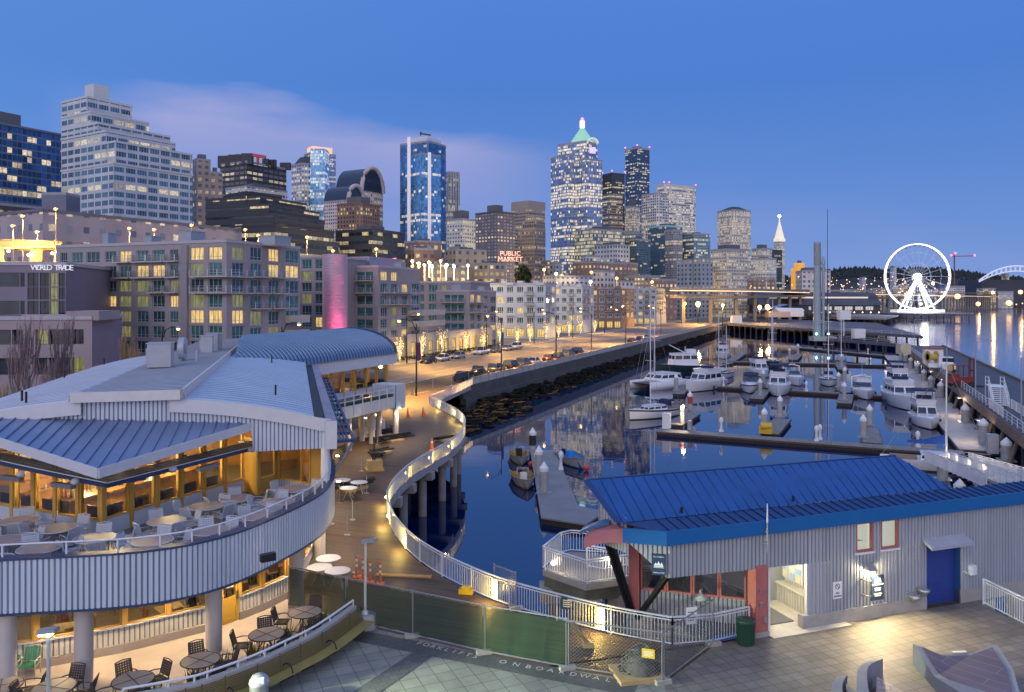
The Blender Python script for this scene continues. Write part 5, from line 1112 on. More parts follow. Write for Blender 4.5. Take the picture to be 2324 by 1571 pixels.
# waterfront hotels with real window openings
def pane_mat(name,c,lit=None,es=0.0,stripes=9.0,gr=.06):
 m,N,L,b=nodes_of(name)
 tc=N.new('ShaderNodeTexCoord');sp=N.new('ShaderNodeSeparateXYZ');L.new(tc.outputs['Object'],sp.inputs[0]);oi=N.new('ShaderNodeObjectInfo')
 a=N.new('ShaderNodeMath');a.operation='MULTIPLY_ADD';L.new(oi.outputs['Random'],a.inputs[0]);a.inputs[1].default_value=50;L.new(sp.outputs[0],a.inputs[2])
 cb=N.new('ShaderNodeCombineXYZ');L.new(a.outputs[0],cb.inputs[0]);s2=N.new('ShaderNodeMath');s2.operation='MULTIPLY';L.new(sp.outputs[2],s2.inputs[0]);s2.inputs[1].default_value=.18;L.new(s2.outputs[0],cb.inputs[2])
 no=N.new('ShaderNodeTexNoise');L.new(cb.outputs[0],no.inputs[0]);no.inputs['Scale'].default_value=stripes;no.inputs['Detail'].default_value=3
 rp=N.new('ShaderNodeValToRGB');L.new(no.outputs[0],rp.inputs[0]);e=rp.color_ramp.elements;e[0].position=.32;e[1].position=.68
 e[0].color=(*[x*.35 for x in c],1);e[1].color=(*[x*1.5 for x in c],1);L.new(rp.outputs[0],b.inputs['Base Color'])
 b.inputs['Roughness'].default_value=gr;b.inputs['Specular IOR Level'].default_value=.6
 if lit:
  r2=N.new('ShaderNodeValToRGB');L.new(no.outputs[0],r2.inputs[0]);e=r2.color_ramp.elements;e[0].position=.30;e[1].position=.70
  e[0].color=(*[x*.35 for x in lit],1);e[1].color=(*lit,1);L.new(r2.outputs[0],b.inputs['Emission Color']);b.inputs['Emission Strength'].default_value=es
  m.cycles.emission_sampling='NONE'
 return m
p_dark=pane_mat("hotel_glass_dark",(.025,.075,.085));p_teal=pane_mat("hotel_glass_teal",(.05,.16,.165));p_lit=pane_mat("hotel_glass_lit",(.3,.25,.12),(1,.66,.20),1.05,7);p_half=pane_mat("hotel_glass_half",(.06,.12,.08),(.62,.55,.16),.42,6);p_blue=pane_mat("condo_glass",(.05,.09,.13),None,0,4)
p_bk=pane_mat("office_glass_dark",(.02,.03,.045),None,0,2)
fr_w=mat("frame_light",(.40,.44,.47),.5,var=0);fr_d=mat("frame_dark",(.05,.06,.065),.5,var=0)
UNIT={}
def unit_window(kind,pm,nv=2,nh=1,fm=fr_w,fw=.04):
 if kind in UNIT:return UNIT[kind]
 b=MB();b.face([V(0,.05,0),V(1,.05,0),V(1,.05,1),V(0,.05,1)],0)
 def fr(x0,x1,z0,z1):b.obox((x0,-.03,z0),(x1-x0,0,0),(0,.07,0),(0,0,z1-z0),1)
 fr(0,fw,0,1);fr(1-fw,1,0,1);fr(fw,1-fw,0,fw);fr(fw,1-fw,1-fw,1)
 for k in range(1,nv+1):x=k/(nv+1);fr(x-fw*.4,x+fw*.4,fw,1-fw)
 if nh:fr(fw,1-fw,.25-fw*.4,.25+fw*.4)
 o=b.build('window',[pm,fm],loc=(0,0,0));UNIT[kind]=o.data;bpy.data.objects.remove(o);return UNIT[kind]
UW=[unit_window('dark',p_dark),unit_window('teal',p_teal),unit_window('half',p_half),unit_window('lit',p_lit)]
UC=unit_window('condo',p_blue,2,1,mat("frame_white",(.6,.63,.66),.5,var=0),.07);UCl=unit_window('condolit',p_lit,2,1,MATS["frame_white"],.07)
UO=unit_window('office',p_bk,1,1,fr_d,.02);UOl=unit_window('officelit',p_half,1,1,fr_d,.02);US=unit_window('store',p_lit,2,1,fr_d,.04)
class Face:
 """a vertical wall plane; turns picture columns and rows into metres along and up the wall"""
 def __init__(s,C,d,width=None):s.C=V(C[0],C[1],0);s.d=V(d[0],d[1],0).normalized();s.n=V(s.d.y,-s.d.x,0);s.w=width;s.h=[];s.win=[]
 def u(s,px):k=(px-CX)/FPX;return(s.C.x-k*s.C.y)/(k*s.d.y-s.d.x)
 def z(s,py,px):q=s.C+s.d*s.u(px);return ZY(py,q.y)
 def at(s,u,z=0,o=0):q=s.C+s.d*u+s.n*o;return V(q.x,q.y,z)
 def rect(s,x0,x1,y0,y1,me,xr=None):
  xr=xr if xr is not None else(x0+x1)/2
  u0,u1=s.u(x0),s.u(x1);z0,z1=s.z(y1,xr),s.z(y0,xr);s.add(u0,u1,z0,z1,me)
 def add(s,u0,u1,z0,z1,me):s.h.append((u0,u1,z0,z1));s.win.append((u0,u1,z0,z1,me))
 def finish(s,root,wm,z0,z1,dep=.22,name='wall'):
  b=MB();b.wall(s.C,s.d,s.w,z0,z1,s.h,dep);b.build(name,wm,root)
  a=math.atan2(s.d.y,s.d.x)
  for u0,u1,a0,a1,me in s.win:
   o=bpy.data.objects.new('window',me);col.objects.link(o);o.parent=root;o.location=s.at(u0,a0,-dep+.06)-wloc(root);o.rotation_euler=(0,0,a);o.scale=(u1-u0,1,a1-a0)
 def balcony(s,root,u0,u1,z,dep=1.2,h=1.0,m=None,solid=None):
  m=m or steel;b=MB();b.obox(s.at(u0,z-.15),s.d*(u1-u0),s.n*dep,(0,0,.15));bal=b.build('balcony',solid or MATS["pale_concrete"],root);b=MB()
  for k in range(4):zz=z+h*(k+1)/4;b.bar(s.at(u0,zz,dep),s.at(u1,zz,dep),.05);b.bar(s.at(u0,zz),s.at(u0,zz,dep),.05);b.bar(s.at(u1,zz),s.at(u1,zz,dep),.05)
  n=max(1,int((u1-u0)/1.6))
  for k in range(n+1):u=u0+(u1-u0)*k/n;b.bar(s.at(u,z,dep),s.at(u,z+h,dep),.07)
  b.build('railing',m,bal)
def body(root,fa,fb,depth,z1,m,z0=-.5,name='rear_wall'):
 """the remaining sides and the roof behind one or two faces"""
 A=fa.at(fa.w if fb is None else 0);L=fa.at(0);Rr=fa.at(fa.w);k=-fa.n*depth
 if fb is None:pts=[L,Rr,Rr+k,L+k]
 else:pts=[L,Rr,fb.at(fb.w),fb.at(fb.w)+(L-Rr)]
 ins=[(p.x+(sum(q.x for q in pts)/4-p.x)*.02,p.y+(sum(q.y for q in pts)/4-p.y)*.02)for p in pts]
 b=MB();b.prism(ins,z0,z1-.05,0,1)
 b.f,b.m,b.u,b.sm=zip(*[t for i,t in enumerate(zip(b.f,b.m,b.u,b.sm))if i not in((0,)if fb is None else(0,1))]);b.f,b.m,b.u,b.sm=list(b.f),list(b.m),list(b.u),list(b.sm)
 b.build(name,[m,roofm],root)
 b=MB();n=len(pts)
 for i in range(2 if fb else n):
  p,q=pts[i],pts[(i+1)%n];d=(q-p).normalized();nn=V(d.y,-d.x,0);b.obox(V(p.x,p.y,z1-.02)-nn*.3,q-p,nn*.42,(0,0,.45))
 b.build('parapet',mat("hotel_coping",(.42,.40,.44),.6,var=.08),root)
hotelm=mat("hotel_precast",(.33,.30,.32),.75,var=.12,vs=.15);hotel_dk=mat("hotel_recess",(.27,.25,.28),.75,var=.1)
rng=random.Random(11)
def pick(w=(.40,.34,.14,.12)):return UW[rng.choices(range(4),w)[0]]
# first hotel
K1=.2995;KY=lambda y:514.4+y*K1;KX=lambda x:x*K1
Cn=V(XZ(514,118),118,0);ztop=ZY(549.7,118);ld=-W
fa0=Face(Cn,-ld);wl_=-fa0.u(127)
h1=thing('hotel',Cn,"large pinkish grey seven storey hotel with rows of curtained windows behind the restaurant",'hotel')
fa=Face(Cn-fa0.d*wl_,fa0.d,wl_)
colsL=[(458,510),(545,627),(653,755),(795,880),(905,995),(1035,1125),(1155,1248),(1288,1350)]
rowsL=[(185,267),(297,383),(410,494),(525,608),(640,722),(752,838),(865,950),(975,1050)]
lit1={(4,0):3,(5,1):3,(6,1):3,(2,3):2,(3,3):3,(4,3):2,(7,3):3,(4,4):2,(3,4):2,(4,5):2,(5,2):2,(4,2):2,(7,2):2,(5,3):2}
for j,(y0,y1)in enumerate(rowsL):
 for i,(x0,x1)in enumerate(colsL):
  if i==0 and j>0:continue
  me=UW[lit1[(i,j)]]if(i,j)in lit1 else UW[rng.choice((0,0,1))];fa.rect(KX(x0),KX(x1),KY(y0),KY(y1),me,KX(950))
rowsM=[(155,252),(275,372),(395,495),(515,612),(632,732),(750,850),(868,960)]
litM={(0,0):3,(1,0):3,(0,1):2,(0,4):3,(1,4):3,(0,3):2}
for j,(y0,y1)in enumerate(rowsM):
 for i,(x0,x1)in enumerate(((1440,1542),(1578,1682))):fa.rect(KX(x0),KX(x1),KY(y0),KY(y1),UW[litM.get((i,j),rng.choice((0,1)))],KX(1560))
fa.finish(h1,hotelm,-.1,ztop)
fb=Face(Cn,U);fb.w=fb.u(681)
rowsR=[(160,256),(278,374),(398,496),(516,612),(632,735),(752,848),(868,950)]
litR={(0,0):2,(0,3):2,(0,4):3,(2,0):3,(2,1):3,(3,1):3,(1,4):2,(1,5):1,(2,5):2}
for j,(y0,y1)in enumerate(rowsR):
 for i,(x0,x1)in enumerate(((1760,1850),(1898,1985),(2036,2116),(2165,2266))):
  if j<5 or i<3:fb.rect(KX(x0),KX(x1),KY(y0+(i>0)*8),KY(y1+(i>0)*8),UW[litR.get((i,j),rng.choice((0,1)))],KX(1850 if i==0 else 2050))
fb.finish(h1,hotelm,-.1,ztop)
body(h1,fa,fb,0,ztop,hotel_dk)
for j,y in((0,270),(1,388),(2,500)):
 for i in range(4 if j<2 else 6,8):x0,x1=colsL[i];fa.balcony(h1,fa.u(KX(x0-18)),fa.u(KX(x1+6)),fa.z(KY(y),KX(950)),.9)
for y in(378,500):fa.balcony(h1,fa.u(KX(1475)),fa.w+.9,fa.z(KY(y),KX(1560)),1.1);fb.balcony(h1,-.2,fb.u(KX(1885)),fb.z(KY(y+2),KX(1800)),1.1)
for y in(384,504,618):
 for x0,x1 in((1898,2020),(2038,2152)):fb.balcony(h1,fb.u(KX(x0)),fb.u(KX(x1)),fb.z(KY(y),KX(2030)),1.0)
b=MB();b.obox(fa.at(fa.u(KX(1390)),0,.0),fa.d*(fa.u(KX(1432))-fa.u(KX(1390))),fa.n*.5,(0,0,ztop-.3));b.build('pilaster',hotel_dk,h1)
for y0,y1 in((672,728),(782,836)):b=MB();u0=fb.u(KX(2160));b.obox(fb.at(u0,fb.z(KY(y1),KX(2200))),fb.d*4.6,fb.n*1.6,(0,0,fb.z(KY(y0),KX(2200))-fb.z(KY(y1),KX(2200))));b.build('balcony_wall',pale_concrete,h1)
# second hotel with the pink lit fin
K2=.2604;JX=lambda x:635.5+x*K2;JY=lambda y:544.7+y*K2
C2=V(XZ(858,157.6),157.6,0);zt2=ZY(607,157.6)
h2=thing('hotel',C2,"grey hotel with a tall magenta lit fin and wide teal windows, second along the street",'hotel')
f0=Face(C2,W);wl_=-f0.u(777);fa=Face(C2-f0.d*wl_,f0.d,wl_);fb=Face(C2,U);fb.w=fb.u(953)
for j,(y0,y1)in enumerate(((278,355),(385,458),(488,560),(590,662),(692,768),(795,850))):fa.rect(JX(593),JX(815),JY(y0),JY(y1),UW[(1,1,0,1,1,0)[j]],JX(700));
for j,(y0,y1)in enumerate(((278,355),(382,455),(485,562),(588,664),(688,764),(790,850))):
 for i,(x0,x1)in enumerate(((878,936),(970,1022),(1062,1112))):
  if j==0 and i==2:continue
  fb.rect(JX(x0),JX(x1),JY(y0),JY(y1),UW[{(0,0):3,(1,0):3,(2,1):3,(1,4):2,(2,5):3,(1,3):2}.get((i,j),rng.choice((0,1)))],JX(950))
 if j:fb.rect(JX(1150),JX(1216),JY(y0-2),JY(y1-2),UW[rng.choice((0,1,1))],JX(1180))
fa.finish(h2,hotelm,-.1,zt2);fb.finish(h2,hotelm,-.1,zt2);body(h2,fa,fb,0,zt2,hotel_dk)
for y in(355,460):fa.balcony(h2,fa.u(JX(570)),fa.u(JX(815)),fa.z(JY(y),JX(700)),1.1)
for y in(460,560):fb.balcony(h2,fb.u(JX(876)),fb.u(JX(1145)),fb.z(JY(y),JX(950)),1.0)
for y0,y1 in((612,660),(706,755)):u0=fb.u(JX(1120));b=MB();b.obox(fb.at(u0,fb.z(JY(y1),JX(1150))),fb.d*14,fb.n*1.8,(0,0,fb.z(JY(y0),JX(1150))-fb.z(JY(y1),JX(1150))));b.build('balcony_wall',pale_concrete,h2)
zt3=ZY(581,166);fc=Face(V(XZ(743,150),150,0)-W*12,W,12);fc.C=V(XZ(743,150),150,0)-W*(-Face(V(XZ(743,150),150,0),W).u(680));fc.w=-Face(V(XZ(743,150),150,0),W).u(680)
for j,(y0,y1)in enumerate(((168,250),(272,355),(372,448),(470,555),(572,655),(672,760),(778,840))):
 for i,(x0,x1)in enumerate(((188,275),(306,396))):fc.rect(JX(x0),JX(x1),JY(y0),JY(y1),UW[{(0,1):2,(1,5):3,(1,6):2,(0,3):2}.get((i,j),rng.choice((0,1)))],JX(300))
fc.finish(h2,hotelm,-.1,ZY(584,150));body(h2,fc,None,14,ZY(584,150),hotel_dk)
ridge=mat("fin_siding",(.42,.33,.42),.5,.2,var=.05)
b=MB();q=PD(765,0,147);n=14;ztf=ZY(578,147);vs=[];nz=int(ztf/.45)
pr=[V(q.x+2.3*math.cos(math.pi+math.pi*k/n)-.4,q.y+2.0*math.sin(math.pi+math.pi*k/n),0)for k in range(n+1)]
for z in range(nz+1):
 for p in pr:vs.append(V(p.x,p.y,min(z*.45,ztf)))
 for p in pr:vs.append(V(p.x*1.0,p.y+.07,min(z*.45+.38,ztf)))
m_=n+1;b.mesh(vs,[(i*m_+j,i*m_+j+1,(i+1)*m_+j+1,(i+1)*m_+j)for i in range(2*nz+1)for j in range(n)]);b.build('rounded_fin',ridge,h2)
for x,d,pw in((762,143.2,2600),(782,144.5,2200)):q=PD(x,0,d);b=MB();b.box(q.x,q.y,.35,.6,.3,.3);g=b.build('uplight',lamp_mat("magenta_lamp",(1,.1,.3),3),h2);l=light('uplight_beam',(q.x,q.y,.8),pw*6,(1,.07,.20),.3,g,'SPOT',70);l.rotation_euler=(R(172),0,0)
poly=solve(776,838,912,178,ang=68)[0];b=MB();b.prism(poly,0,ZY(582,178),0,1);b.build('rear_block',[ridge,roofm],h2)
# third hotel
C3=V(XZ(1065,198),198,0);zt4=ZY(662,198)
h3=thing('hotel',C3,"smaller grey hotel with teal ribbon windows beside the lit podium, third along the street",'hotel')
f0=Face(C3,W);wl_=-f0.u(990);fa=Face(C3-f0.d*wl_,f0.d,wl_);fb=Face(C3,U);fb.w=fb.u(1126)
for j,(y0,y1)in enumerate(((478,540),(562,625),(645,706),(728,776))):fa.rect(JX(1425),JX(1610),JY(y0),JY(y1),UW[(1,1,1,1)[j]],JX(1500))
for j,(y0,y1)in enumerate(((475,540),(560,622),(644,706),(725,776),(850,925))):
 for i,(x0,x1)in enumerate(((1660,1696),(1718,1752),(1778,1812),(1836,1882))):fb.rect(JX(x0),JX(x1),JY(y0+6*i),JY(y1+4*i),UW[3 if(j==0 and i<2)or(i==3 and j==3)else rng.choice((0,1,0))],JX(x0))
fa.finish(h3,hotelm,-.1,zt4);fb.finish(h3,hotelm,-.1,zt4);body(h3,fa,fb,0,zt4,hotel_dk)
for y in(543,628):fa.balcony(h3,fa.u(JX(1408)),fa.u(JX(1612)),fa.z(JY(y),JX(1500)),1.1);fb.balcony(h3,fb.u(JX(1655)),fb.u(JX(1770)),fb.z(JY(y+2),JX(1700)),1.0)
q=V(XZ(1068,214),214,0);f0=Face(q,W);wl_=-f0.u(953);fa=Face(q-f0.d*wl_,f0.d,wl_);zz4=ZY(641,214)
for y0,y1 in((388,455),(470,540),(555,622),(640,705)):fa.rect(JX(1294),JX(1374),JY(y0),JY(y1),UW[1],JX(1330));fa.rect(JX(1222),JX(1256),JY(y0),JY(y1),UW[1],JX(1240))
fa.rect(JX(1408),JX(1456),JY(395),JY(445),UW[2],JX(1430));fa.finish(h3,hotel_dk,-.1,zz4,name='rear_block');body(h3,fa,None,14,zz4,hotel_dk)
pod=thing('shop_podium',ST(30,34),"low stone podium with tall lit yellow shop windows along the pavement",'podium')
t0,t1=40,86;f=Face(ST(t0,33.2),U,t1-t0)
for k in range(11):u=1.5+k*4.0;f.add(u,u+2.3,.5,3.6,US)
f.finish(pod,pale_concrete,-.1,4.9,.35);body(pod,f,None,9,4.9,hotelm)
for hh_,dat in((h1,((-50,124,3,2),(-58,128,2,1.6),(-38,127,4,1.5),(-66,130,1.6,2.2))),(h2,((-30,166,3,2.2),(-24,170,2,1.4),(-35,165,1.5,1.8))),(h3,((-14,208,3,1.8),(-8,206,1.6,1.3)))):
 zt_={h1:ztop,h2:zt2,h3:zt4}[hh_]
 for x,y,s,h in dat:b=MB();b.box(x,y,zt_+h/2,s,s*.8,h,ANG_U);b.box(x,y,zt_+h+.04,s+.15,s*.8+.15,.1,ANG_U);b.build('roof_unit',hv,hh_)
 # pale waterfront condominiums further along
def condo(label,xl,xc,xr,yt,d,wm,rows,nb,br,seed):
 r_=random.Random(seed);Cq=V(XZ(xc,d),d,0);zt=ZY(yt,d);r=thing('condominium',Cq,label,'condominium')
 f0=Face(Cq,W);wl=-f0.u(xl);fa=Face(Cq-f0.d*wl,f0.d,wl);fb=Face(Cq,U);fb.w=max(6,min(26,fb.u(xr)))
 hh=(zt-4.2)/rows
 for j in range(rows):
  z0=4.0+j*hh+hh*.22;z1=z0+hh*.62
  for k in range(nb):s=wl/nb;fa.add(s*(k+.17),s*(k+.83),z0,z1,UCl if r_.random()<.12 else UC)
  for k in range(br):s=fb.w/br;fb.add(s*(k+.2),s*(k+.8),z0,z1,UCl if r_.random()<.12 else UC)
 for k in range(nb):s=wl/nb;fa.add(s*(k+.12),s*(k+.88),.4,3.2,US)
 fa.finish(r,wm,-.1,zt,.2);fb.finish(r,wm,-.1,zt,.2);body(r,fa,fb,0,zt,wm)
 for k in range(0,nb,3):
  s=wl/nb;b=MB();b.obox(fa.at(s*(k+.1),4+hh),fa.d*s*.8,fa.n*.5,(0,0,.15));b.obox(fa.at(s*(k+.1),zt-.3),fa.d*s*.8,fa.n*.5,(0,0,.9));b.build('bay_trim',wm,r)
 for j in range(1,rows):fa.balcony(r,wl/nb*(nb-1.95),wl/nb*(nb-1.1),4+j*hh+.2,1.1,.9,MATS["frame_dark"]);fb.balcony(r,.3,fb.w*.45,4+j*hh+.2,1.2,.9,MATS["frame_dark"])
 b=MB()
 for k in range(4):q=fa.at(wl*(.15+.23*k),zt,-3);b.box(q.x,q.y,zt+.5,2.2,2,1.4,ANG_U)
 b.build('roof_plant',[wm],r)
cw_=mat("condo_white",(.46,.52,.60),.65,var=.1,vs=.1);cb_=mat("condo_brown",(.25,.165,.14),.7,var=.15,vs=.1);cg_=mat("condo_grey",(.36,.41,.48),.65,var=.1,vs=.1)
condo("white waterfront condominium with bay windows, nearest of the pale row",1080,1238,1262,645,257,cw_,4,7,2,1)
condo("white condominium with dark balconies, second of the pale row",1256,1322,1348,651,300,cw_,4,4,3,2)
condo("brown trimmed condominium between the white ones of the pale row",1340,1410,1440,655,345,cb_,4,4,3,3)
condo("grey condominium with rounded balconies closing the pale row",1432,1490,1530,656,400,cg_,5,4,4,4)
# office building with big lettering at the left edge
of=thing('office_building',V(-62,92,0),"mauve office block with dark glass and white WORLD TRADE lettering at the left edge",'office building')
fq=Face(V(XZ(-60,106),106,0),V(.985,.17,0));fq.w=fq.u(149);zo=fq.z(602,80)
for x0,x1,me in((-55,45,UO),(46,57,UO),(62,88,UO),(90,112,UO),(114,131,UOl),(133,148,UO)):
 for y0,y1 in((619,651),(652,680)if x0>60 else(683,731),(683,731)):
  if(x0>60)or y0!=652:fq.rect(x0+.5,x1-.5,y0,y1,me,80)
fq.h=list(dict.fromkeys(fq.h));fq.win=list({w[:4]:w for w in fq.win}.values())
mauve=mat("mauve_cladding",(.21,.18,.245),.6,var=.12,vs=.2)
fq.finish(of,mauve,-.1,zo,.15);body(of,fq,None,22,zo,mauve)
for k,ch in enumerate("WORLD TRADE"):
 if ch!=' ':text('letter',ch,1.05,fq.at(fq.u(80+k*8.3),fq.z(608,80),.12),fq.d,mat("letter_white",(.8,.8,.82),.5,var=0,emit=(1,1,1),es=.35),of,ext=.06)
of2=thing('office_wing',V(-56,90,0),"mauve concrete frame wing with deep dark bays behind the bare street trees",'office building')
fr_=Face(V(XZ(-60,92),92,0),V(.985,.17,0));fr_.w=fr_.u(209);zf=fr_.z(726,80)
for x0,x1 in((-50,25),(27,53),(80,108),(110,160),(164,190)):
 for y0,y1 in((748,782),(812,850)):fr_.rect(x0,x1,y0,y1,UOl if(x0 in(80,)and y0<760)or(x0==164 and y0>800)else UO,100)
fr_.finish(of2,mat("mauve_concrete",(.34,.285,.31),.75,var=.12,vs=.2),-.1,zf,.6);body(of2,fr_,None,12,zf,mauve)
b=MB();b.obox(fr_.at(fr_.u(150),zf-.1),fr_.d*3.6,-fr_.n*8,(0,0,1.1));b.build('terrace_wall',MATS["mauve_concrete"],of2)
# elevated double deck highway
vm=mat("viaduct_concrete",(.24,.215,.19),.8,var=.2,vs=.2)
va=thing('elevated_highway',V(-60,180,0),"double deck concrete highway glowing orange underneath, behind the first hotel",'elevated highway')
def deck_run(root,pts,z,wd,name='deck'):
 b=MB()
 for a,c in zip(pts,pts[1:]):
  d=(c-a).normalized();n=V(d.y,-d.x,0);b.obox(V(a.x,a.y,z-1.1),c-a,-n*wd,(0,0,1.0));b.obox(V(a.x,a.y,z-.1),c-a,-n*.3,(0,0,.45));
  b.bar(V(a.x,a.y,z+.8)+V(0,0,0),V(c.x,c.y,z+.8),.18)
  L=(c-a).length;k=0
  while k<L:q=a+d*k;b.bar(V(q.x,q.y,z+.3),V(q.x,q.y,z+.8),.14);k+=3
 return b.build(name,vm,root)
zu,zl_=ZY(549,168),ZY(600,168)
pv=[PD(-100,600,168),PD(140,600,178),PD(300,600,200)]
deck_run(va,pv,zu,12);deck_run(va,pv,zl_,12)
for i,t in enumerate((.05,.35,.72,.95)):q=pv[0].lerp(pv[1],t)+V(0,1.2,0);b=MB();b.box(q.x,q.y,zu/2-.5,1.6,1.8,zu-1);b.build('pier',vm,va)
for i,(px,py,pw)in enumerate(((66,579,2600),(20,570,2000),(120,575,1500))):q=PD(px,py,176);b=MB();b.ball(q,.35,6);o=b.build('lamp',lamp_mat("sodium_globe",(1,.42,.06),3),va);light('lamp_light',q+V(0,-.6,0),pw*3,SODIUM,.4,o)
vb=thing('elevated_highway',V(120,480,0),"long far highway with a bright yellow light line, crossing behind the piers",'elevated highway')
pb=[PD(1520,655,420),PD(1700,658,460),PD(2000,659,760),PD(2330,660,1750),PD(2600,661,2300)]
for z_,nm in((ZY(656,420),'upper_deck'),(ZY(672,420),'lower_deck')):deck_run(vb,pb,z_,14,nm)
b=MB()
for a,c in zip(pb,pb[1:]):b.bar(V(a.x,a.y-.5,ZY(659.5,420)),V(c.x,c.y-.5,ZY(659.5,420)),.35)
b.build('light_line',lamp_mat("traffic_yellow",(1,.66,.28),1.6),vb)
for a,c in zip(pb[:3],pb[1:]):
 n=int((c-a).length/22)
 for k in range(n):q=a.lerp(c,(k+.5)/n)+V(0,2,0);b=MB();b.box(q.x,q.y,5,1.8,2,ZY(672,420)+7);b.build('pier',vm,vb)
 # floating docks, piles, pedestals
DZ=-3.45
dockm=brick_mat("dock_planks",(.27,.25,.23),(.20,.19,.18),(.06,.055,.05),2.4,.2,.015,-math.atan2(U.y,U.x),.7,.3,.5,.25)
def dock(label,a,c,w,name='floating_dock',m=None,z=DZ,side=0):
 d=(c-a);d.z=0;L=d.length;d=d/L;n=V(d.y,-d.x,0);r=thing(name,V(a.x,a.y,WATER),label,'dock')
 o=V(a.x,a.y,0)-n*(w/2 if not side else 0);b=MB();b.obox(o+V(0,0,z-.12),d*L,n*w,(0,0,.12));b.build('deck',m or dockm,r)
 b=MB();b.obox(o+n*.06+d*.06+V(0,0,WATER-.3),d*(L-.12),n*(w-.12),(0,0,.73));b.build('float',dark_wood,r)
 b=MB()
 for s in(-.06,w):b.obox(o+n*s+V(0,0,z-.25),d*L,n*.06,(0,0,.2))
 b.build('whaler',mat("whaler_wood",(.09,.07,.06),.8,var=.3,vs=2),r);return r
def DP(x,y,z=DZ):return P(x,y,z)
dk=[dock("long main floating dock nearest the blue roof, lit at its left end",DP(1495,976),DP(2188,1027),2.3),dock("middle floating dock between the motor yachts",DP(1560,872),DP(2015,898),2.0),dock("farther floating dock behind the moored yachts",DP(1652,820),DP(2021,828),2.0),dock("farthest floating dock below the tall steel columns",DP(1819,789),DP(2010,807),2.6)]
wk=dock("wide concrete walkway float running along the outer pier piles",DP(2176,1018),DP(2006,806),4.2,'walkway_float',pale_concrete,side=1)
for k,(x0,y0,x1,y1,w,lb)in enumerate(((1746,983,1776,950,2.2,"finger dock beside the yellow cleat box"),(1530,963,1572,938,2.2,"short finger dock beside the nearest sailboat"),(1980,1004,1974,972,2.0,"finger dock between two tall capped piles on the right"),(1540,893,1556,872,2.0,"finger dock behind the catamaran"),(1716,904,1738,880,2.2,"finger dock between the speedboat and the flybridge yacht"),(1916,914,1922,890,2.2,"finger dock beside the white sailboat with blue stripe"),(1800,816,1812,804,2.2,"small finger dock on the farther float"),(1650,824,1684,802,2.4,"bent end piece of the farther float beside the blue canopy yacht"),(1914,838,1906,826,2.2,"finger dock next to the small far sailboat"))):
 dock(lb,DP(x0,y0),DP(x1,y1),w,'finger_dock')
fdp=[DP(1203,1022),DP(1259,1022),DP(1312,1148),DP(1375,1160),DP(1330,1190),DP(1228,1174)]
r=thing('floating_dock',fdp[0],"grey concrete floating dock with skiffs in the near basin",'dock')
b=MB();b.prism([(q.x,q.y)for q in fdp],DZ-.12,DZ);b.build('deck',mat("dock_concrete",(.22,.225,.23),.7,var=.2,vs=.4),r);b=MB();b.prism(inset([(q.x,q.y)for q in fdp],.985),WATER-.3,DZ-.12);b.build('float',dark_wood,r)
whitecap=mat("cap_white",(.74,.76,.78),.5,var=.03);pilem=mat("pile_grey",(.33,.34,.35),.7,var=.3,vs=.8)
def cap_pile(x,yt,yb,label,zb=WATER,mid=None,r=None):
 q=P(x,yb,zb);d=q.y;zt=ZY(yt,d);r=r or.36;t=thing('mooring_pile',V(q.x,d,-6),label,'pile','white capped mooring piles')
 b=MB();b.tube((q.x,d,-6),(q.x,d,zt-.8),r,r,12);b.build('shaft',pilem,t)
 b=MB();b.lathe(q.x,d,[(r*1.08,zt-.82),(r*1.08,zt-.55),(.02,zt)],12,0,False);b.build('cap',whitecap,t)
 if mid:b=MB();b.tube((q.x,d,zt-1.9),(q.x,d,zt-.85),r*1.03,r*1.03,12);b.build('band',mid,t)
 b=MB();b.box(q.x,d,DZ-.02,r*3.2,r*3.2,.1,ANG_U);b.build('collar',steel,t)
redp=mat("pile_red",(.35,.05,.04),.6);blk=mat("pile_black",(.02,.02,.025),.6)
for x,a,c,lb,md in((1209,970,1036,"capped pile with a black band at the far end of the near floating dock",blk),(1223,1011,1091,"middle one of the capped piles standing on the near floating dock",None),(1234.5,1047,1133,"nearest capped pile on the near floating dock, above the grey collar",None),(1735,925,984,"capped pile beside the yellow box on the main dock",None),(1770,897,955,"capped pile in open water between the flybridge yacht and finger dock",None),(1566,887,938,"capped pile with a red band left of the motor yacht reflection",redp),(1534.7,848,892,"capped pile between catamaran and motor yacht",None),(1916,866,914,"capped pile at the end of the finger dock beside the white sailboat",None),(1903,844,884,"capped pile just right of the white sailboat",None),(1917,832,876,"capped pile behind the finger dock of the white sailboat",None),(1910,802,838,"capped pile in front of the small far sailboat",None),(1811,780,808,"capped pile at the small finger of the farther float",None),(1791.7,789,818,"capped pile with a yellow foot on the farther float",None),(1678,776,806,"capped pile near the blue canopy yacht",None),(1959,940,1002,"left one of two tall capped piles by the right finger dock",None),(1973.5,917,974,"right one of two tall capped piles by the right finger dock",None),(1725,858,905,"capped pile between speedboat and flybridge yacht",None),(1732,839,876,"capped pile behind the speedboat",None),(1947,775,796,"capped pile on the farthest dock",None)):cap_pile(x,a,c,lb,mid=md)
for i,(x,a,c)in enumerate(((2191,916,968),(2232,949,1020),(2284,992,1056),(2135,865,910),(2113,851,887),(2097,837,870),(2081,822,855),(2067,810,842),(2055,799,829),(2045,790,823))):cap_pile(x,a,c,"big white capped concrete pile between the walkway float and outer pier",r=.5)
cap_pile(2139,1034,1101,"capped pile behind the right end of the blue roof",r=.45);cap_pile(2178,1086,1130,"short capped pile close behind the blue roof and ramp",r=.45)
for i,q in enumerate([wloc(o)for o in[]]):pass
pedm=mat("pedestal_white",(.72,.75,.78),.45,var=.03)
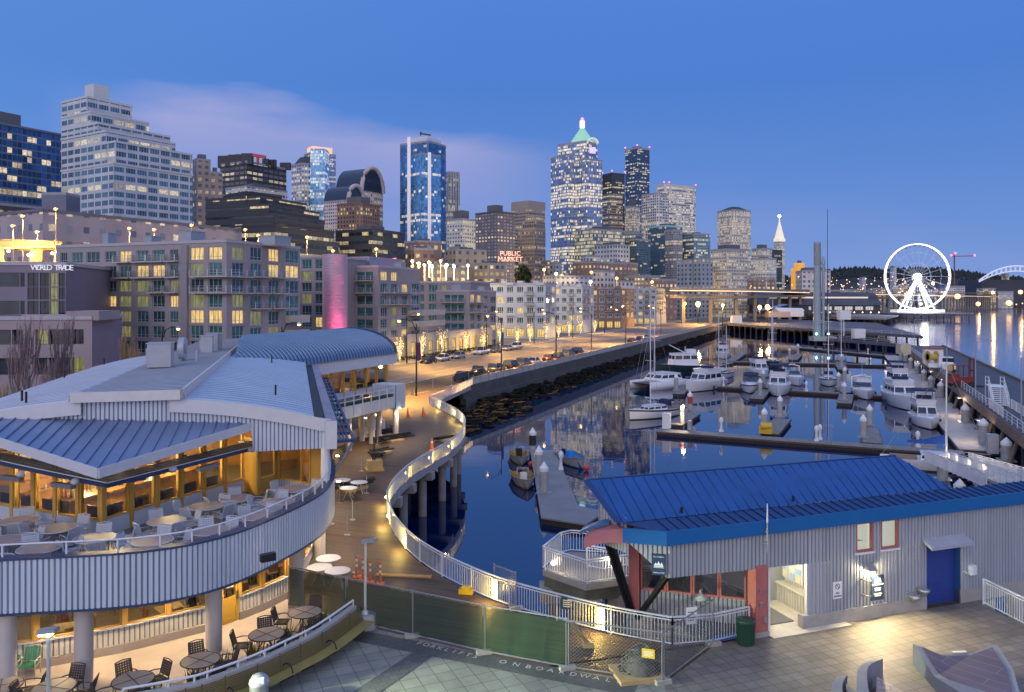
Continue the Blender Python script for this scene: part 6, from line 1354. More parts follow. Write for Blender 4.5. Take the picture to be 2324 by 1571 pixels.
def pedestal(x,y,lb,z=DZ,s=1.0):
 q=P(x,y,z);b=MB();b.box(q.x,q.y,z+.12,.36*s,.3*s,.24);b.lathe(q.x,q.y,[(.14*s,z+.2),(.11*s,z+.8*s),(.2*s,z+1.0*s),(.2*s,z+1.25*s),(.08*s,z+1.42*s)],8);tag(b.build('power_pedestal',pedm),lb,'power pedestal','power pedestals on the docks')
for x,y,lb in((1637,980,"white power pedestal alone on the main dock right of the lit end"),(1853,1001,"nearer of two power pedestals together on the main dock"),(1861,998,"farther of two power pedestals together on the main dock"),(2083,1015,"white power pedestal at the right part of the main dock"),(1642,876,"power pedestal on the middle dock beside the blue ketch"),(1830,888,"power pedestal on the middle dock right of the flybridge yacht"),(2001,898,"power pedestal on the middle dock near the big cruiser"),(1847,823,"left power pedestal on the farther float"),(1866,823,"second power pedestal on the farther float"),(1967,828,"third power pedestal on the farther float"),(1976,828,"fourth power pedestal on the farther float"),(1970,804,"power pedestal on the farthest dock"),(1273,1066,"power pedestal on the near floating dock beside the blue skiff")):pedestal(x,y,lb,s=1.25)
q=DP(1513,972);b=MB();b.box(q.x,q.y,DZ+.9,1.1,.9,1.8,ANG_U);b.box(q.x,q.y,DZ+1.85,1.2,1.0,.1,ANG_U);tag(b.build('dock_box',whitecap),"white locker box at the lit left end of the main dock","locker")
q=DP(1548,962);t=thing('lamp_pile',V(q.x,q.y,-6),"lit red and white lamp pile at the left end of the main dock",'lamp post')
b=MB();b.tube((q.x,q.y,-6),(q.x,q.y,ZY(921,q.y)),.3,.3,12);b.build('shaft',mat("pile_cream",(.62,.52,.42),.6),t);b=MB();b.tube((q.x,q.y,ZY(935,q.y)),(q.x,q.y,ZY(930,q.y)),.31,.31,12);b.build('band',redp,t);b=MB();b.ball((q.x,q.y-.5,ZY(921,q.y)),.16,6);b.build('lamp',lamp_mat("dock_lamp",(1,.75,.4),6),t);light('lamp_light',(q.x,q.y-.8,ZY(921,q.y)),900,(1,.74,.42),.2,t)
q=DP(1738,984);b=MB();b.box(q.x,q.y,DZ+.45,1.5,.8,.9,ANG_U-1.57);b.tube(q+V(-.6,0,.9),q+V(.6,-.25,.9),.45,.45,12);tag(b.build('hose_box',mat("box_yellow",(.62,.40,.03),.5)),"yellow hose box on the main dock in front of a capped pile","box")
q=DP(1566,975);b=MB();b.box(q.x,q.y,DZ+.55,.9,.5,1.1,ANG_U);tag(b.build('card_box',pilem),"grey service box beside the lamp pile on the main dock","box")
# boats
gel=mat("gelcoat_white",(.74,.76,.80),.22,var=.04,vs=.6);dkglass=mat("boat_glass",(.015,.025,.04),.06,var=0,spec=.8);navycv=mat("canvas_navy",(.012,.02,.06),.8,var=.1);teak=mat("teak",(.26,.17,.10),.6,var=.2);alu=mat("mast_alu",(.66,.68,.72),.35,.3,var=.03);boot=mat("boot_black",(.02,.02,.03),.4,var=0);bluecv=mat("canvas_blue",(.01,.07,.32),.75,var=.1)
def hull(L,B,F,m,root,stripe=None,transom=.92,name='hull',sheer=.35):
 rings=[];n=12
 for k in range(n+1):
  t=k/n;hb=B/2*(transom+(1-transom)*min(1,t/.35))*(1-max(0,(t-.42)/.58)**2.3)+.02;x=-L/2+L*t;z=F*(1+sheer*t*t);k2=.25*(1-t)-.55*(1-max(0,(t-.75)/.25));xo=.12*F*max(0,(t-.7)/.3)*2
  rings.append([V(x+xo,-hb,z),V(x+xo*.4,-hb*.88,.12),V(x,-hb*.5,-.35),V(x,0,-.5),V(x,hb*.5,-.35),V(x+xo*.4,hb*.88,.12),V(x+xo,hb,z)])
 b=MB();b.loft(rings,0,True,False,False);b.face([p for p in rings[0]],0);h=b.build(name,m,root)
 b=MB();top=[(r[0]+V(0,.04,-.08),r[-1]+V(0,-.04,-.08))for r in rings]
 for a,c in zip(top,top[1:]):b.face([a[0],c[0],c[1],a[1]])
 b.build('deck',gel,root)
 if stripe:b=MB();b.loft([[r[0]*1+V(0,-.025,-.10-.12*F),r[0]+V(0,-.025,-.04)]for r in rings],0,True,False,False);b.loft([[r[-1]+V(0,.025,-.04),r[-1]+V(0,.025,-.10-.12*F)]for r in rings],0,True,False,False);b.build('stripe',stripe,h)
 b=MB();b.loft([[r[1]*1+V(0,-.02,.02),r[1]+V(0,-.01,-.16)]for r in rings],0,True,False,False);b.loft([[r[5]+V(0,.01,-.16),r[5]+V(0,.02,.02)]for r in rings],0,True,False,False);b.build('boot_top',boot,h)
 return rings
def cabin(root,x0,x1,w,z0,z1,rake0,rake1,name='cabin',m=None,glassf=(.35,.85),split=0):
 """tapered deckhouse with a dark band of windows; rake: how far the roof pulls back at stern and bow"""
 lo=[V(x0,-w/2,z0),V(x1,-w*.42,z0),V(x1,w*.42,z0),V(x0,w/2,z0)];hi=[V(x0+rake0,-w*.44,z1),V(x1-rake1,-w*.37,z1),V(x1-rake1,w*.37,z1),V(x0+rake0,w*.44,z1)]
 b=MB();b.loft([lo,hi],0,False);b.loft([[p+V((p.x>0)*.1-.05,0,0)for p in hi],[V(p.x+.12*(1 if p.x>(x0+x1)/2 else-1),p.y*1.08,z1+.09)for p in hi]],0,False);c=b.build(name,m or gel,root)
 g0,g1=glassf;k=1.015
 for i,j in((0,1),(1,2),(2,3)):
  a,d,e,f=lo[i].lerp(hi[i],g0),lo[j].lerp(hi[j],g0),lo[j].lerp(hi[j],g1),lo[i].lerp(hi[i],g1);nn=(d-a).cross(f-a).normalized()*.02
  np_=2 if i==1 else 3
  for s in range(np_):
   u0,u1=(s+.08)/np_,(s+.92)/np_;b=MB();b.face([a.lerp(d,u0)+nn,a.lerp(d,u1)+nn,f.lerp(e,u1)+nn,f.lerp(e,u0)+nn]);b.build('window',dkglass,c)
 return c
def rails(root,rings,h=.6,k0=5):
 b=MB();
 for s in(0,-1):b.path([r[s]+V(-.05,.06 if s==0 else-.06,h)for r in rings[k0:]],.022,5)
 for r in rings[k0::2]:
  for s in(0,-1):b.bar(r[s]+V(0,.06 if s==0 else-.06,0),r[s]+V(-.05,.06 if s==0 else-.06,h),.03)
 b.build('bow_rail',steel,root)
def place(t,x,y,rz,label):q=P(x,y,WATER);t.location=q;t.rotation_euler=(0,0,rz);t['label']=label
BOW=ANG_U+math.pi
def motor(x,y,label,L=11,B=3.7,F=1.25,fly=True,top=None,rz=0,hm=None,stripe=None,arch=False,dark=False):
 t=thing('motor_boat',(0,0,0),label,'motor boat');rg=hull(L,B,F,hm or gel,t,stripe)
 if fly:
  cabin(t,-L*.32,L*.20,B*.86,F,F+1.55,.1,.9)
  b=MB();b.loft([[V(-L*.34,-B*.4,F+1.62),V(L*.06,-B*.33,F+1.62),V(L*.06,B*.33,F+1.62),V(-L*.34,B*.4,F+1.62)],[V(-L*.36,-B*.42,F+2.2),V(L*.10,-B*.36,F+2.35),V(L*.10,B*.36,F+2.35),V(-L*.36,B*.42,F+2.2)]],0,False);fb=b.build('flybridge',gel,t)
  b=MB();b.box(-L*.12,0,F+2.45,1.2,B*.5,.5);b.build('helm_seat',navycv,fb)
  if top:
   b=MB();b.loft([[V(-L*.3,-B*.42,F+3.35),V(L*.03,-B*.38,F+3.35),V(L*.03,B*.38,F+3.35),V(-L*.3,B*.42,F+3.35)],[V(-L*.29,-B*.36,F+3.55),V(L*.01,-B*.32,F+3.55),V(L*.01,B*.32,F+3.55),V(-L*.29,B*.36,F+3.55)]],0,False)
   for xx in(-L*.28,L*.01):
    for s in(-1,1):b.bar((xx,s*B*.37,F+2.2),(xx,s*B*.37,F+3.4),.06)
   b.build('bimini_top',top,t)
  b=MB();b.loft([[V(L*.20,-B*.36,F),V(L*.44,-B*.14,F+.2),V(L*.44,B*.14,F+.2),V(L*.20,B*.36,F)],[V(L*.18,-B*.3,F+.5),V(L*.38,-B*.1,F+.45),V(L*.38,B*.1,F+.45),V(L*.18,B*.3,F+.5)]],0,False);b.build('trunk_cabin',gel,t)
 else:
  b=MB();b.loft([[V(-L*.02,-B*.42,F),V(L*.36,-B*.2,F+.2),V(L*.36,B*.2,F+.2),V(-L*.02,B*.42,F)],[V(.0,-B*.36,F+.6),V(L*.24,-B*.14,F+.45),V(L*.24,B*.14,F+.45),V(.0,B*.36,F+.6)]],0,False);b.build('trunk_cabin',gel,t)
  b=MB();b.loft([[V(L*.12,-B*.3,F+.5),V(-L*.03,-B*.42,F+.45),V(-L*.2,-B*.44,F+.4)],[V(L*.02,-B*.26,F+1.2),V(-L*.08,-B*.36,F+1.2),V(-L*.2,-B*.4,F+1.1)]],0,False,False,False);b.loft([[V(L*.12,B*.3,F+.5),V(L*.12,-B*.3,F+.5)],[V(L*.02,B*.26,F+1.2),V(L*.02,-B*.26,F+1.2)]],0,False,False,False);b.loft([[V(-L*.2,B*.44,F+.4),V(-L*.03,B*.42,F+.45),V(L*.12,B*.3,F+.5)],[V(-L*.2,B*.4,F+1.1),V(-L*.08,B*.36,F+1.2),V(L*.02,B*.26,F+1.2)]],0,False,False,False);b.build('windscreen',dkglass,t)
  if top:b=MB();b.loft([[V(-L*.42,-B*.42,F+1.5),V(L*.02,-B*.34,F+1.3),V(L*.02,B*.34,F+1.3),V(-L*.42,B*.42,F+1.5)],[V(-L*.38,-B*.34,F+1.85),V(-L*.03,-B*.28,F+1.75),V(-L*.03,B*.28,F+1.75),V(-L*.38,B*.34,F+1.85)]],0,False);b.loft([[V(-L*.42,-B*.43,F+.3),V(-L*.16,-B*.43,F+.45)],[V(-L*.42,-B*.42,F+1.5),V(-L*.16,-B*.4,F+1.42)]],0,False,False,False);b.build('canvas_top',top,t)
  b=MB();b.box(-L*.3,0,F-.05,L*.24,B*.6,.5);b.build('seats',mat("seat_cream",(.55,.52,.46),.7),t)
  if arch:b=MB();b.path([V(-L*.25,-B*.46,F),V(-L*.3,-B*.42,F+1.9),V(-L*.3,0,F+2.2),V(-L*.3,B*.42,F+1.9),V(-L*.25,B*.46,F)],.14,6);b.build('radar_arch',gel,t)
 rails(t,rg);b=MB();b.tube((-L*.2,0,F+2.2),(-L*.2,0,F+4.6),.03,.012,5);b.ball((-L*.26,.5,F+(2.9 if fly else 2.3)),.2,5,0,.6);b.build('aerials',whitecap,t)
 for s in(-1,1):b=MB();b.tube((0,s*(B/2+.1),.2),(0,s*(B/2+.1),.85),.13,.13,8);b.build('fender',boot,t)
 place(t,x,y,BOW+rz,label);return t
def sail(x,y,label,L=10,B=3.2,F=1.0,H=14,hm=None,stripe=None,mizzen=0,cover=None,rz=0,dodger=None):
 t=thing('sailboat',(0,0,0),label,'sailboat');rg=hull(L,B,F,hm or gel,t,stripe,.6)
 cabin(t,-L*.12,L*.26,B*.6,F,F+.62,.1,.5,'coachroof',None,(.3,.75))
 b=MB();b.box(-L*.28,0,F+.05,L*.26,B*.5,.3);b.build('cockpit',teak,t)
 if dodger:b=MB();b.loft([[V(-L*.2,-B*.3,F+.3),V(-L*.08,-B*.28,F+.6),V(-L*.08,B*.28,F+.6),V(-L*.2,B*.3,F+.3)],[V(-L*.2,-B*.25,F+1.3),V(-L*.12,-B*.22,F+1.2),V(-L*.12,B*.22,F+1.2),V(-L*.2,B*.25,F+1.3)]],0,False);b.build('dodger',dodger,t)
 for xm,h in([(L*.12,H)]+([(-L*.32,mizzen)]if mizzen else[])):
  b=MB();b.tube((xm,0,F+.4),(xm,0,h),.10,.07,8)
  for f in(.5,.78):b.bar((xm,-B*.3*(1.3-f*.6),h*f),(xm,B*.3*(1.3-f*.6),h*f),.06)
  m_=b.build('mast',alu,t);b=MB();b.tube((xm,0,F+1.6),(xm-L*(.36 if h==H else.2),0,F+1.5),.08,.08,6);bo=b.build('boom',alu,m_)
  if cover:b=MB();b.loft([[V(xm-.1,-.1,F+1.55),V(xm-.1,.1,F+1.55),V(xm-.1,0,F+2.5)],[V(xm-L*.2,-.18,F+1.5),V(xm-L*.2,.18,F+1.5),V(xm-L*.2,0,F+1.95)],[V(xm-L*.36,-.1,F+1.5),V(xm-L*.36,.1,F+1.5),V(xm-L*.36,0,F+1.75)]],0,False);b.build('sail_cover',cover,m_)
  b=MB()
  for e in(V(L*.52,0,F*1.3),V(-L*.49,0,F))if h==H else(V(-L*.49,0,F),):b.bar((xm,0,h-.1),e,.022)
  for s in(-1,1):b.bar((xm,0,h*.78),(xm-.2,s*B*.46,F),.022);b.bar((xm,0,h-.2),(xm-.1,s*B*.3*.9,h*.5),.02)
  b.build('rigging',steel,m_)
 rails(t,rg,.55);place(t,x,y,BOW+rz,label);return t
motor(1596,884,"white flybridge motor yacht beside the catamaran, sharp bow towards the near dock",12.5,4.2,1.6,True,None,-.35,stripe=None)
motor(1703,886,"white open speedboat with dark hull sides left of the flybridge yacht",10.5,3.4,1.15,False,navycv,.05,stripe=boot)
motor(1767,892,"white flybridge yacht with navy bimini top in the middle of the marina",11.5,4.0,1.5,True,navycv,.0)
motor(1960,900,"white express cruiser alone between the sailboat and the walkway float",10,3.6,1.2,False,MATS["seat_cream"],.08,arch=True)
motor(1802,870,"white express cruiser with radar arch behind the bimini yacht",11,3.7,1.3,False,None,.2,arch=True)
motor(1724,852,"motor boat with black canvas enclosure behind the speedboat",10.5,3.6,1.3,True,navycv,.3)
motor(1641,812,"far motor yacht with blue canopy near the seawall corner",12,3.9,1.4,True,bluecv,.15)
motor(2047,920,"big white sports cruiser moored against the walkway float",13.5,4.5,1.7,True,None,.1)
motor(2040,880,"dark topped motor boat behind the big sports cruiser",11,3.8,1.4,True,navycv,.1)
motor(2100,964,"white cabin cruiser with navy canopy beside the walkway float, nearest the camera",9,3.4,1.1,True,navycv,.05)
sail(1753,830,"dark green ketch with two tall masts behind the yachts",13,3.8,1.2,ZY(680,196)+4,mat("hull_green",(.01,.04,.03),.25,var=0),None,ZY(716,196)+4,None,.1)
sail(1880,872,"white sailboat with a blue stripe and tall mast moored right of the columns' reflection",10,3.3,1.1,ZY(690,152)+4,gel,navycv,0,None,.0,navycv)
sail(1636,858,"blue trimmed ketch with two masts right of the flybridge motor yacht",11.5,3.5,1.15,ZY(708,168)+4,gel,navycv,ZY(738,168)+4,None,-.2)
sail(1909,818,"small far sailboat on the farther float below the pier",8,2.8,.9,ZY(702,215)+4,gel,None,0,None,0,navycv)
sail(1490,946,"nearest white sailboat with navy stripe lying at the left end of the main dock",10.5,3.3,1.1,ZY(690,113)+4,gel,navycv,0,None,-.55,navycv)
sail(2118,1066,"white sailboat with blue sail cover half hidden behind the blue roof",9.5,3.1,1.0,ZY(820,78)+4,gel,None,0,bluecv,1.5)
t=thing('catamaran',(0,0,0),"white sailing catamaran with two hulls and rounded cabin windows",'catamaran')
for s in(-1,1):
 sub=MB();rings=[]
 for k in range(11):u=k/10;hb=.75*(1-max(0,(u-.5)/.5)**2.2)+.02;rings.append([V(-5.5+11*u,s*2.5-hb,1.5),V(-5.5+10.6*u,s*2.5-hb*.6,-.3),V(-5.5+10.6*u,s*2.5+hb*.6,-.3),V(-5.5+11*u,s*2.5+hb,1.5)])
 sub.loft(rings,0,True);sub.build('hull',gel,t)
b=MB();b.box(-1.5,0,1.3,7,4.6,.5);b.build('bridge_deck',gel,t);cabin(t,-3.6,2.2,5.0,1.55,2.75,.3,1.2,'saloon',None,(.35,.8));b=MB();b.obox((2.0,-2.2,1.15),(3.2,0,0),(0,4.4,0),(0,0,.04));b.build('trampoline',boot,t)
b=MB();hm_=ZY(684,140)+4;b.tube((1.4,0,2.7),(1.4,0,hm_),.13,.09,8);b.bar((1.4,-1.5,hm_*.55),(1.4,1.5,hm_*.55),.07);b.bar((1.4,0,hm_),(5.3,0,1.5),.03);b.build('mast',alu,t);place(t,1497,880,BOW-.55,"white sailing catamaran with two hulls left of the flybridge motor yacht")
t=thing('trawler',(0,0,0),"",'fishing boat');hull(13,4.6,1.7,mat("trawler_green",(.015,.04,.04),.4,var=.1),t,None,.8);cabin(t,-3.5,2.6,3.8,1.7,4.4,.1,.3,'wheelhouse',None,(.55,.85));b=MB();b.box(-2.2,.6,4.9,1.6,1.6,1.0);b.build('funnel',gel,t);b=MB();b.tube((-1,0,4.5),(2.6,-1,6.4),.12,.1,6);b.tube((-1,0,4.5),(-1,0,6),.1,.08,6);b.build('boom',alu,t);place(t,1546,846,BOW-.9,"old white wheelhouse trawler with dark green hull behind the catamaran")
def skiff(x,y,label,hm,rz,L=5.2,B=2.0,F=.62,box=None,cage=True):
 t=thing('skiff',(0,0,0),label,'skiff');rings=[];n=9
 for k in range(n+1):
  u=k/n;hb=B/2*(1-max(0,(u-.4)/.6)**2.2)+.02;xx=-L/2+L*u;z=F*(1+.4*u*u);rings.append([V(xx,-hb,z),V(xx,-hb*.7,-.15),V(xx,hb*.7,-.15),V(xx,hb,z)])
 b=MB();b.loft(rings,0,True,False,False);b.face(rings[0]);b.build('hull',hm,t)
 b=MB();
 for a,c in zip(rings,rings[1:]):k=.82;b.face([V(a[0].x,a[0].y*k,.12),V(c[0].x,c[0].y*k,.12),V(c[3].x,c[3].y*k,.12),V(a[3].x,a[3].y*k,.12)]);[b.face([q_[i]*1,q2[i]*1,V(q2[i].x,q2[i].y*k,.12),V(q_[i].x,q_[i].y*k,.12)])for q_,q2 in((a,c),)for i in(0,3)]
 b.build('floor',mat("skiff_floor",(.30,.29,.30),.7,var=.2),t)
 b=MB();b.path([r[0]+V(0,0,.02)for r in rings]+[r[3]+V(0,0,.02)for r in rings[::-1]],.05,5);b.build('gunwale',teak,t)
 b=MB();[b.box(xx,0,.42,.3,B*.8,.06)for xx in(-.9,.7)];b.build('thwart',teak,t)
 b=MB();b.box(-L/2-.1,0,.75,.35,.38,.55);b.box(-L/2-.15,0,.2,.15,.15,.9);b.build('outboard_motor',boot,t)
 if cage:b=MB();[b.path([V(xx,-.5,.3),V(xx,-.5,1.3),V(xx,.5,1.3),V(xx,.5,.3)],.03,5)for xx in(-.2,-.8)];[b.bar((-.2,s,1.3),(-.8,s,1.3),.05)for s in(-.5,0,.5)];b.build('cage',steel,t)
 b=MB();b.box(.0 if box is None else-.7,0,.6,.55,.6,.8 if box is None else 1.3);b.build('console',box or gel,t);place(t,x,y,rz,label)
ylw=mat("skiff_yellow",(.42,.28,.03),.5,var=.25);skb=mat("skiff_blue",(.02,.22,.55),.45,var=.1)
skiff(1188,1098,"yellow and blue skiff with steel cage, nearest one left of the near dock",ylw,-1.45);skiff(1179,1046,"yellow skiff with an outboard tied behind the caged skiff",ylw,-1.5,box=boot);skiff(1300,1053,"bright blue skiff with a blue box on the right side of the near dock",skb,-1.3,5.6,2.2,.7,box=mat("box_blue",(.02,.25,.70),.5),cage=False)
for x,y,m,lb in((1331,1062,mat("buoy_red",(.7,.06,.03),.5),"red round buoy hanging at the blue skiff's bow"),(1205,1053,MATS["buoy_red"],"red round buoy between the two yellow skiffs"),(1320,1152,gel,"white round buoy at the near dock's edge")):q=P(x,y,WATER+.3);b=MB();b.ball(q,.28,8);tag(b.build('buoy',m),lb,'buoy')
q=DP(1219,1048);b=MB();b.lathe(q.x,q.y,[(.28,DZ),(.36,DZ+.8)],12);tag(b.build('bucket',gel),"white plastic barrel on the near floating dock","barrel")
# outer pier on the right, with what stands on it
PA,PB=P(2324,986),P(2052,786);pu=(PB-PA).normalized();pw_=V(pu.y,-pu.x,0);PLN=(PB-PA).length
def OP(t,s,z=0):q=PA+pu*t+pw_*s;return V(q.x,q.y,z)
op=thing('outer_pier',PA,"long timber outer pier with asphalt deck along the right side of the marina",'pier')
b=MB();b.prism([OP(-40,0)[:2],OP(PLN+6,0)[:2],OP(PLN+6,10)[:2],OP(-40,10)[:2]],-.7,0);b.build('deck',mat("pier_asphalt",(.075,.08,.10),.75,var=.25,vs=.3),op)
b=MB();b.obox(OP(-40,-.2,-1.2),pu*(PLN+46),pw_*.2,(0,0,1.15));b.obox(OP(-40,9.6,0),pu*(PLN+46),pw_*.4,(0,0,.35));b.build('stringer',mat("pier_timber",(.16,.12,.10),.8,var=.35,vs=1),op)
for k in range(34):q=OP(-30+k*5.4,.4);b=MB();b.tube((q.x,q.y,-6),(q.x,q.y,-.7),.2,.2,8);q2=OP(-30+k*5.4,3.6);b.bar((q.x,q.y,-.9),(q2.x,q2.y,-.9),.3);b.build('pile',dark_wood,op)
for k in range(10):q=OP(-10+k*7,-.3);b=MB();b.tube(OP(-10+k*7,-.9,-4.5),OP(-9+k*7,.6,-.8),.24,.2,8);b.build('raking_pile',mat("pile_brown",(.20,.15,.11),.8,var=.3,vs=1),op)
railing('railing',[OP(-38,.1),OP(PLN+2,.1)],"white metal railing along the marina side of the outer pier",1.0,2.6,0,mat("rail_grey",(.55,.58,.62),.5),midrail=2)
lampp=mat("lamp_post_grey",(.30,.33,.38),.5,.3)
def pole_lamp(x,yt,yb,lb,arm=1.6,Z=0.0,on=None,dirx=1,m=lampp,group=None,r=.09):
 q=P(x,yb,Z);zt=ZY(yt,q.y);t=thing('lamp_post',q,lb,'lamp post',group);b=MB();b.tube(q,(q.x,q.y,zt),r,r*.7,8);b.build('pole',m,t)
 b=MB();b.bar((q.x,q.y,zt),(q.x+arm*dirx,q.y,zt+.05),.08);b.box(q.x+(arm+.3)*dirx,q.y,zt+.03,.9,.35,.16);h=b.build('lamp_head',m,t)
 if on:b=MB();b.box(q.x+(arm+.3)*dirx,q.y,zt-.07,.7,.25,.04);b.build('lens',lamp_mat("lens_%s"%on[0],on[2],on[3]),h);light('lamp_light',(q.x+(arm+.3)*dirx,q.y,zt-.25),on[1],on[2],.2,t)
 return t
for x,a,c,lb in((2075,726,794,"unlit lamp post at the far end of the outer pier, left of the wheel reflection"),(2105,739,800,"unlit lamp post beside the white shed on the outer pier"),(2149,752,852,"unlit lamp post in front of the reel truck on the outer pier"),(2214,775,899,"unlit lamp post in front of the red forklift"),(2318,813,962,"unlit lamp post cut by the right edge of the view")):pole_lamp(x,a,c,lb)
def on_pier(x,y):return P(x,y,0)
q=P(2126,827);b=MB();b.box(q.x,q.y+1.5,1.5,4.4,3.2,3.0,ANG_U);b.build
t=thing('pier_shed',q,"small white shed with a reddish roof on the outer pier",'shed');b.build('walls',whitecap,t);b=MB();b.box(q.x,q.y+1.5,3.1,4.8,3.6,.25,ANG_U);b.build('roof',mat("roof_rust",(.28,.11,.09),.7),t)
red=mat("forklift_red",(.17,.02,.022),.5,var=.15)
q=P(2200,880);t=thing('forklift',q,"big dark red forklift parked on the outer pier",'forklift');b=MB();b.box(q.x-.8,q.y+1,1.0,3.0,1.8,1.0,ANG_U-1.3);b.box(q.x-1.6,q.y+1.2,1.6,1.0,1.6,.6,ANG_U-1.3);b.build('body',red,t)
b=MB();[b.bar((q.x+.9,q.y+s,.2),(q.x+.9,q.y+s,4.2),.22)for s in(.3,1.5)];[b.bar((q.x+.9,q.y+.3,z),(q.x+.9,q.y+1.5,z),.2)for z in(1,2.4,4.1)];b.build('mast',red,t);b=MB();[b.bar((q.x+1,q.y+s,.15),(q.x+2.3,q.y+s-.3,.15),.16)for s in(.5,1.3)];b.build('fork',black_metal,t)
b=MB();[b.bar((q.x+dx,q.y+dy,1.5),(q.x+dx,q.y+dy,3.1),.1)for dx in(-1.4,.1)for dy in(.3,1.7)];b.box(q.x-.65,q.y+1,3.15,1.8,1.7,.1);b.build('overhead_guard',red,t)
for dx,dy in((-1.7,.1),(.4,.0),(-1.7,1.9),(.4,1.8)):b=MB();b.tube((q.x+dx,q.y+dy-.15,.45),(q.x+dx,q.y+dy+.15,.45),.45,.45,12);b.build('wheel',blk,t)
q=P(2157,846);t=thing('reel_truck',q,"white truck with a big yellow hose reel on the outer pier",'truck');b=MB();b.box(q.x-.2,q.y+5,1.0,2.3,5,.7,ANG_U-1.57);b.build('bed',gel,t);b=MB();b.box(q.x,q.y+1.6,1.7,2.2,1.9,1.9,ANG_U-1.57);b.box(q.x-.1,q.y+.4,1.05,2.1,1.3,.9,ANG_U-1.57);cb_=b.build('cab',gel,t);b=MB();b.box(q.x-.05,q.y+.62,2.15,1.8,.06,.7,ANG_U-1.57);b.build('windscreen',dkglass,cb_)
b=MB();[b.tube((q.x-1.6+k*.5,q.y+4.5,2.4),(q.x-1.5+k*.5,q.y+4.5,2.4),1.1,1.1,14)for k in(0,3)];b.tube((q.x-1.6,q.y+4.5,2.4),(q.x,q.y+4.5,2.4),.6,.6,12);b.build('hose_reel',mat("reel_yellow",(.5,.36,.08),.6),t)
b=MB();b.tube((q.x-.2,q.y-.35,.9),(q.x-.1,q.y-.1,.9),.62,.62,14);b.build('spare_wheel',MATS["reel_yellow"],t)
for dx,dy in((-1.0,.8),(.9,.6),(-1.0,5.8),(1.0,5.8)):b=MB();b.tube((q.x+dx-.15,q.y+dy,.45),(q.x+dx+.15,q.y+dy,.45),.45,.45,12);b.build('wheel',blk,t)
q=P(2060,806);b=MB();b.box(q.x+1,q.y+4,1.2,2.4,2.4,2.4);b.tube((q.x+.2,q.y+2.7,1),(q.x+.2,q.y+2.4,1),.7,.7,12);tag(b.build('winch',mat("winch_cream",(.5,.46,.34),.6)),"cream winch machine with a red reel at the far end of the outer pier","winch")
t=thing('boarding_stair',P(2260,905),"white boarding stair platform with rails on the outer pier",'stairs');q0=P(2255,925);b=MB()
for k in range(10):b.obox(q0+pu*(k*.33)+V(0,0,.3+k*.2),pu*.33,pw_*1.6,(0,0,.06))
b.build('steps',whitecap,t);b=MB()
for s in(0,1.6):
 a=q0+pw_*s;c=a+pu*3.3+V(0,0,2.2);e=c+pu*2.4
 for h in(.5,1.0):b.bar(a+V(0,0,.3+h),c+V(0,0,h),.05);b.bar(c+V(0,0,h),e+V(0,0,h),.05)
 for f in(0,.33,.66,1):p=a.lerp(c,f);b.bar(V(p.x,p.y,0),p+V(0,0,1.2),.06)
 b.bar(V(e.x,e.y,0),e+V(0,0,1),.06);b.bar(a+V(0,0,.2),c,.1)
b.obox(q0+pu*3.3+V(0,0,2.15),pu*2.4,pw_*1.6,(0,0,.08));b.build('rails',whitecap,t)
for s,lb in((1.0,"left white gangway rail section lying beside the boarding stair"),(3.2,"right white gangway rail section lying beside the boarding stair")):q0=P(2316,950);railing('gangway',[q0+pw_*(s-2.6),q0+pw_*(s-2.6)+pu*8.5],lb,1.1,2.8,.3,whitecap,cat='gangway')
for x,y,lb in((2252,1028,"grey electrical cabinet beside the walkway float near the ramp"),):q=DP(x,y);b=MB();b.box(q.x,q.y,DZ+.95,1.1,1.0,1.9,ANG_U);b.box(q.x,q.y,DZ+1.92,1.2,1.1,.06,ANG_U);tag(b.build('cabinet',mat("cabinet_grey",(.42,.44,.47),.6,var=.1)),lb,"cabinet")
for k,(x,y)in enumerate(((2206,1004),(2165,944),(2128,895),(2104,872),(2078,846),(2056,824))):
 q=DP(x,y);q=q+pw_*1.2;t=thing('walkway_lamp',q,"shaded downlight post on the walkway float among the white capped piles",'lamp post','walkway downlights');b=MB();b.bar(q,q+V(0,0,2.6),.1);b.box(q.x-.4,q.y,q.z+2.62,1.1,.5,.12);b.build('post',steel,t);b=MB();b.box(q.x-.6,q.y,q.z+2.53,.4,.3,.04);b.build('lens',lamp_mat("walk_lens",(1,.82,.6),4),t);light('lamp_light',q+V(-.7,0,2.4),300,(1,.74,.48),.2,t)
R0_=DP(2200,1058,DZ);R1_=P(2400,1128,0.0);rr_=(R1_-R0_);rr_.z=0;rn2=V(rr_.y,-rr_.x,0).normalized()
rp=thing('ramp',R0_,"pale sloping access ramp with white railings and small lamps behind the office",'ramp');b=MB();b.obox(R0_-rn2*.0,R1_-R0_,rn2*2.0,(0,0,.2));b.build('deck',pale_concrete,rp)
for s,lb in((.05,"far railing of the lit access ramp behind the office"),(1.95,"near railing of the lit access ramp behind the office"),(4.0,"outer railing nearest the blue roof on the lit access ramp")):railing('railing',[R0_+rn2*s+V(0,0,.2),R1_+rn2*s+V(0,0,.2)],lb,1.1,2.0,.18,white_metal)
for f in(.05,.2,.4,.6):q=R0_.lerp(R1_,f)+rn2*1.9+V(0,0,.9);b=MB();b.ball(q,.14,6);o=b.build('lamp',lamp_mat("ramp_bulb",(1,.78,.42),5),rp);light('lamp_light',q+V(0,0,.3)-rn2*.4,60,(1,.8,.5),.15,o)
b=MB();b.obox(R0_+V(-2.2,-1.5,-.1),pu*5.5,pw_*4.5,(0,0,.2));tag(b.build('landing_float',pale_concrete),"pale landing float at the foot of the access ramp","landing")
OCT=[P(1232,1292),P(1330,1326),P(1428,1311),P(1428,1262),P(1385,1258),P(1295,1252),P(1272,1258)]
